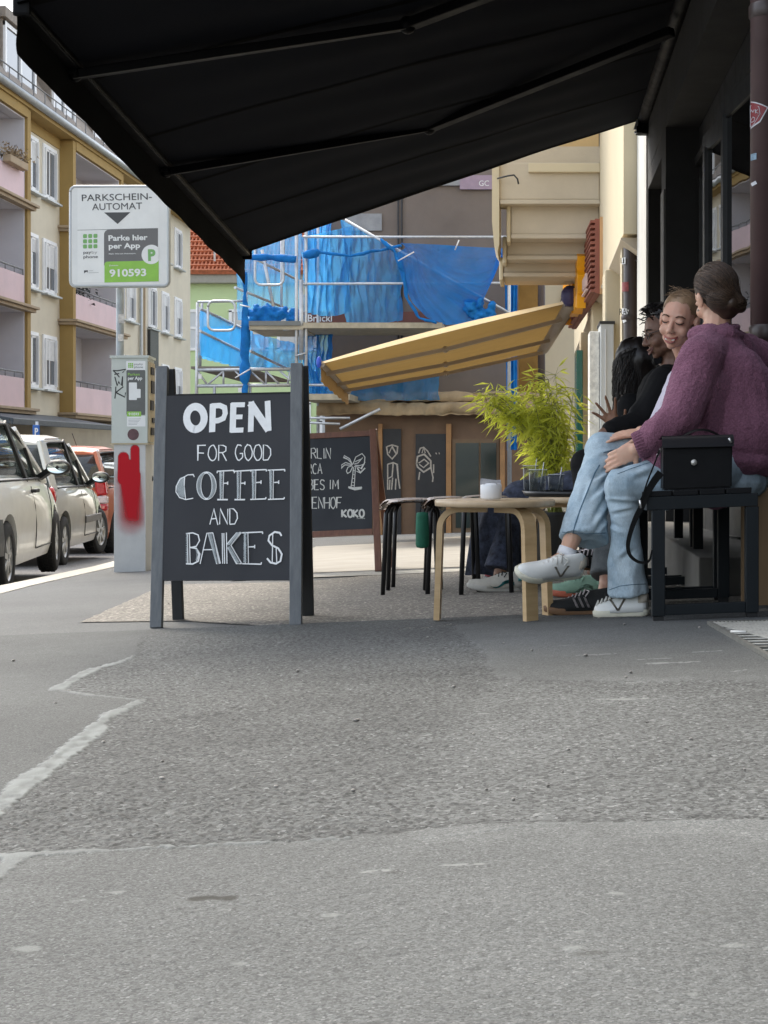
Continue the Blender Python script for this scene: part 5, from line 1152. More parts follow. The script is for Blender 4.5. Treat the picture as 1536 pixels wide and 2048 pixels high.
mb.build('logo', M_lgre, ps, fix=False)
# ================================================================ A-boards
M_board = M('chalkboard', (.026, .028, .033), .75, .25, 3, .1, 40, stain=.1)
M_post = wood('grey_stained_post', (.10, .112, .122), (.165, .178, .186), .6, (14, 14, 1), 4)
M_postd = M('dark_post', (.018, .02, .022), .6, .2, 6)
M_chalk = M('chalk', (.80, .82, .82), .9, .06, 40)
M_hatch = M('chalk_hatch', (.36, .40, .41), .9, .2, 60)
def prop(px, py, Yd, z=None): return W(px, py, Yd)
ab = thing('chalkboard_sign', (-1.19, 6.0, gz(-1.19, 6)), 'large grey framed chalkboard reading open for good coffee and bakes', 'sign')
BL, BR = G(313, 1256), G(592, 1251); TL, TR = W(325.5, 734, BL.y+.22), W(594, 728, BR.y+.22)
mb = MB(); mb.beam(BL, TL, .046, .035, (0, -1, .2), .003); mb.build('post', M_post, ab)
mb = MB(); mb.beam(BR, TR, .046, .035, (0, -1, .2), .003); mb.build('post', M_post, ab)
plb = Plane(BL+V((0, -.016, 0)), BR-BL, TL-BL)
Cn = [plb.at(*p) for p in ((326, 791), (593, 787), (593, 1160), (314, 1161))]
Cn = [plb.at(*p) for p in ((330, 791), (588, 787), (588, 1160), (318, 1161))]
mb = MB(); mb.prism([plb.P(q, -.006) for q in Cn], -plb.n*.012); mb.build('panel', M_board, ab); PO = -.006
RL, RR = G(357, 1241), G(617, 1233); TL2, TR2 = TL+V((.014, .05, -.005)), TR+V((.014, .05, -.005))
mb = MB(); mb.beam(RL, TL2, .044, .03, (0, 1, .2), .003); mb.build('rear_post', M_postd, ab)
mb = MB(); mb.beam(RR, TR2, .044, .03, (0, 1, .2), .003); mb.build('rear_post', M_postd, ab)
mb = MB(); a, b, c, d = RL.lerp(TL2, .22), RR.lerp(TR2, .22), TR2.lerp(RR, .1), TL2.lerp(RL, .1); mb.prism([a, b, c, d], (0, -.012, 0)); mb.build('rear_panel', M_postd, ab)
zz = lambda x, y: (280+x/3.53, 700+y/3.53)
class Off:                                              # lettering sits on the panel face
    at = plb.at
    def P(s, q, off=0): return plb.P(q, off+PO)
plo = Off(); plo.at = plb.at; random.seed(21)
def cs(mb, pts, w=.0042): stroke(mb, plo, [zz(*p) for p in pts], w)
mb = MB()                                               # OPEN, painted solid
cs(mb, arc(387, 478, 62, 80, 95, 462, 28), .031)
cs(mb, [(505, 578), (511, 377)], .027); cs(mb, [(500, 393), (560, 390), (593, 405), (598, 445), (585, 480), (550, 496), (505, 500)], .022)
cs(mb, [(650, 578), (656, 372)], .027); cs(mb, [(640, 386), (737, 384)], .02); cs(mb, [(640, 472), (720, 470)], .019); cs(mb, [(636, 566), (726, 563)], .02)
cs(mb, [(778, 576), (783, 362)], .024); cs(mb, [(775, 372), (905, 565)], .030); cs(mb, [(905, 570), (897, 357)], .024)
mb.build('lettering', M_chalk, ab, fix=False)
mb = MB()
chalk(mb, plo, 'FOR', *[280+q/3.53 for q in (405, 608)], 700+672/3.53, 700+782/3.53, .0046, .28, -.02); chalk(mb, plo, 'GOOD', *[280+q/3.53 for q in (668, 922)], 700+667/3.53, 700+776/3.53, .0046, .22, 0)
chalk(mb, plo, 'AND', *[280+q/3.53 for q in (490, 686)], 700+1124/3.53, 700+1232/3.53, .0046, .24, -.03)
dot = lambda x, y: cs(mb, [(x-4, y), (x+4, y)], .0075)
# COFFEE
cs(mb, [(380, 895), (372, 878), (335, 880), (280, 910), (252, 960), (250, 1000), (275, 1040), (320, 1055), (372, 1045)]); cs(mb, [(312, 890), (308, 960), (318, 1052)])
cs(mb, arc(466, 957, 68, 97, 90, 450, 30)); cs(mb, arc(466, 957, 40, 90, 90, 450, 28))
for x in (562, 684): cs(mb, [(x, 858), (x+2, 1055)]); cs(mb, [(x+25, 858), (x+20, 1055)]); cs(mb, [(x-20, 1055), (x+55, 1055)], .006); cs(mb, [(x-22, 855), (x+98, 848)], .005); cs(mb, [(x+24, 940), (x+55, 938)], .005); dot(x+96, 852); dot(x+54, 934); dot(x+54, 944); dot(x-20, 862)
for x, e in ((790, 100), (915, 105)): cs(mb, [(x, 848), (x+4, 1052)]); cs(mb, [(x+25, 848), (x+22, 1052)]); cs(mb, [(x-14, 1054), (x+e-4, 1050)], .005); cs(mb, [(x-16, 848), (x+e, 843)], .005); cs(mb, [(x+25, 935), (x+62, 932)], .005); dot(x+e, 850); dot(x+e-4, 1044); dot(x+62, 926); dot(x+62, 938)
# BAKES
cs(mb, [(322, 1296), (370, 1290), (408, 1305), (418, 1345), (395, 1385), (350, 1395)], .005); cs(mb, [(350, 1392), (395, 1400), (420, 1440), (410, 1490), (370, 1510), (322, 1508)], .006); cs(mb, [(332, 1296), (336, 1508)]); cs(mb, [(346, 1296), (352, 1508)]); cs(mb, [(400, 1410), (412, 1445), (398, 1490)])
cs(mb, [(422, 1510), (470, 1292), (512, 1290)]); cs(mb, [(478, 1292), (540, 1510), (562, 1508), (512, 1290)]); cs(mb, [(445, 1410), (520, 1408)])
cs(mb, [(578, 1292), (582, 1508)]); cs(mb, [(608, 1288), (612, 1508)]); cs(mb, [(590, 1292), (596, 1508)]); cs(mb, [(612, 1370), (680, 1290), (712, 1286), (640, 1378), (716, 1508), (680, 1508), (618, 1395)]); cs(mb, [(700, 1508), (716, 1508)])
cs(mb, [(736, 1290), (742, 1508)]); cs(mb, [(760, 1290), (764, 1508)]); cs(mb, [(720, 1290), (865, 1284)], .005); cs(mb, [(720, 1508), (856, 1512)], .005); cs(mb, [(762, 1390), (808, 1388)], .005); dot(864, 1292); dot(855, 1504); dot(808, 1382); dot(808, 1394)
cs(mb, [(998, 1312), (985, 1290), (950, 1284), (912, 1310), (905, 1345), (930, 1378), (975, 1400), (1000, 1440), (990, 1490), (960, 1508), (920, 1500), (895, 1470)], .0072); cs(mb, [(936, 1290), (932, 1505)]); cs(mb, [(960, 1400), (965, 1506)])
mb.build('lettering', M_chalk, ab, fix=False)
mb = MB()                                               # hatched fills
def hatch(x0, y0, x1, y1, n, w=.0022, sl=3):
    for k in range(n):
        y = y0+(y1-y0)*k/n+random.uniform(-2, 2); cs(mb, [(x0+random.uniform(0, 3), y), (x1-random.uniform(0, 4), y-sl)], w)
for k in range(34):
    y = 900+4.3*k; u = abs(y-968)/80; x0 = 252+58*(1-math.sqrt(max(0, 1-u*u))); cs(mb, [(x0+3, y), (310, y-5)], .0022)
for k in range(44):
    a = 105+150*k/44; ca, sa = math.cos(math.radians(a)), math.sin(math.radians(a)); cs(mb, [(466+66*ca, 957+95*sa), (466+42*ca, 957+90*sa)], .0022); cs(mb, [(466-66*ca, 957-95*sa), (466-42*ca, 957-90*sa)], .0022)
for x in (562, 684): hatch(x+2, 866, x+22, 1052, 46)
for x in (792, 918): hatch(x+2, 856, x+22, 1050, 46)
for k in range(40): t_ = k/40; cs(mb, [(485+58*t_, 1300+208*t_), (512+46*t_, 1298+208*t_)], .0022)
for k in range(26): t_ = k/26; cs(mb, [(690-70*t_, 1292+90*t_), (710-70*t_, 1292+90*t_)], .0022); cs(mb, [(622+70*t_, 1400+106*t_), (642+72*t_, 1386+120*t_)], .0022)
hatch(740, 1296, 762, 1506, 50); hatch(335, 1300, 349, 1505, 30)
for k in range(16): cs(mb, [(404+8*math.sin(k*.2), 1410+5*k), (418, 1410+5*k)], .0022)
mb.build('lettering', M_hatch, ab, fix=False)
# second board
M_rw = wood('red_brown_wood', (.12, .045, .025), (.21, .085, .045), .5, (12, 12, 1), 4)
kb = thing('menu_chalkboard', (-1.35, 9.95, gz(-1.3, 9.95)), 'brown wood framed chalkboard with chalk palm tree behind the first board', 'sign')
KR = G(757, 1143); KRt = W(746, 859, KR.y+.25); KL = V((KR.x-.62, KR.y+.05, 0)); KL.z = gz(KL.x, KL.y); KLt = V((KRt.x-.62, KRt.y+.05, KRt.z-.02))
mb = MB(); mb.beam(KR, KRt, .045, .04, (0, -1, .2), .004); mb.build('post', M_rw, kb)
mb = MB(); mb.beam(KL, KLt, .045, .04, (0, -1, .2), .004); mb.build('post', M_rw, kb)
plk = Plane(KR+V((0, -.02, 0)), KR-KL, KRt-KR)
def rail(y0, y1, name, t=.03):
    q = [plk.at(*p) for p in ((575, y0+8), (743.5, y0), (744.5, y1), (575, y1+8))]; mb = MB(); mb.prism([plk.P(k, -.003) for k in q], -plk.n*t); mb.build(name, M_rw, kb)
rail(860.5, 871, 'rail'); rail(1057, 1068, 'rail')
q = [plk.at(*p) for p in ((575, 876), (742.5, 871), (743.5, 1057), (575, 1063))]; mb = MB(); mb.prism([plk.P(k, -.012) for k in q], -plk.n*.01); mb.build('panel', M('slate_board', (.010, .013, .018), .55, .15, 4), kb)
mb = MB(); e = KRt+V((0, .03, 0)); mb.beam(e, V((KR.x+.03, KR.y+.58, gz(KR.x, KR.y+.58))), .045, .035, (0, 1, .2), .003); mb.build('rear_post', M_rw, kb)
mb = MB(); e = KLt+V((0, .03, 0)); mb.beam(e, V((KL.x, KL.y+.58, gz(KL.x, KL.y+.58))), .045, .035, (0, 1, .2), .003); mb.build('rear_post', M_rw, kb)
class Ofk:
    def P(s, q, off=0): return plk.P(q, off-.012)
pk = Ofk(); pk.at = plk.at; mb = MB(); z6 = lambda x, y: (600+x/6.4, 840+y/6.4)
ck = lambda text, x0, x1, yt, yb, w=.0065, g=.25: chalk(mb, pk, text, 600+x0/6.4, 600+x1/6.4, 840+yt/6.4, 840+yb/6.4, w, g, 0, .03)
ck('ERLIN', 62, 388, 355, 487); ck('RCA', 92, 278, 558, 685); ck('BES', 108, 310, 760, 890); ck('IM', 375, 488, 760, 880); ck('NENHOF', 75, 530, 985, 1128)
kk = lambda pts, w=.006: stroke(mb, pk, [z6(*p) for p in pts], w)
kk([(680, 600), (672, 700), (650, 850)]); kk([(705, 600), (700, 700), (690, 850)])
for y in (640, 690, 740, 790, 830): kk([(676-(y-600)*.1, y), (698-(y-600)*.05, y+6)], .005)
kk([(670, 570), (630, 490), (560, 450), (555, 475), (610, 500), (665, 560)]); kk([(660, 565), (580, 540), (530, 570), (525, 610), (570, 570), (655, 575)]); kk([(665, 580), (610, 600), (590, 650), (605, 680), (640, 660), (672, 590)])
kk([(675, 560), (710, 470), (790, 425), (828, 470), (820, 560), (760, 580), (700, 575)]); kk([(700, 530), (770, 500), (800, 475), (740, 545), (690, 560)]); kk([(690, 590), (750, 600), (780, 620), (830, 530)]); kk([(730, 610), (770, 670), (830, 610)], .009); kk([(720, 650), (770, 675)])
kk([(615, 855), (680, 868), (790, 860)], .012); kk([(625, 862), (700, 885), (785, 872)], .012)
for k, (x, c) in enumerate(((535, 'K'), (610, 'O'), (682, 'K'), (758, 'O'))): chalk(mb, pk, c, 600+x/6.4, 600+(x+58)/6.4, 840+1145/6.4, 840+1240/6.4, .0125, 0, 0, .0)
type_on(mb, plk, 'coffee', 713, 1037, 729.5, 1034, 0, -.0105)
mb.build('lettering', M('chalk_grey', (.66, .66, .62), .9, .1, 40), kb, fix=False)
# ================================================================ stools and what stands on them
M_birch = wood('birch', (.46, .31, .15), (.58, .41, .22), .4, (2, 2, 12), 3)
M_btop = wood('birch_top', (.42, .31, .19), (.55, .42, .27), .35, (1, 10, 1), 4)
def lstool(name, c, rot, label, rad=.22, hgt=.45):
    z0 = gz(c[0], c[1]); t = thing(name, (c[0], c[1], z0), label, 'stool', 'birch stools used as tables')
    mb = MB(); mb.lathe((0, 0, hgt-.024), [(0, 0), (rad-.004, 0), (rad, .004), (rad, .02), (rad-.004, .024), (0, .024)], 48, True); o = mb.build('seat', M_btop, t, False)
    for a in rot:
        a = math.radians(a); d = V((math.cos(a), math.sin(a), 0)); n = V((-d.y, d.x, 0)); r = rad-.02; R = .07
        pts = [d*.03+V((0, 0, hgt-.036)), d*(r-R)+V((0, 0, hgt-.036))]
        for i in range(1, 8): b = math.pi/2*i/7; pts.append(d*(r-R+R*math.sin(b))+V((0, 0, hgt-.036-R+R*math.cos(b))))
        pts.append(d*(r+.012)+V((0, 0, .0))); L = MB(); rings = []
        for i, p in enumerate(pts):
            tt = (pts[min(i+1, len(pts)-1)]-pts[max(0, i-1)]).normalized(); u = tt.cross(n); th = .011
            w = .027
            rings.append([p+n*w+u*th, p-n*w+u*th, p-n*w-u*th, p+n*w-u*th])
        L.loft(rings, False); L.build('leg', M_birch, t, False)
    return t
lstool('birch_stool', (-.14, 5.6), (176, -52, 24), 'birch stool in front with bent legs carrying the napkin holder', .225)
lstool('birch_stool', (.21, 6.2), (172, -55, 60), 'birch stool half hidden by blue jeans carrying the black tray', .225)
M_blk = M('black_tube', (.008, .008, .009), .4, .15, 6)
def bstool(c, w, label, rot=0.):
    z0 = gz(c[0], c[1]); t = thing('black_leg_stool', (c[0], c[1], z0), label, 'stool', 'stools with black tube legs')
    mb = MB(); h = .46; r = w*.5+.02
    mb.grid(lambda u, v: V(((u-.5)*2*r, (v-.5)*2*r, h+.012*math.cos((u-.5)*3)-.03*max(0, abs(u-.5)*2-.8)*5)), 14, 2); mb.grid(lambda u, v: V(((u-.5)*2*r, (v-.5)*2*r, h-.016+.012*math.cos((u-.5)*3)-.03*max(0, abs(u-.5)*2-.8)*5)), 14, 2)
    mb.v = [rotz(rot) @ p for p in mb.v]; mb.build('seat', M('walnut_seat_%d' % len(COL.objects), (.20, .125, .08), .4, .2, 8), t, False)
    for sx in (-1, 1):
        for sy in (-1, 1):
            a = rotz(rot) @ V((sx*w*.5, sy*w*.5, 0)); b = rotz(rot) @ V((sx*(w*.5-.015), sy*(w*.5-.015), h-.06)); m = rotz(rot) @ V((sx*(w*.5-.045), sy*(w*.5-.045), h-.018))
            mb = MB(); mb.tube([a, b, (b+m)/2+V((0, 0, .012)), m], .0115, 10); mb.build('leg', M_blk, t, False)
    return t
bstool((-.60, 7.5), .27, 'black legged stool nearest the brown framed chalkboard')
bstool((-.66, 8.15), .25, 'black legged stool stacked just behind the leftmost one', .3)
bstool((-.40, 7.42), .25, 'black legged stool with the green bag hanging from it', .12)
bstool((-.225, 7.25), .24, 'black legged stool behind the front birch stool near the patterned skirt', .05)
mb = MB()
gbg = thing('green_bag', (W(846, 1060, 7.2).x, 7.2, W(0, 1095, 7.2).z), 'small rolled dark green bag hanging beneath the black stools', 'bag')
c = W(845, 1060, 7.2); mb.lathe((c.x, c.y, c.z-.085), [(0, 0), (.028, .0), (.032, .012), (.033, .08), (.031, .15), (.027, .168), (0, .17)], 16); mb.warp(lambda p: p+noise.noise_vector(p*22)*.005)
mb.build('pouch', M('green_cloth', (.012, .12, .07), .8, .2, 18, .4, 70), gbg); mb = MB(); mb.tube([c+V((-.012, 0, .08)), c+V((-.004, 0, .15)), c+V((.012, 0, .08))], .003, 6); mb.build('strap', M_blk, gbg)
nb = thing('napkin_holder', (W(982, 0, 5.5).x, 5.5, gz(-.15, 5.5)+.45), 'white napkin holder on the front birch stool', 'napkin holder')
zt0 = gz(-.15, 5.5)+.4515; cx_ = W(982, 0, 5.5).x
mb = MB(); mb.lathe((cx_, 5.5, zt0), [(0, 0), (.033, 0), (.039, .006), (.0395, .05), (.037, .058), (.033, .06), (.031, .05), (0, .05)], 32); mb.build('holder', M('white_ceramic', (.78, .80, .82), .35, .03, 5), nb)
mb = MB()
for k in range(5): mb.box((cx_+random.uniform(-.01, .01), 5.47+.012*k, zt0+.062), (.062, .003, .012+.012*random.random()), Matrix.Rotation(random.uniform(-.15, .15), 3, 'Y'))
mb.build('napkins', M('napkin', (.42, .42, .44), .9, .3, 30), nb)
M_gl = clear('drinking_glass', (.97, .98, .98), .84, .03)
ty = thing('tray', (.16, 6.2, gz(.16, 6.2)+.452), 'black serving tray with glasses on the rear birch stool', 'tray')
mb = MB(); zt1 = gz(.16, 6.2)+.452; mb.lathe((.16, 6.2, zt1), [(0, 0), (.19, 0), (.205, .022), (.202, .022), (.188, .004), (0, .004)], 40); mb.build('dish', M('black_tray', (.01, .011, .012), .35, .1, 5), ty)
def tumbler(px, py, Y, h, label, r=.036):
    c = W(px, py, Y); z = zt1+.0045; t = thing('glass', (c.x, Y, z), label, 'glass', 'drinking glasses on the tray')
    mb = MB(); mb.lathe((c.x, Y, z), [(0, 0), (r*.72, 0), (r*.76, .004), (r*.9, h*.6), (r, h), (r-.002, h), (r*.88, h*.6), (r*.74, .012), (0, .012)], 24); mb.build('tumbler', M_gl, t)
    mb = MB(); mb.tube([(c.x+r*math.cos(q), Y+r*math.sin(q), z+h) for q in [2*math.pi*i/28 for i in range(29)]], .0013, 6); mb.tube([(c.x+.74*r*math.cos(q), Y+.74*r*math.sin(q), z+.006) for q in [2*math.pi*i/28 for i in range(29)]], .004, 6); mb.tube([(c.x-r*.86, Y-r*.3, z+.02), (c.x-r*.93, Y-r*.34, z+h-.01)], .0012, 5); mb.build('rim', M('glass_glint', (.55, .58, .58), .1, .05, 9, spec=.9), t)  # highlights on rim, base and side of the glass, made as pale tubes
    mb = MB(); mb.tube([(c.x+.008, Y, z+.02), (c.x+.024, Y+.004, z+h+.03)], .0022, 6); mb.build('spoon', M_steel, t)
    mb = MB(); mb.lathe((c.x, Y, z+.013), [(0, 0), (r*.70, 0), (r*.8, h*.35), (0, h*.35)], 20); mb.build('drink', clear('leftover_drink', (.85, .85, .85), .85), t)
tumbler(1076, 960, 6.12, .105, 'tall empty glass with spoon at the left of the tray', .038)
tumbler(1112, 965, 6.16, .085, 'short empty glass at the right of the tray', .034)
tumbler(1062, 950, 6.3, .12, 'glass at the back of the tray behind the tall one', .034)
# ================================================================ bamboo in a pot
M_leaf = thin('bamboo_leaf', (.46, .50, .08), .58, (.80, .82, .12), 0, .45, .3, 9)
bp = thing('bamboo_plant', (.11, 9.6, gz(.1, 9.6)), 'bushy yellow green potted bamboo catching the sun beside the beige pillars', 'plant')
mb = MB(); zb_ = gz(.11, 9.6); mb.lathe((.11, 9.6, zb_), [(0, 0), (.13, 0), (.16, .34), (.17, .36), (.15, .36), (.145, .33), (0, .33)], 28); mb.build('pot', M('dark_pot', (.03, .03, .03), .6), bp)
random.seed(8); stm = MB(); lf = MB()
def leaf(p, d, L, w):
    d = d.normalized(); s = d.cross(V((random.uniform(-1, 1), random.uniform(-1, 1), random.uniform(-.3, 1)))).normalized(); dn = V((0, 0, -1))
    m = p+d*L*.45+dn*L*.04; e = p+d*L+dn*L*.2; f = s.cross(d)*w*.25
    lf.add([p, m+s*w*.5+f, m-s*w*.5+f, e, m], [(0, 4, 1), (0, 2, 4), (1, 4, 3), (4, 2, 3)], True)
for k in range(30):
    a = random.uniform(0, 6.28); r = random.uniform(0, .06); b = V((.14+r*math.cos(a), 9.6+r*math.sin(a), zb_+.33))
    arch = k % 3 == 0; tgt = V((random.uniform(-.30, -.08), 9.6+random.gauss(0, .12), random.uniform(.74, .90))) if arch else V((.12+random.gauss(0, .085), 9.6+random.gauss(0, .12), random.uniform(.62, 1.0)))
    mid = b.lerp(tgt, .55)+(V((.10, 0, .22)) if arch else V((.03, 0, .04))); pts = []
    for i in range(9):
        t_ = i/8; pts.append((b*(1-t_)+mid*t_)*(1-t_)+(mid*(1-t_)+tgt*t_)*t_)
    stm.tube(pts, [.0045-.003*i/8 for i in range(9)], 5)
    for i in range(5 if arch else 3, 9):
        for q in range(7):
            p = pts[i]+V((random.gauss(0, .03), random.gauss(0, .03), random.gauss(0, .03)))
            ang = random.uniform(0, 6.28); d = V((math.cos(ang)-.25, math.sin(ang), random.uniform(-.65, .35)))
            tw = p+d*random.uniform(.02, .07); stm.tube([pts[i], tw], .0012, 3)
            for u in range(2): leaf(tw, d+V((random.gauss(0, .5), random.gauss(0, .5), random.gauss(-.15, .4))), random.uniform(.06, .13), random.uniform(.009, .017))
stm.build('stems', M('bamboo_stem', (.26, .28, .06), .5, .2, 12), bp); lf.build('leaves', M_leaf, bp, fix=False)
# ================================================================ bench, bag, grate, board
M_bn = M('bench_steel', (.012, .0155, .018), .55, .12, 6, .05, 60, spec=.2)
M_bs = M('bench_slat', (.009, .0095, .0105), .6, .15, 8, spec=.15)
def bench(y0, y1, label, x0=.415, x1=.785):
    t = thing('bench', ((x0+x1)/2, (y0+y1)/2, gz(.6, (y0+y1)/2)), label, 'bench', 'dark steel benches along the cafe front')
    def part(name, fn, mat): mb = MB(); fn(mb); mb.ground(); mb.build(name, mat, t)
    w = .045
    for y in (y0, y1-w):
        part('end_frame', lambda m: (m.bb((x0, y, .022), (x0+w, y+w, .39), .003), m.bb((x1-w, y, .022), (x1, y+w, .39), .003), m.bb((x0+w+.0005, y+.002, .024), (x1-w-.0005, y+w-.002, .06), .003)), M_bn)
        for x in (x0+.004, x1-w+.004): part('rubber_foot', lambda m: m.bb((x, y+.004, 0), (x+w-.008, y+w-.004, .021)), M_tyre)
    part('seat_frame', lambda m: (m.bb((x0-.02, y0-.001, .391), (x1-.003, y0+.045, .437), .003), m.bb((x0-.02, y1-.045, .391), (x1-.003, y1+.001, .437), .003), m.bb((x0-.02, y0+.046, .391), (x0+.02, y1-.046, .437), .003), m.bb((x1-.043, y0+.046, .391), (x1-.003, y1-.046, .437), .003)), M_bn)
    for k in range(4): part('slat', lambda m: m.bb((x0-.02+.0925*k, y0-.003, .4375), (x0+.067+.0925*k, y1+.003, .457), .003), M_bs)
bench(5.2, 6.02, 'dark steel bench at right with the black handbag on its end')
bench(6.12, 6.94, 'second dark steel bench behind the purple sweater, seen through the first')
bench(7.04, 7.86, 'farthest dark steel bench under the long haired woman')
M_bag = M('black_leather', (.0018, .002, .0024), .5, .15, 14, .15, 160, spec=.18)
hb = thing('handbag', (.58, 5.33, gz(.58, 5.33)+.457), 'boxy black leather handbag with silver clasp on the bench end', 'handbag')
zs = gz(.55, 5.3)+.458; YG = 5.33
def bx(px): return W(px, 0, YG).x
x0, x1 = bx(1324), bx(1462); z1 = W(0, 872, YG-.05).z
mb = MB()
mb.prism([(x0, YG-.055, zs-.003), (x1-.004, YG-.055, zs+.007), (x1+.002, YG-.03, z1-.028), (x0+.002, YG-.03, z1-.03)], (0, .12, 0)); b_ = mb.mesh('b'); bm = bmesh.new(); bm.from_mesh(b_); bmesh.ops.bevel(bm, geom=bm.edges[:], offset=.006, segments=2, affect='EDGES'); bm.to_mesh(b_); bm.free()
for v in b_.vertices: v.co -= hb.location
link('body', b_, M_bag, hb)
mb = MB(); mb.grid(lambda u, v: V((x0-.004+(x1-x0+.008)*u, [YG+.095, YG-.032, YG-.045, YG-.052][min(3, int(v*3.01))], [z1-.012, z1, z1-.012, z1-.042][min(3, int(v*3.01))]+.006*u)), 16, 3); mb.build('flap', M('bag_flap', (.004, .004, .006), .4, .15, 14, .1, 160, spec=.3), hb, fix=False)
mb = MB(); c = W(1388, 925, YG-.055); mb.lathe((0, 0, 0), [(0, .006), (.009, .005), (.011, .001), (.011, 0)], 24); mb.v = [c+V((p.x, -p.z, p.y)) for p in mb.v]; mb.build('clasp', M('clasp', (.55, .54, .5), .4, .2, 80, metal=.6), hb)
mb = MB(); mb.grid(lambda u, v: W(1350+112*u, 886-24*math.sin(math.pi*min(1, u*1.05))-v*5, YG-.03+.05*u+.02*v), 24, 2); mb.build('strap', M_bag, hb, fix=False)
def strap(pts, w, Y, dep=.0015):
    P = []; pts = [V(p) for p in pts]
    for i in range(len(pts)-1):
        p0, p1, p2, p3 = pts[max(0, i-1)], pts[i], pts[i+1], pts[min(len(pts)-1, i+2)]
        for k in range(8):
            t = k/8; P.append(.5*((2*p1)+(p2-p0)*t+(2*p0-5*p1+4*p2-p3)*t*t+(3*p1-p0-3*p2+p3)*t**3))
    P.append(pts[-1]); mb = MB(); vs = []
    for i, p in enumerate(P):
        t = P[min(i+1, len(P)-1)]-P[max(0, i-1)]; n = V((-t.y, t.x)).normalized()*(w(i/len(P)) if callable(w) else w)
        a = W(p.x+n.x, p.y+n.y, Y-.01*i/len(P)); b = W(p.x-n.x, p.y-n.y, Y-.01*i/len(P)); vs += [a, b]
    n = len(P); o = V((0, dep*2, 0))
    mb.add(vs+[v+o for v in vs], [(2*i, 2*i+1, 2*i+3, 2*i+2) for i in range(n-1)]+[(2*n+2*i, 2*n+2*i+2, 2*n+2*i+3, 2*n+2*i+1) for i in range(n-1)]+[(2*i, 2*i+2, 2*n+2*i+2, 2*n+2*i) for i in range(n-1)]+[(2*i+1, 2*n+2*i+1, 2*n+2*i+3, 2*i+3) for i in range(n-1)]); return mb
strap([(1322, 945), (1310, 960), (1295, 985), (1284, 1012), (1272, 1035), (1262, 1062), (1256, 1090), (1260, 1110), (1275, 1123), (1292, 1125), (1300, 1118), (1304, 1100)], lambda t: 6.5*(1-t)**1.2+1.6, 5.19).build('strap', M_bag, hb, fix=False)
strap([(1319, 900), (1310, 925), (1296, 960), (1286, 990), (1281, 1000)], 1.6, 5.185).build('strap', M_bag, hb, fix=False)
mb = MB(); mb.tube([W(1321, 899, 5.26), W(1315, 912, 5.2)], .0045, 8); mb.tube([W(1280, 1000, 5.18), W(1282, 1016, 5.18)], .004, 8); mb.tube([W(1458, 876, 5.28), W(1463, 886, 5.28)], .0045, 8); mb.build('buckle', M('bare_nickel', (.6, .6, .58), .3, .1, 20, metal=.8), hb)
# grate in the pavement
gt = thing('floor_grate', (.75, 4.95, gz(.75, 4.95)), 'ribbed steel floor grate let into the pavement at the lower right corner', 'grate')
ga, gb_, gd = G(1418, 1254), G(1760, 1247), G(1530, 1319); ux = (gb_-ga); vy = (gd-ga); ux.z = vy.z = 0
def gpnt(u, v, o=0): p = ga+ux*u+vy*v; return V((p.x, p.y, gz(p.x, p.y)+o))
mb = MB(); mb.add([gpnt(0, 0, .0118), gpnt(1, 0, .0118), gpnt(1, 1.15, .0118), gpnt(0, 1.15, .0118)], [(0, 1, 2, 3)]); mb.build('pit', M('grate_dirt', (.10, .098, .085), .95, .3, 30), gt, fix=False)
mb = MB()
for k in range(42): mb.tube([gpnt(k/42, .02, .016), gpnt(min(1, k/42+.3), 1.12, .016)], .0042, 5)
for k in range(14): mb.tube([gpnt(.01, .08*k+.02, .0145), gpnt(1, .08*k+.02, .0145)], .003, 5)
mb.build('bars', M('grate_steel', (.33, .33, .30), .6, .3, 30, metal=.3), gt)
mb = MB()
for a, b in (((0, 0), (1, 0)), ((0, 0), (0, 1.15)), ((0, .86), (1, .86))): mb.beam(gpnt(*a, .014), gpnt(*b, .014), .014, .012)
mb.build('frame', M('grate_frame', (.12, .12, .105), .8, .3, 30), gt)
cg = thing('cigarette_butt', (G(1478, 1280).x, G(1478, 1280).y, gz(.8, 4.9)+.02), 'white cigarette butt lying on the floor grate', 'cigarette')
a, b = G(1462, 1279), G(1493, 1280); mb = MB(); mb.tube([a+V((0, 0, .024)), b+V((0, 0, .024))], .0038, 8); mb.build('paper', M('cig_paper', (.75, .74, .7), .8), cg)
wb_ = thing('wooden_board', (.87, 5.75, gz(.87, 5.75)), 'tan plywood panel standing upright at the right edge behind the bench', 'panel')
mb = MB(); mb.bb((.80, 5.74, gz(.87, 5.75)), (.985, 5.76, .33)); mb.build('sheet', wood('plywood', (.20, .125, .06), (.28, .18, .09), .6, (8, 1, 1), 3), wb_)
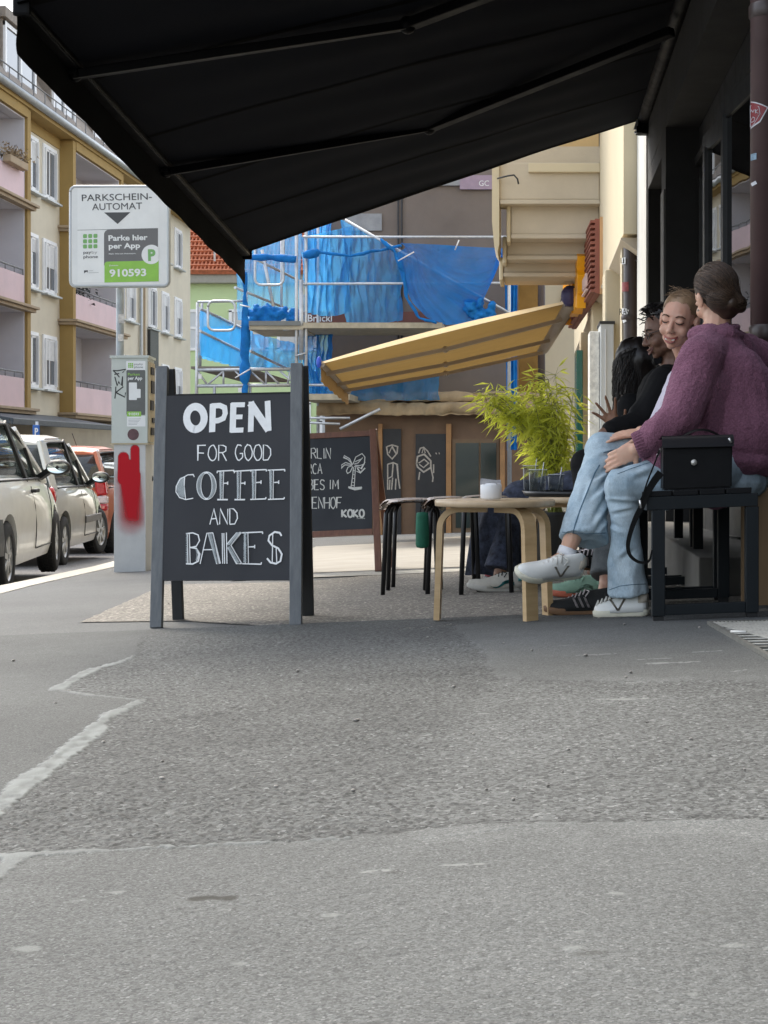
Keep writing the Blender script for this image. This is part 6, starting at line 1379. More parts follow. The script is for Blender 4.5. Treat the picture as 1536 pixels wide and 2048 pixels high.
# ================================================================ people
def skin_mat(name, col):
    m, nt, b = nodes(name); co = texco(nt); b.inputs['Roughness'].default_value = .5; b.inputs['Subsurface Weight'].default_value = .12
    b.inputs['Subsurface Radius'].default_value = (.012, .005, .003); b.inputs['Subsurface Scale'].default_value = .4
    red = tuple(c*q for c, q in zip(col, (1.03, .84, .80)))
    c = mix(nt, col, red, ramp(nt, noi(nt, co, 22, 5), [(.4, 0.), (.7, .6)])); nt.links.new(c, b.inputs['Base Color']); bump(nt, b, noi(nt, co, 500, 3), .05, .001); return m
def denim(name, col, fade):
    m, nt, b = nodes(name); co = texco(nt); b.inputs['Roughness'].default_value = .9; b.inputs['Specular IOR Level'].default_value = .15
    tw = noi(nt, texco(nt, 'Object', (420, 420, 90)), 1, 3); blot = noi(nt, co, 9, 6, .6); med = noi(nt, co, 45, 4)
    c = ramp(nt, blot, [(.34, col), (.68, fade)])
    c = mix(nt, c, ramp(nt, tw, [(.3, .80), (.7, 1.16)]), .8, 'MULTIPLY'); c = mix(nt, c, ramp(nt, med, [(.3, .9), (.7, 1.08)]), .8, 'MULTIPLY')
    nt.links.new(c, b.inputs['Base Color']); bump(nt, b, tw, .25, .0015); return m
def wool(name, col, cell=190):
    m, nt, b = nodes(name); co = texco(nt); b.inputs['Roughness'].default_value = .95; b.inputs['Specular IOR Level'].default_value = .1
    b.inputs['Sheen Weight'].default_value = .35; b.inputs['Sheen Roughness'].default_value = .5; b.inputs['Sheen Tint'].default_value = (.8, .5, .65, 1)
    vo = nt.nodes.new('ShaderNodeTexVoronoi'); vo.inputs['Scale'].default_value = cell; nt.links.new(co, vo.inputs['Vector'])
    n1 = noi(nt, co, cell*.7, 4, .7)
    c = ramp(nt, n1, [(.3, tuple(q*.62 for q in col)), (.55, col), (.75, tuple(min(1, q*1.35) for q in col))])
    c = mix(nt, c, ramp(nt, noi(nt, co, 7, 4), [(.3, .85), (.7, 1.1)]), 1.0, 'MULTIPLY'); nt.links.new(c, b.inputs['Base Color'])
    bump(nt, b, vo.outputs['Distance'], .7, .004); return m
SK1 = skin_mat('skin_light', (.62, .385, .27)); SK2 = skin_mat('skin_fair', (.60, .36, .26)); SK3 = skin_mat('skin_shaded', (.17, .09, .058)); SK4 = skin_mat('skin_tan', (.26, .14, .085))  # third skin, the man's, has the shade on his face put into its colour
HR1 = M('brown_hair', (.050, .029, .018), .42, .35, 30, spec=.5); HR2 = M('fair_brown_hair', (.27, .175, .10), .42, .3, 30); HR3 = M('dark_hair', (.012, .009, .008), .4, .3, 30); HR4 = M('very_dark_hair', (.009, .006, .005), .38, .3, 30)
M_lip = M('lip', (.40, .13, .11), .4, .1, 60); M_line = M('lash', (.03, .018, .012), .7); M_brow = M('brow', (.085, .045, .028), .9); M_teeth = M('teeth', (.72, .68, .62), .3, .03, 30)
def frame(f, up=(0, 0, 1)):
    f = V(f).normalized(); r = f.cross(V(up)).normalized(); u = r.cross(f); return Matrix((r, f, u)).transposed()   # columns right, forward, up
def head_shape(mb, c, R, k=1.0):
    T = lambda p: V(c)+R @ (V(p)*k)
    E = lambda p, r, n=16: mb.sph(T(p), tuple(q*k for q in r), R, n)
    E((0, -.018, .040), (.073, .092, .083)); E((0, .018, .020), (.067, .070, .080)); E((0, .034, -.030), (.060, .056, .062)); E((0, .040, -.068), (.046, .044, .040)); E((0, .064, -.097), (.021, .019, .018))
    for s in (-1, 1):
        E((s*.036, .058, -.036), (.026, .026, .026), 12); E((s*.043, .014, -.066), (.015, .034, .026), 12); E((s*.031, .076, .004), (.017, .013, .010), 12)
        E((s*.078, -.006, -.004), (.009, .020, .031), 12); E((s*.083, -.012, .006), (.006, .015, .022), 12); E((s*.011, .098, -.040), (.0085, .011, .008), 10)
    E((0, .073, .026), (.046, .016, .014), 12)
    mb.tube([T((0, .080, .012)), T((0, .096, -.012)), T((0, .109, -.034)), T((0, .100, -.045))], [.0085*k, .0095*k, .0115*k, .007*k], 10); mb.sph(T((0, .107, -.036)), .0115*k, None, 10)
    E((0, .087, -.066), (.024, .011, .0065), 12); E((0, .084, -.077), (.021, .012, .007), 12)
def hand(mb, w, d, n, curl=(.3, .3, .35, .4), thumb=.6, k=1.0, left=True, spread=.12, thumb_curl=.3):
    d = V(d).normalized(); n = V(n); n = (n-d*n.dot(d)).normalized(); s = d.cross(n)*(1 if left else -1)   # s points to the thumb side
    w = V(w); R = Matrix((s, d, n)).transposed()
    mb.cap(w-d*.03*k, w+d*.02*k, .024*k, .027*k)
    mb.sph(w+d*.052*k, (.039*k, .052*k, .0145*k), R, 16); mb.sph(w+d*.078*k+s*.004*k, (.037*k, .022*k, .012*k), R, 14); mb.sph(w+d*.035*k+s*.022*k-n*.006*k, (.017*k, .034*k, .015*k), R, 12)
    L = ((.026, .043, .026, .020), (.009, .047, .030, .022), (-.009, .044, .027, .021), (-.026, .034, .021, .018))
    for i, (o, a, b, c) in enumerate(L):
        p = w+d*(.092-.012*abs(o+.0)/.026*.6)*k+s*o*k; dd = (d+s*spread*(o/.026)).normalized(); cu = curl[i]; pts = [p]
        rr = (.0092, .0085, .0078, .0066); ax = dd.cross(n)
        for j, l in enumerate((a, b, c)):
            Q = Matrix.Rotation(-cu*(1 if j == 0 else 1.15), 3, ax); dd = Q @ dd; p = p+dd*l*k; pts.append(p)
        for j in range(3): mb.cap(pts[j], pts[j+1], rr[j]*k, rr[j+1]*k, 10)
    p = w+d*.030*k+s*.030*k-n*.004*k; td = (d*math.cos(thumb)+s*math.sin(thumb)-n*.25).normalized(); pts = [p]
    for l in (.036, .030, .025):
        p = p+td*l*k; pts.append(p); td = (td+(d-s*.7)*thumb_curl*.6-n*.1).normalized()
    for j, (a, b) in enumerate(((.0115, .0105), (.0105, .0095), (.0095, .0075))): mb.cap(pts[j], pts[j+1], a*k, b*k, 10)
def shoe(parent, heel, d, up, mats, L=.265, k=1.0, kind='plain', roll=0):
    d = V(d).normalized(); up = V(up); up = (up-d*up.dot(d)).normalized(); r = d.cross(up); R = Matrix((r, d, up)).transposed(); T = lambda p: V(heel)+R @ V(p)
    out = [(0, .0), (.028, .006), (.034, .04), (.031, .09), (.033, .14), (.044, .19), (.040, .235), (.022, .262), (0, .267)]
    ol = [(x*k, y*L/.267) for x, y in out]+[(-x*k*.92, y*L/.267) for x, y in out[-2:0:-1]]
    sole, upper, trim, lace = mats
    def rise(y): return .0 if y < .17 else (y-.17)**2*1.6
    mb = MB(); R3 = []
    for z, g in ((0, .94), (.006, 1.02), (.022, 1.03), (.027, .98)): R3.append([T((x*g, (y-L/2)*g+L/2, z+rise(y))) for x, y in ol])
    mb.loft(R3); s_ = mb.build('sole', sole, parent)
    st = [(.004, .022, .070), (.02, .031, .082), (.05, .034, .078), (.085, .034, .074), (.115, .035, .070), (.145, .036, .058), (.175, .039, .047), (.205, .040, .040), (.235, .034, .034), (.256, .020, .026), (.263, .008, .016)]
    mb = MB(); rings = []
    for y, w, h in st:
        y = y*L/.267; w *= k; rings.append([T((w*math.cos(a)*(1-.32*max(0, math.sin(a))**1.5*(1 if y < .14 else .3)), y, .018+rise(y)+(h-.0)*max(0, math.sin(a))**.8)) for a in [math.pi*q/12 for q in range(13)]])
    mb.loft(rings); u_ = mb.build('shoe', upper, parent)
    mb = MB()                                            # heel tab, tongue
    mb.loft([[T((w*k*1.07*math.cos(a), y, .052+(h)*math.sin(a)*.45)) for a in [math.pi*q/8 for q in range(9)]] for y, w, h in ((-.002, .020, .068), (.012, .029, .078), (.03, .032, .074))]); mb.build('heel_tab', trim, u_)
    mb = MB()
    for i in range(6):
        y = .105+.016*i; z = .018+rise(y)+.071-.0068*i; w = .021-.001*i
        mb.tube([T((-w, y+.005, z-.010)), T((0, y, z+.006)), T((w, y+.005, z-.010))], .0032, 6)
    mb.tube([T((0, .10, .092)), T((.022, .09, .088)), T((.03, .105, .07)), T((.034, .115, .06))], .0025, 5); mb.tube([T((0, .10, .092)), T((-.022, .085, .09)), T((-.03, .1, .07))], .0025, 5); mb.build('laces', lace, u_)
    mb = MB()
    if kind == 'stripes':
        for sx in (1, -1):
            for i in range(3):
                y = .085+.022*i; mb.loft([[T((sx*(.036-.002*j)*k, y+.018*j/3-.004+e, .03+.013*j)) for j in range(4)] for e in (0, .009)], caps=False)
    elif kind == 'v':
        for sx in (1, -1):
            for a, b in ((.075, .10), (.13, .10)): mb.loft([[T((sx*(.0365-.0035*j)*k, a+(b-a)*(1-j/3)+e, .026+.014*j)) for j in range(4)] for e in (0, .009)], caps=False)
    else:
        for sx in (1, -1): mb.loft([[T((sx*(.037-.003*j)*k, .05+.12*q/8, .03+.008*j+.012*math.sin(q*.8))) for j in range(3)] for q in range(9)], caps=False)
    mb.build('side_stripes', trim if kind != 'stripes' else lace, u_, fix=False)
def cloth(name, mb, vox, mat, parent, fold=.006, fs=9, seed=0, it=3, stretch=(1, 1, .45), fine=0., creases=()):
    me = remesh(mb, vox, it)
    def fn(p):
        q = V((p.x*fs*stretch[0], p.y*fs*stretch[1], p.z*fs*stretch[2]+seed)); a = noise.noise(q); b = noise.noise(q*2.3)
        r = fold*(1-2*abs(a))*.8+fold*.5*b
        if creases:
            px, py = CX+F*p.x/p.y, CY-F*(p.z-H)/p.y
            for (ax, ay), (bx_, by_), w, dp_ in creases:
                t = max(0, min(1, ((px-ax)*(bx_-ax)+(py-ay)*(by_-ay))/((bx_-ax)**2+(by_-ay)**2))); d = ((px-ax-t*(bx_-ax))*(by_-ay)-(py-ay-t*(by_-ay))*(bx_-ax))/math.hypot(bx_-ax, by_-ay); e = math.hypot(px-ax-t*(bx_-ax), py-ay-t*(by_-ay)); d = math.copysign(e, d); k = math.sin(math.pi*min(1, max(0, t*.9+.05)))
                r += dp_*k*(-math.exp(-(d/w)**2)+.8*math.exp(-((d-1.7*w)/w)**2))
        if fine: r += fine*noise.noise(p*95)+fine*.7*noise.noise(p*210)
        return r
    displace(me, fn); t = worldloc(parent)
    for v in me.vertices: v.co -= t
    return link(name, me, mat, parent)
def skin(name, mb, vox, mat, parent, it=3):
    me = remesh(mb, vox, it, .5); t = worldloc(parent)
    for v in me.vertices: v.co -= t
    return link(name, me, mat, parent)
def strands(mb, roots, path, n=10, r=.0011, seed=0):
    for k, rt in enumerate(roots):
        pts = path(rt, k); m = len(pts); mb.tube(pts, [r*(1-.6*(i/(m-1))**3) for i in range(m)], 3, False)
def face(parent, c, R, k=1.0, smile=True, brow=M_brow, lip=None):
    T = lambda p: V(c)+R @ (V(p)*k)
    mb = MB()
    for s in (-1, 1): mb.tube([T((s*x, y, z)) for x, y, z in ((.014, .087, .002), (.023, .0905, -.0035), (.033, .0885, -.006), (.043, .082, -.003), (.049, .076, .002))], [.001, .0022, .0026, .0022, .001], 6)
    mb.build('eyelashes', M_line, parent)
    mb = MB()
    for s in (-1, 1): mb.tube([T((s*x, y, z)) for x, y, z in ((.014, .0885, .021), (.026, .0905, .027), (.040, .084, .027), (.052, .070, .019))], [.0022, .0034, .003, .0012], 6)
    mb.build('eyebrows', brow, parent)
    mb = MB(); mb.tube([T((x, y, z)) for x, y, z in ((-.031, .080, -.057), (-.018, .094, -.0645), (-.005, .0985, -.066), (.005, .0985, -.066), (.018, .094, -.0645), (.031, .080, -.057))], [.0015, .0033, .0036, .0036, .0033, .0015], 8)
    mb.tube([T((x, y, z)) for x, y, z in ((-.030, .080, -.058), (-.018, .092, -.079), (0, .096, -.085), (.018, .092, -.079), (.030, .080, -.058))], [.0015, .0038, .0045, .0038, .0015], 8); mb.build('lips', lip or M_lip, parent)
    if smile:
        mb = MB(); mb.loft([[T((x, .094-.16*x*x*18, -.067-d)) for x in [-.021+.0042*i for i in range(11)]]+[T((x, .088-.16*x*x*18, -.067-d)) for x in [.021-.0042*i for i in range(11)]] for d in (0, .009)]); mb.build('teeth', M_teeth, parent)
    mb = MB()
    for s in (-1, 1): mb.sph(T((s*.0085, .101, -.0455)), (.0036*k, .0036*k, .0022*k), None, 8)
    mb.build('nostrils', M_line, parent)
def skull_path(c, R, k, a, b, n=12, bulge=1.0):        # an arc over the skull between two unit directions
    out = []; a = V(a).normalized(); b = V(b).normalized()
    for i in range(n+1):
        t = i/n; q = a.slerp(b, t)
        out.append(V(c)+R @ V((q.x*.0795*k*bulge, -.016*k+q.y*.100*k*bulge, .030*k+q.z*.094*k*bulge)))
    return out
# ---- woman in the purple sweater -------------------------------------------------
P1 = thing('person', (.55, 5.62, gz(.5, 5.6)), 'woman in a purple wool sweater and pale jeans on the bench, back turned', 'person', 'people sitting outside the cafe')
hc = W(1431, 596, 5.80); Rh = frame((-.40, .90, -.20), (-.22, .1, 1)); nb_ = W(1432, 662, 5.80)
shL, shR = W(1402, 716, 5.63), W(1508, 716, 5.95); elL, wrL = W(1358, 838, 5.50), W(1279, 895, 5.50); elR, wrR = W(1400, 850, 5.95), W(1292, 864, 5.66)
pel, che = W(1462, 938, 5.74), W(1456, 770, 5.77)
hipL, hipR = W(1436, 940, 5.64), W(1440, 925, 5.86); knL, anL = W(1244, 972, 5.46), W(1267, 1188, 5.51); knR, anR = W(1208, 903, 5.66), W(1143, 1080, 5.48)
mb = MB(); head_shape(mb, hc, Rh, .98)
mb.cap(hc+V((.01, -.005, -.06)), nb_+V((0, .0, -.02)), .050, .056); mb.cap(nb_, shL, .05, .05); mb.cap(nb_, shR, .05, .05); mb.cap(che, pel, .12, .13); mb.cap(che, nb_, .11, .06)
mb.cap(shL, elL, .048, .038); mb.cap(elL, wrL, .037, .025); mb.cap(shR, elR, .048, .038); mb.cap(elR, wrR, .037, .025)
mb.cap(hipL, knL, .075, .05); mb.cap(knL, anL, .048, .034); mb.cap(hipR, knR, .075, .05); mb.cap(knR, anR, .048, .034)
mb.cap(anL, W(1264, 1207, 5.515), .030, .026); mb.cap(anR, W(1134, 1104, 5.47), .033, .028); mb.cap(W(1134, 1108, 5.47), W(1085, 1135, 5.42), .022, .018); mb.cap(W(1262, 1218, 5.515), W(1225, 1227, 5.51), .016, .010)
hand(mb, wrL, (-.9, .1, -.42), (.1, -1, .15), (.25, .35, .45, .5), 1.15, .92, False, .05, .1)
hand(mb, wrR, (-.97, -.22, -.10), (-.1, -.35, .95), (.10, .12, .16, .22), .5, .95, False, .06, .3)
b1 = skin('body', mb, .0042, SK1, P1, 2)
mb = MB()                                                # sweater
mb.sph(pel+V((.02, 0, .03)), (.195, .165, .07), rotz(.5), 20); mb.cap(pel+V((.02, 0, .125)), che+V((.015, .0, -.03)), .172, .160, 20); mb.cap(che, nb_+V((.005, 0, -.05)), .155, .088, 18); mb.cap(nb_+V((.0, 0, -.045)), shL+V((0, 0, -.005)), .072, .076, 16); mb.cap(nb_+V((0, 0, -.045)), shR+V((0, 0, -.005)), .072, .080, 16)
mb.cap(shL, elL, .080, .074, 16); mb.cap(elL, W(1300, 880, 5.49), .074, .052, 16); mb.cap(shR, elR, .080, .07, 16); mb.cap(elR, wrR.lerp(elR, .25), .07, .05, 16); mb.cap(shL.lerp(elL, .4), che+V((-.02, 0, -.06)), .07, .13, 16); mb.cap(shL.lerp(elL, .6)+V((.06, .06, 0)), pel+V((-.06, -.02, .06)), .07, .11, 14)
mb.tube([W(1330, 912, 5.52), W(1322, 938, 5.52), W(1330, 965, 5.55)], [.06, .07, .05], 14); mb.cap(W(1326, 930, 5.55), pel+V((-.05, 0, -.03)), .075, .12, 14)
mb.sph(nb_+V((.0, 0, -.018)), (.112, .098, .042), rotz(.6), 16)
swm = wool('purple_wool', (.225, .10, .145)); sw = cloth('sweater', mb, .0058, swm, P1, .010, 7, 3, 3, (1.2, 1.2, .35), .0024)
mb = MB(); a, b = W(1294, 884, 5.49), W(1271, 893, 5.495); dd = (b-a).normalized(); x_ = dd.cross(V((0, 0, 1))).normalized(); y_ = dd.cross(x_); R3 = []   # ribbed cuff
for t_, rr in ((-.2, .046), (0, .049), (.35, .0465), (.7, .046), (1, .043)):
    R3.append([a+(b-a)*t_*1.0+(x_*math.cos(q)+y_*math.sin(q)*1.08)*(rr+(.0022*math.cos(26*q) if t_ > 0 else 0)) for q in [2*math.pi*i/104 for i in range(104)]])
mb.loft(R3); mb.build('cuff', swm, sw)
mb = MB(); c_ = nb_+V((.004, -.002, .012)); mb.tube([c_+V((.078*math.cos(q)*1.0, .072*math.sin(q), .012*math.cos(q-.9)-.004)) for q in [2*math.pi*i/30 for i in range(31)]], .012, 10); mb.build('neckband', swm, sw)
jm = denim('pale_denim', (.30, .40, .47), (.52, .62, .67))
def leg(mb, hip, kn, hem, r0, r1, r2, r3, kn_r):
    mb.cap(hip, kn, r0, r1, 18); mb.sph(kn, kn_r, None, 18); m = kn.lerp(hem, .45)
    mb.tube([kn, m, hem], [kn_r*.92, r2, r3], 22)
mb = MB(); leg(mb, hipL, knL, W(1256, 1187, 5.50), .092, .066, .050, .074, .064); mb.sph(pel+V((-.02, 0, -.05)), (.16, .15, .08), None, 16)
mb.cap(W(1330, 975, 5.52), knL, .082, .06, 16)
j1 = cloth('jeans', mb, .0052, jm, P1, .008, 8, 2, 3, (1.4, 1.4, .9), .0006, [((1215, 1004), (1275, 1010), 5, .011), ((1222, 1030), (1270, 1018), 4, .008), ((1250, 1060), (1218, 1046), 4, .006), ((1240, 1120), (1268, 1100), 5, .006), ((1262, 962), (1310, 945), 5, .007), ((1232, 1150), (1222, 1100), 4, .006)])
mb = MB(); mb.cap(hipR, knR, .09, .070, 18); mb.sph(knR, .066, None, 18); mb.cap(knR, W(1196, 950, 5.60), .064, .060, 18); mb.tube([knR, W(1190, 960, 5.60), W(1173, 1030, 5.53), W(1168, 1079, 5.49)], [.062, .0635, .073, .087], 22)
j2 = cloth('jeans_leg', mb, .0052, jm, P1, .008, 8, 8, 3, (1.3, 1.3, .8), .0006, [((1232, 925), (1180, 960), 5, .011), ((1224, 950), (1176, 1000), 5, .011), ((1216, 985), (1180, 1050), 5, .010), ((1212, 1030), (1190, 1065), 4, .008), ((1196, 915), (1228, 908), 4, .006), ((1175, 965), (1160, 1010), 4, .007), ((1160, 1030), (1150, 1062), 4, .006)])
seam = M('denim_seam', (.10, .17, .23), .9, .2, 60)
def on_pts(pts, Y, r, name, mat, parent):
    P = [W(p[0], p[1], Y if not callable(Y) else Y(i/(len(pts)-1))) for i, p in enumerate(pts)]; mb = MB(); mb.tube(P, r, 6); return mb.build(name, mat, parent)
def shrink_tube(mesh_o, pts, r, name, mat, parent, Yg=5.3, off=.0):   # thread laid on the cloth as seen from the street side
    P = []; 
    dg = bpy.context.evaluated_depsgraph_get(); bpy.context.view_layer.update(); dg.update()
    inv = worldloc(mesh_o)
    for p in pts:
        o = V((0, 0, H)); d = (W(p[0], p[1], 6)-o).normalized(); hit, loc, nor, _ = mesh_o.ray_cast(o-inv, d)
        if hit: P.append(loc+inv+V(nor)*off)
    if len(P) > 1: mb = MB(); mb.tube(P, r, 6); return mb.build(name, mat, parent)
def ln(*pts): return dense([tuple(p) for p in pts], 8)
shrink_tube(j2, ln((1199, 930), (1190, 945), (1176, 980), (1160, 1020), (1150, 1050), (1144, 1076)), .0028, 'seam', seam, j2)
shrink_tube(j2, ln((1124, 1064), (1145, 1067), (1180, 1067), (1211, 1066)), .0016, 'hem', seam, j2)
shrink_tube(j2, ln((1207, 905), (1222, 901), (1242, 899)), .0025, 'seam', seam, j2)
shrink_tube(j1, ln((1218, 1180), (1240, 1172), (1265, 1169), (1291, 1168)), .0016, 'hem', seam, j1)
shrink_tube(j1, ln((1235, 948), (1260, 938), (1290, 928), (1310, 922)), .0018, 'seam', seam, j1)
white = M('white_leather', (.76, .77, .74), .45, .05, 12, .1, 80); solew = M('cream_sole', (.64, .62, .50), .7, .1, 20, .2, 90); taupe = M('taupe_suede', (.42, .38, .31), .9, .15, 60); lacew = M('white_lace', (.72, .71, .66), .9); solebrown = M('worn_sole', (.42, .37, .27), .8, .2, 20)
h_ = G(1297, 1233); h_.z += .002; tip = G(1191, 1235); shoe(P1, h_, tip-h_, (0, 0, 1), (solew, white, taupe, lacew), (tip-h_).length*1.03, 1.05, 'v')
hp = W(1158, 1148, 5.50); tp = W(1018, 1158, 5.36); shoe(P1, hp, tp-hp, (.10, -.62, .80), (solew, white, taupe, lacew), .268, 1.05, 'v')
mb = MB(); mb.tube([W(1266, 1196, 5.51), W(1262, 1214, 5.512)], [.0325, .033], 16); mb.tube([W(1137, 1096, 5.472), W(1131, 1112, 5.468)], [.0335, .0345], 16); mb.build('socks', M('white_sock', (.76, .77, .80), .95, .05, 30), P1)
mb = MB(); c_ = wrL.lerp(elL, -.02); dd = (wrL-elL).normalized(); x_ = dd.cross(V((0, 1, 0))).normalized(); y_ = dd.cross(x_); mb.tube([c_+(x_*math.cos(q)*.030+y_*math.sin(q)*.028)+dd*.006*math.sin(2*q) for q in [2*math.pi*i/30 for i in range(31)]], .0022, 6); mb.build('bracelet', M('gold', (.7, .48, .2), .3, .1, 20, metal=.9), P1)
random.seed(31); mb = MB()                               # hair swept back to a low knot
def Uh(p): return V(hc)+Rh @ V(p)
cap_ = MB(); cap_.sph(Uh((0, -.024, .044)), (.0805, .096, .088), Rh, 28); cap_.sph(Uh((0, -.050, -.012)), (.070, .064, .072), Rh, 20); cap_.sph(Uh((.01, -.045, -.05)), (.052, .045, .05), Rh, 16); cap_.cap(Uh((.005, -.092, -.048)), Uh((.048, -.080, -.066)), .027, .024, 14)
hm = remesh(cap_, .006, 3)
def hcut(p):                                             # face and ears stay clear
    q = Rh.transposed() @ (p-hc); return .0016*noise.noise(V((q.x*40, q.y*12, q.z*40)))
displace(hm, hcut); bm = bmesh.new(); bm.from_mesh(hm)
kill = [v for v in bm.verts if (lambda q: (q.y > .058+.25*max(0, q.z-.05)) or (q.z < .035 and q.y > .012+.4*q.z) or (q.z < -.035 and q.y > -.02))(Rh.transposed() @ (v.co-hc))]
bmesh.ops.delete(bm, geom=kill, context='VERTS'); bm.to_mesh(hm); bm.free()
for v in hm.vertices: v.co -= P1.location
hair = link('hair', hm, HR1, P1)
knot = V((.28, -.86, -.72))
rts = []
for k in range(620):
    a = random.uniform(-1.15, 1.15); rts.append((math.sin(a)*1.0, .62-.95*abs(a)**1.6*.35+random.uniform(-.25, .1), max(-.05, math.cos(a))*.9+random.uniform(-.1, .1)))
for k in range(240):
    s = random.choice((-1, 1)); rts.append((s*.95, random.uniform(-.75, .15), random.uniform(-.5, .5)))
LOBES = (((0, -.024, .044), (.0805, .096, .088)), ((0, -.050, -.012), (.070, .064, .072)), ((.01, -.045, -.05), (.052, .045, .05)), ((.03, -.086, -.057), (.042, .030, .030)))
def on_hair(p):                                          # push a point out to the surface of the hair mass
    q = Rh.transposed() @ (p-hc); o = V((0, -.03, .0)); d = (q-o).normalized(); best = 0
    for c, r in LOBES:
        w = V([(o[i]-c[i])/r[i] for i in range(3)]); e = V([d[i]/r[i] for i in range(3)]); B = w.dot(e); A = e.dot(e); D = B*B-A*(w.dot(w)-1)
        if D > 0: best = max(best, (-B+math.sqrt(D))/A)
    return Uh(o+d*best) if best else p
def hpath(rt, k):
    e = knot+V((random.gauss(0, .07), random.gauss(0, .05), random.gauss(0, .09))); p = skull_path(hc, Rh, 1.0, rt, e, 11, 1.05+random.uniform(-.012, .022)); w = random.uniform(-1, 1)*.003
    off_ = random.uniform(-.0015, .003); out = []
    for i, q in enumerate(p):
        s_ = on_hair(q); out.append(s_+(s_-hc).normalized()*off_+Rh @ V((w*math.sin(i*.5), 0, w*math.sin(i*.4+1))))
    return out
strands(mb, rts, hpath)
ml = MB(); strands(ml, rts[::4], hpath, r=.0013); ml.build('hair_lights', M('brown_hair_light', (.11, .066, .04), .4, .3, 30), hair, fix=False)
for k in range(40):                                      # flyaways and the twisted knot
    o = Uh((.028, -.100, -.052)); a = random.uniform(0, 6.28); q = [o+Rh @ V((.028*math.cos(a+i*.6)*(1+.2*math.sin(k)), -.006*math.sin(k)-.004*i*0, .021*math.sin(a+i*.6)+.008*math.sin(i+k))) for i in range(9)]; mb.tube(q, .0022, 4, False)
for k in range(26):
    rt = rts[random.randrange(600)]; p = skull_path(hc, Rh, 1, rt, knot, 10, 1.03); ex = V((random.gauss(0, 1), random.gauss(0, 1), random.gauss(.3, 1)))*.010
    mb.tube([q+ex*(i/9)**1.5*math.sin(i*.35) for i, q in enumerate(p)], .0007, 3, False)
mb.build('hair_strands', HR1, hair, fix=False)
mb = MB(); mb.sph(Uh((-.0885, .004, -.038)), .005, None, 10); mb.build('earring', M('pearl', (.6, .5, .38), .3), P1)
# ---- generic seated person ------------------------------------------------------
def seated(label, J, mats, top_r=1.0, vox=.007, arms=True, neck_r=.052, head_k=1.0):
    t = thing('person', (J['pel'].x, J['pel'].y, gz(J['pel'].x, J['pel'].y)), label, 'person', 'people sitting outside the cafe')
    skm, topm, legm = mats; mb = MB(); R = J['R']; hc_ = J['head']; head_shape(mb, hc_, R, head_k)
    mb.cap(hc_+R @ V((0, -.02, -.06)), J['neck'], neck_r, neck_r+.008); mb.cap(J['neck'], J['che'], .07, .12); mb.cap(J['che'], J['pel'], .12, .13)
    for s in 'LR':
        mb.cap(J['neck']+V((0, 0, -.03)), J['sh'+s], .05, .05); mb.cap(J['sh'+s], J['el'+s], .047, .038); mb.cap(J['el'+s], J['wr'+s], .036, .025); mb.cap(J['hip'+s], J['kn'+s], .075, .05); mb.cap(J['kn'+s], J['an'+s], .048, .034)
        mb.cap(J['an'+s], J['an'+s]+V((-.012, 0, -.02)), .031, .026)
        h = J.get('hand'+s) or ((-.8, -.2, -.4), (0, -.3, .9), (.3, .35, .4, .45), .5); hand(mb, J['wr'+s], h[0], h[1], h[2], h[3], 1.0, h[4] if len(h) > 4 else s == 'L', h[5] if len(h) > 5 else .1)
    skin('body', mb, min(vox, .0055), skm, t, 2)
    mb = MB(); k = top_r; mb.cap(J['pel']+V((0, 0, .02)), J['che'], .155*k, .155*k, 16); mb.cap(J['che'], J['neck']+V((0, 0, -.05)), .145*k, .075*k, 16)
    for s in 'LR': mb.cap(J['neck']+V((0, 0, -.055)), J['sh'+s], .06*k, .068*k, 14); mb.cap(J['sh'+s], J['el'+s], .068*k, .058*k, 14); mb.cap(J['el'+s], J['el'+s].lerp(J['wr'+s], .86), .058*k, .042*k, 14)
    top = cloth('top', mb, vox, topm, t, .009, 8, J['pel'].y, 3, (1, 1, .6))
    mb = MB(); mb.sph(J['pel']+V((-.03, 0, -.03)), (.17, .16, .10), None, 16)
    for s in 'LR':
        mb.cap(J['hip'+s], J['kn'+s], .092, .070, 16); q = J['kn'+s].lerp(J['an'+s], .93); mb.tube([J['kn'+s], J['kn'+s].lerp(q, .5), q], [.066, .058, J.get('flare', .06)], 18); mb.sph(J['kn'+s], .068, None, 14)
    cloth('trousers', mb, vox, legm, t, .007, 9, J['pel'].y*3, 3, (1, 1, .6)); return t, top
blackc = M('black_cotton', (.0075, .0075, .008), .85, .25, 12, .2, 90, spec=.2); lilac = M('lilac_shirt', (.62, .58, .66), .85, .06, 10, .2, 60); gden = denim('grey_denim', (.075, .085, .09), (.17, .185, .19)); olive = M('olive_cotton', (.045, .047, .03), .9, .3, 14, .3, 60)
floral = M('patterned_cloth', (.04, .048, .075), .9, .75, 34, .3, 60)
gum = M('gum_sole', (.16, .085, .04), .7, .15, 20); blks = M('black_suede', (.010, .011, .011), .85, .2, 30); stripe = M('grey_pink_stripe', (.52, .47, .47), .8)
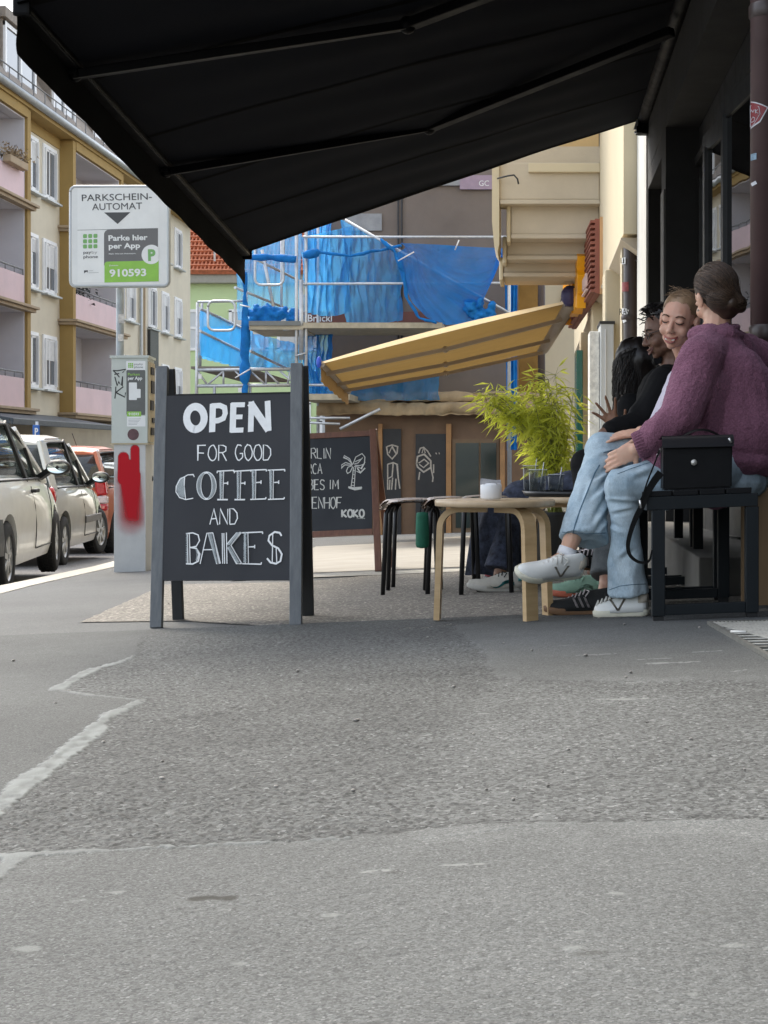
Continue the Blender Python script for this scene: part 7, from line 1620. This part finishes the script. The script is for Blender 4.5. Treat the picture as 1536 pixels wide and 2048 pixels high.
# ---- smiling friend
h2 = W(1358, 642, 6.28); R2 = frame((-.42, -.90, -.14), (.13, -.12, 1))
J = dict(head=h2, R=R2, neck=W(1383, 722, 6.36), che=W(1395, 800, 6.42), pel=W(1400, 925, 6.42), shL=W(1440, 775, 6.30), shR=W(1366, 768, 6.52), elL=W(1420, 860, 6.3), elR=W(1320, 860, 6.5), wrL=W(1330, 900, 6.2), wrR=W(1275, 905, 6.35),
         hipL=W(1390, 945, 6.3), hipR=W(1390, 945, 6.5), knL=W(1235, 960, 5.98), knR=W(1230, 945, 6.25), anL=W(1215, 1168, 5.80), anR=W(1210, 1108, 6.0), flare=.072)
P2, top2 = seated('smiling woman with tied back fair brown hair leaning towards the purple sweater', J, (SK2, lilac, gden), 1.0)
face(P2, h2, R2, 1.0, True)
def Up(c, R): return lambda p: V(c)+R @ V(p)
U2 = Up(h2, R2); cap_ = MB(); cap_.sph(U2((0, -.024, .044)), (.0790, .0945, .087), R2, 28); cap_.sph(U2((0, -.11, .03)), (.034, .034, .034), R2, 14); hm = remesh(cap_, .006, 2)
bm = bmesh.new(); bm.from_mesh(hm); Q = R2.transposed()
bmesh.ops.delete(bm, geom=[v for v in bm.verts if (lambda q: (q.z < .078-.7*max(0, abs(q.x)-.035) and q.y > .046-.5*max(0, abs(q.x)-.045)) or (q.z < .03 and q.y > .012) or q.z < -.03)(Q @ (v.co-h2))], context='VERTS'); bm.to_mesh(hm); bm.free()
for v in hm.vertices: v.co -= P2.location
hair2 = link('hair', hm, HR2, P2); mb = MB(); random.seed(12)
def hp2(rt, k):
    e = V((random.gauss(0, .08), -1, .12+random.gauss(0, .08))); return skull_path(h2, R2, .985, rt, e, 10, 1.0+random.uniform(-.004, .02))
strands(mb, [(s*random.uniform(.04, .95), random.uniform(.1, .55)-.1, random.uniform(.45, 1.0)) for k in range(260) for s in (-1, 1)], hp2, r=.0011)
for k in range(16): mb.tube([U2((random.uniform(-.07, .07), .05-.02*i, .10+.012*i+random.uniform(0, .01))) for i in range(4)], .0006, 3, False)
mb.build('hair_strands', HR2, hair2, fix=False)
hh = G(1222, 1229); hh.y -= .0; tt = G(1136, 1231); shoe(P2, hh+V((.01, .0, .002)), tt-hh, (0, 0, 1), (gum, blks, blks, stripe), .265, 1.0, 'stripes')
hh = W(1222, 1138, 6.02); tt = W(1150, 1118, 5.95); shoe(P2, hh+V((0, 0, -.0)), V((-.75, -.35, .12)), (.25, -.55, .8), (gum, blks, blks, stripe), .25, 1.0, 'stripes')
# ---- man in black jacket with glasses
h3 = W(1328, 664, 7.02); R3_ = frame((-.94, -.22, -.24), (-.2, 0, 1))
J = dict(head=h3, R=R3_, neck=W(1346, 730, 7.05), che=W(1345, 800, 7.08), pel=W(1350, 915, 7.1), shL=W(1330, 765, 6.92), shR=W(1360, 765, 7.24), elL=W(1276, 850, 6.8), elR=W(1330, 860, 7.2), wrL=W(1214, 862, 6.7), wrR=W(1262, 895, 7.0),
         hipL=W(1335, 935, 7.0), hipR=W(1335, 935, 7.18), knL=W(1172, 930, 6.85), knR=W(1190, 950, 7.1), anL=W(1190, 1135, 6.75), anR=W(1215, 1130, 7.0), handL=((-.75, -.15, -.62), (-.5, -.35, .8), (.55, .55, .6, .6), .35, True, .05))
P3, top3 = seated('man in black jacket and glasses in profile behind the smiling woman', J, (SK3, blackc, blackc), 1.08)
face(P3, h3, R3_, 1.0, False, M_line, M('lip_dark', (.17, .07, .055), .5, .1, 60))
U3 = Up(h3, R3_); mb = MB(); random.seed(9); mb.sph(U3((0, -.03, .055)), (.078, .09, .082), R3_, 20); hm = remesh(mb, .007, 2); displace(hm, lambda p: .006*noise.noise(p*45)); Q = R3_.transposed(); bm = bmesh.new(); bm.from_mesh(hm)
bmesh.ops.delete(bm, geom=[v for v in bm.verts if (lambda q: (q.z < .075 and q.y > .045) or (q.z < .03 and q.y > -.01) or q.z < -.03)(Q @ (v.co-h3))], context='VERTS'); bm.to_mesh(hm); bm.free()
for v in hm.vertices: v.co -= P3.location
hair3 = link('hair', hm, HR3, P3); mb = MB()
for k in range(170):
    a = random.uniform(-1.4, 1.4); b = random.uniform(-1.2, .75); p = V((.08*math.sin(a), .01+.085*math.sin(b), .05+.088*math.cos(a)*math.cos(b)*.9)); d = V((p.x*3, random.uniform(-.2, .6), random.uniform(.1, .6))).normalized(); c1 = random.uniform(.012, .028)
    mb.tube([U3(p), U3(p+d*c1*.6+V((0, .01, .004))), U3(p+d*c1+V((random.uniform(-.012, .012), .022, -.006)))], [.0035, .003, .001], 5)
mb.build('curls', HR3, hair3, fix=False)
mb = MB()
for s in (-1, 1): mb.tube([U3((s*.033+.021*math.cos(q), .095-.004*abs(math.cos(q)), .0+.018*math.sin(q))) for q in [2*math.pi*i/18 for i in range(19)]], .0018, 5); mb.tube([U3((s*.054, .090, .006)), U3((s*.078, .02, .01)), U3((s*.080, -.01, .004))], .0016, 5)
mb.tube([U3((-.012, .097, .004)), U3((0, .099, .008)), U3((.012, .097, .004))], .0016, 5); mb.build('glasses', M_dark, P3)
mb = MB(); mb.tube([J['neck']+V((-.075+.0*i, -.05+.03*i, .03-.005*abs(i-2))) for i in range(5)], .02, 8); mb.build('collar', blackc, top3)
mint = M('mint_mesh', (.26, .42, .31), .8, .15, 30); coral = M('coral_foam', (.62, .17, .10), .6, .12, 20)
hh = G(1205, 1192); shoe(P3, hh+V((0, 0, .0)), (-1, -.15, 0), (0, 0, 1), (coral, mint, mint, mint), .26, 1.1, 'plain')
# ---- long haired woman
h4 = W(1268, 728, 7.5); R4 = frame((-.72, .55, -.32), (-.05, 0, 1))
J = dict(head=h4, R=R4, neck=W(1280, 788, 7.52), che=W(1280, 845, 7.55), pel=W(1278, 945, 7.55), shL=W(1262, 815, 7.40), shR=W(1300, 815, 7.70), elL=W(1262, 890, 7.30), elR=W(1290, 890, 7.6), wrL=W(1237, 868, 7.0), wrR=W(1205, 905, 7.5),
         hipL=W(1262, 955, 7.45), hipR=W(1262, 955, 7.62), knL=W(1032, 992, 7.55), knR=W(1040, 990, 7.75), anL=W(1000, 1150, 7.45), anR=W(1040, 1150, 7.65), flare=.085, handL=((-.45, -.10, .88), (.3, .95, .1), (.10, .06, .10, .16), .95, False, .55))
P4, top4 = seated('woman with long dark wavy hair gesturing with spread fingers above the jeans', J, (SK4, blackc, floral), 1.0)
mb = MB(); random.seed(14); U4 = Up(h4, R4); mb.sph(U4((0, -.02, .042)), (.088, .10, .09), R4, 20); mb.cap(U4((0, -.05, 0)), W(1275, 830, 7.52), .085, .075, 16); hm = remesh(mb, .009, 2); displace(hm, lambda p: .012*noise.noise(V((p.x*22, p.y*22, p.z*7))))
for v in hm.vertices: v.co -= P4.location
hair4 = link('hair', hm, HR4, P4); mb = MB()
for k in range(760):
    a = random.uniform(0, 6.28); x = .09*math.cos(a); y = .1*math.sin(a)-.02; p0 = U4((x*.4, y*.4, .125)); p1 = U4((x*1.02, y*1.0, .05)); dr = random.uniform(.14, .30); w = random.uniform(.004, .014); ph = random.uniform(0, 6.28); pts = [p0, p1]
    if (Rh.transposed() @ V((0, 0, 0))).length < 0: pass
    for i in range(1, 9): t_ = i/8; pts.append(p1+V((x*.12+w*math.sin(ph+t_*9)+random.gauss(0, .002), w*math.cos(ph+t_*8), -dr*t_)))
    mb.tube(pts, [.0012]*(len(pts)-2)+[.001, .0005], 3, False)
mb.build('hair_strands', HR4, hair4, fix=False)
mb = MB(); c_ = W(1241, 872, 7.0); mb.tube([c_+V((.026*math.cos(q), .026*math.sin(q), .008*math.sin(q))) for q in [2*math.pi*i/24 for i in range(25)]], .0028, 6); mb.build('bracelet', M('silver_bangle', (.7, .68, .66), .3, metal=.9), P4)
teal = M('teal_mesh', (.02, .20, .20), .8, .2, 30); offw = M('off_white_mesh', (.50, .48, .42), .8, .12, 25); greysole = M('grey_foam', (.45, .44, .40), .8, .1, 20)
hh = G(1048, 1182); shoe(P4, hh, (-1, -.1, 0), (0, 0, 1), (greysole, offw, teal, blks), .275, 1.1, 'plain')
hh = G(1046, 1172); shoe(P4, hh+V((.06, .1, 0)), (-1, .2, 0), (0, 0, 1), (M('checker_sole', (.3, .3, .28), .8, .6, 120), M('coral_mesh', (.30, .05, .06), .8, .2, 30), teal, blks), .27, 1.0, 'plain')
mb = MB(); R5 = []                                        # patterned skirt hanging from the knees
for t_, rx, ry, cx, cy in ((0, .09, .18, 1015, 985), (.25, .125, .19, 1010, 1000), (.6, .15, .19, 1003, 1060), (1, .165, .18, 998, 1146)):
    c_ = W(cx, cy, 7.68); R5.append([c_+V((rx*math.cos(q)+.012*t_*math.sin(9*q), ry*math.sin(q)+.012*t_*math.cos(7*q), .008*t_*math.sin(5*q))) for q in [2*math.pi*i/64 for i in range(64)]])
mb.loft(R5); mb.build('skirt', floral, P4)
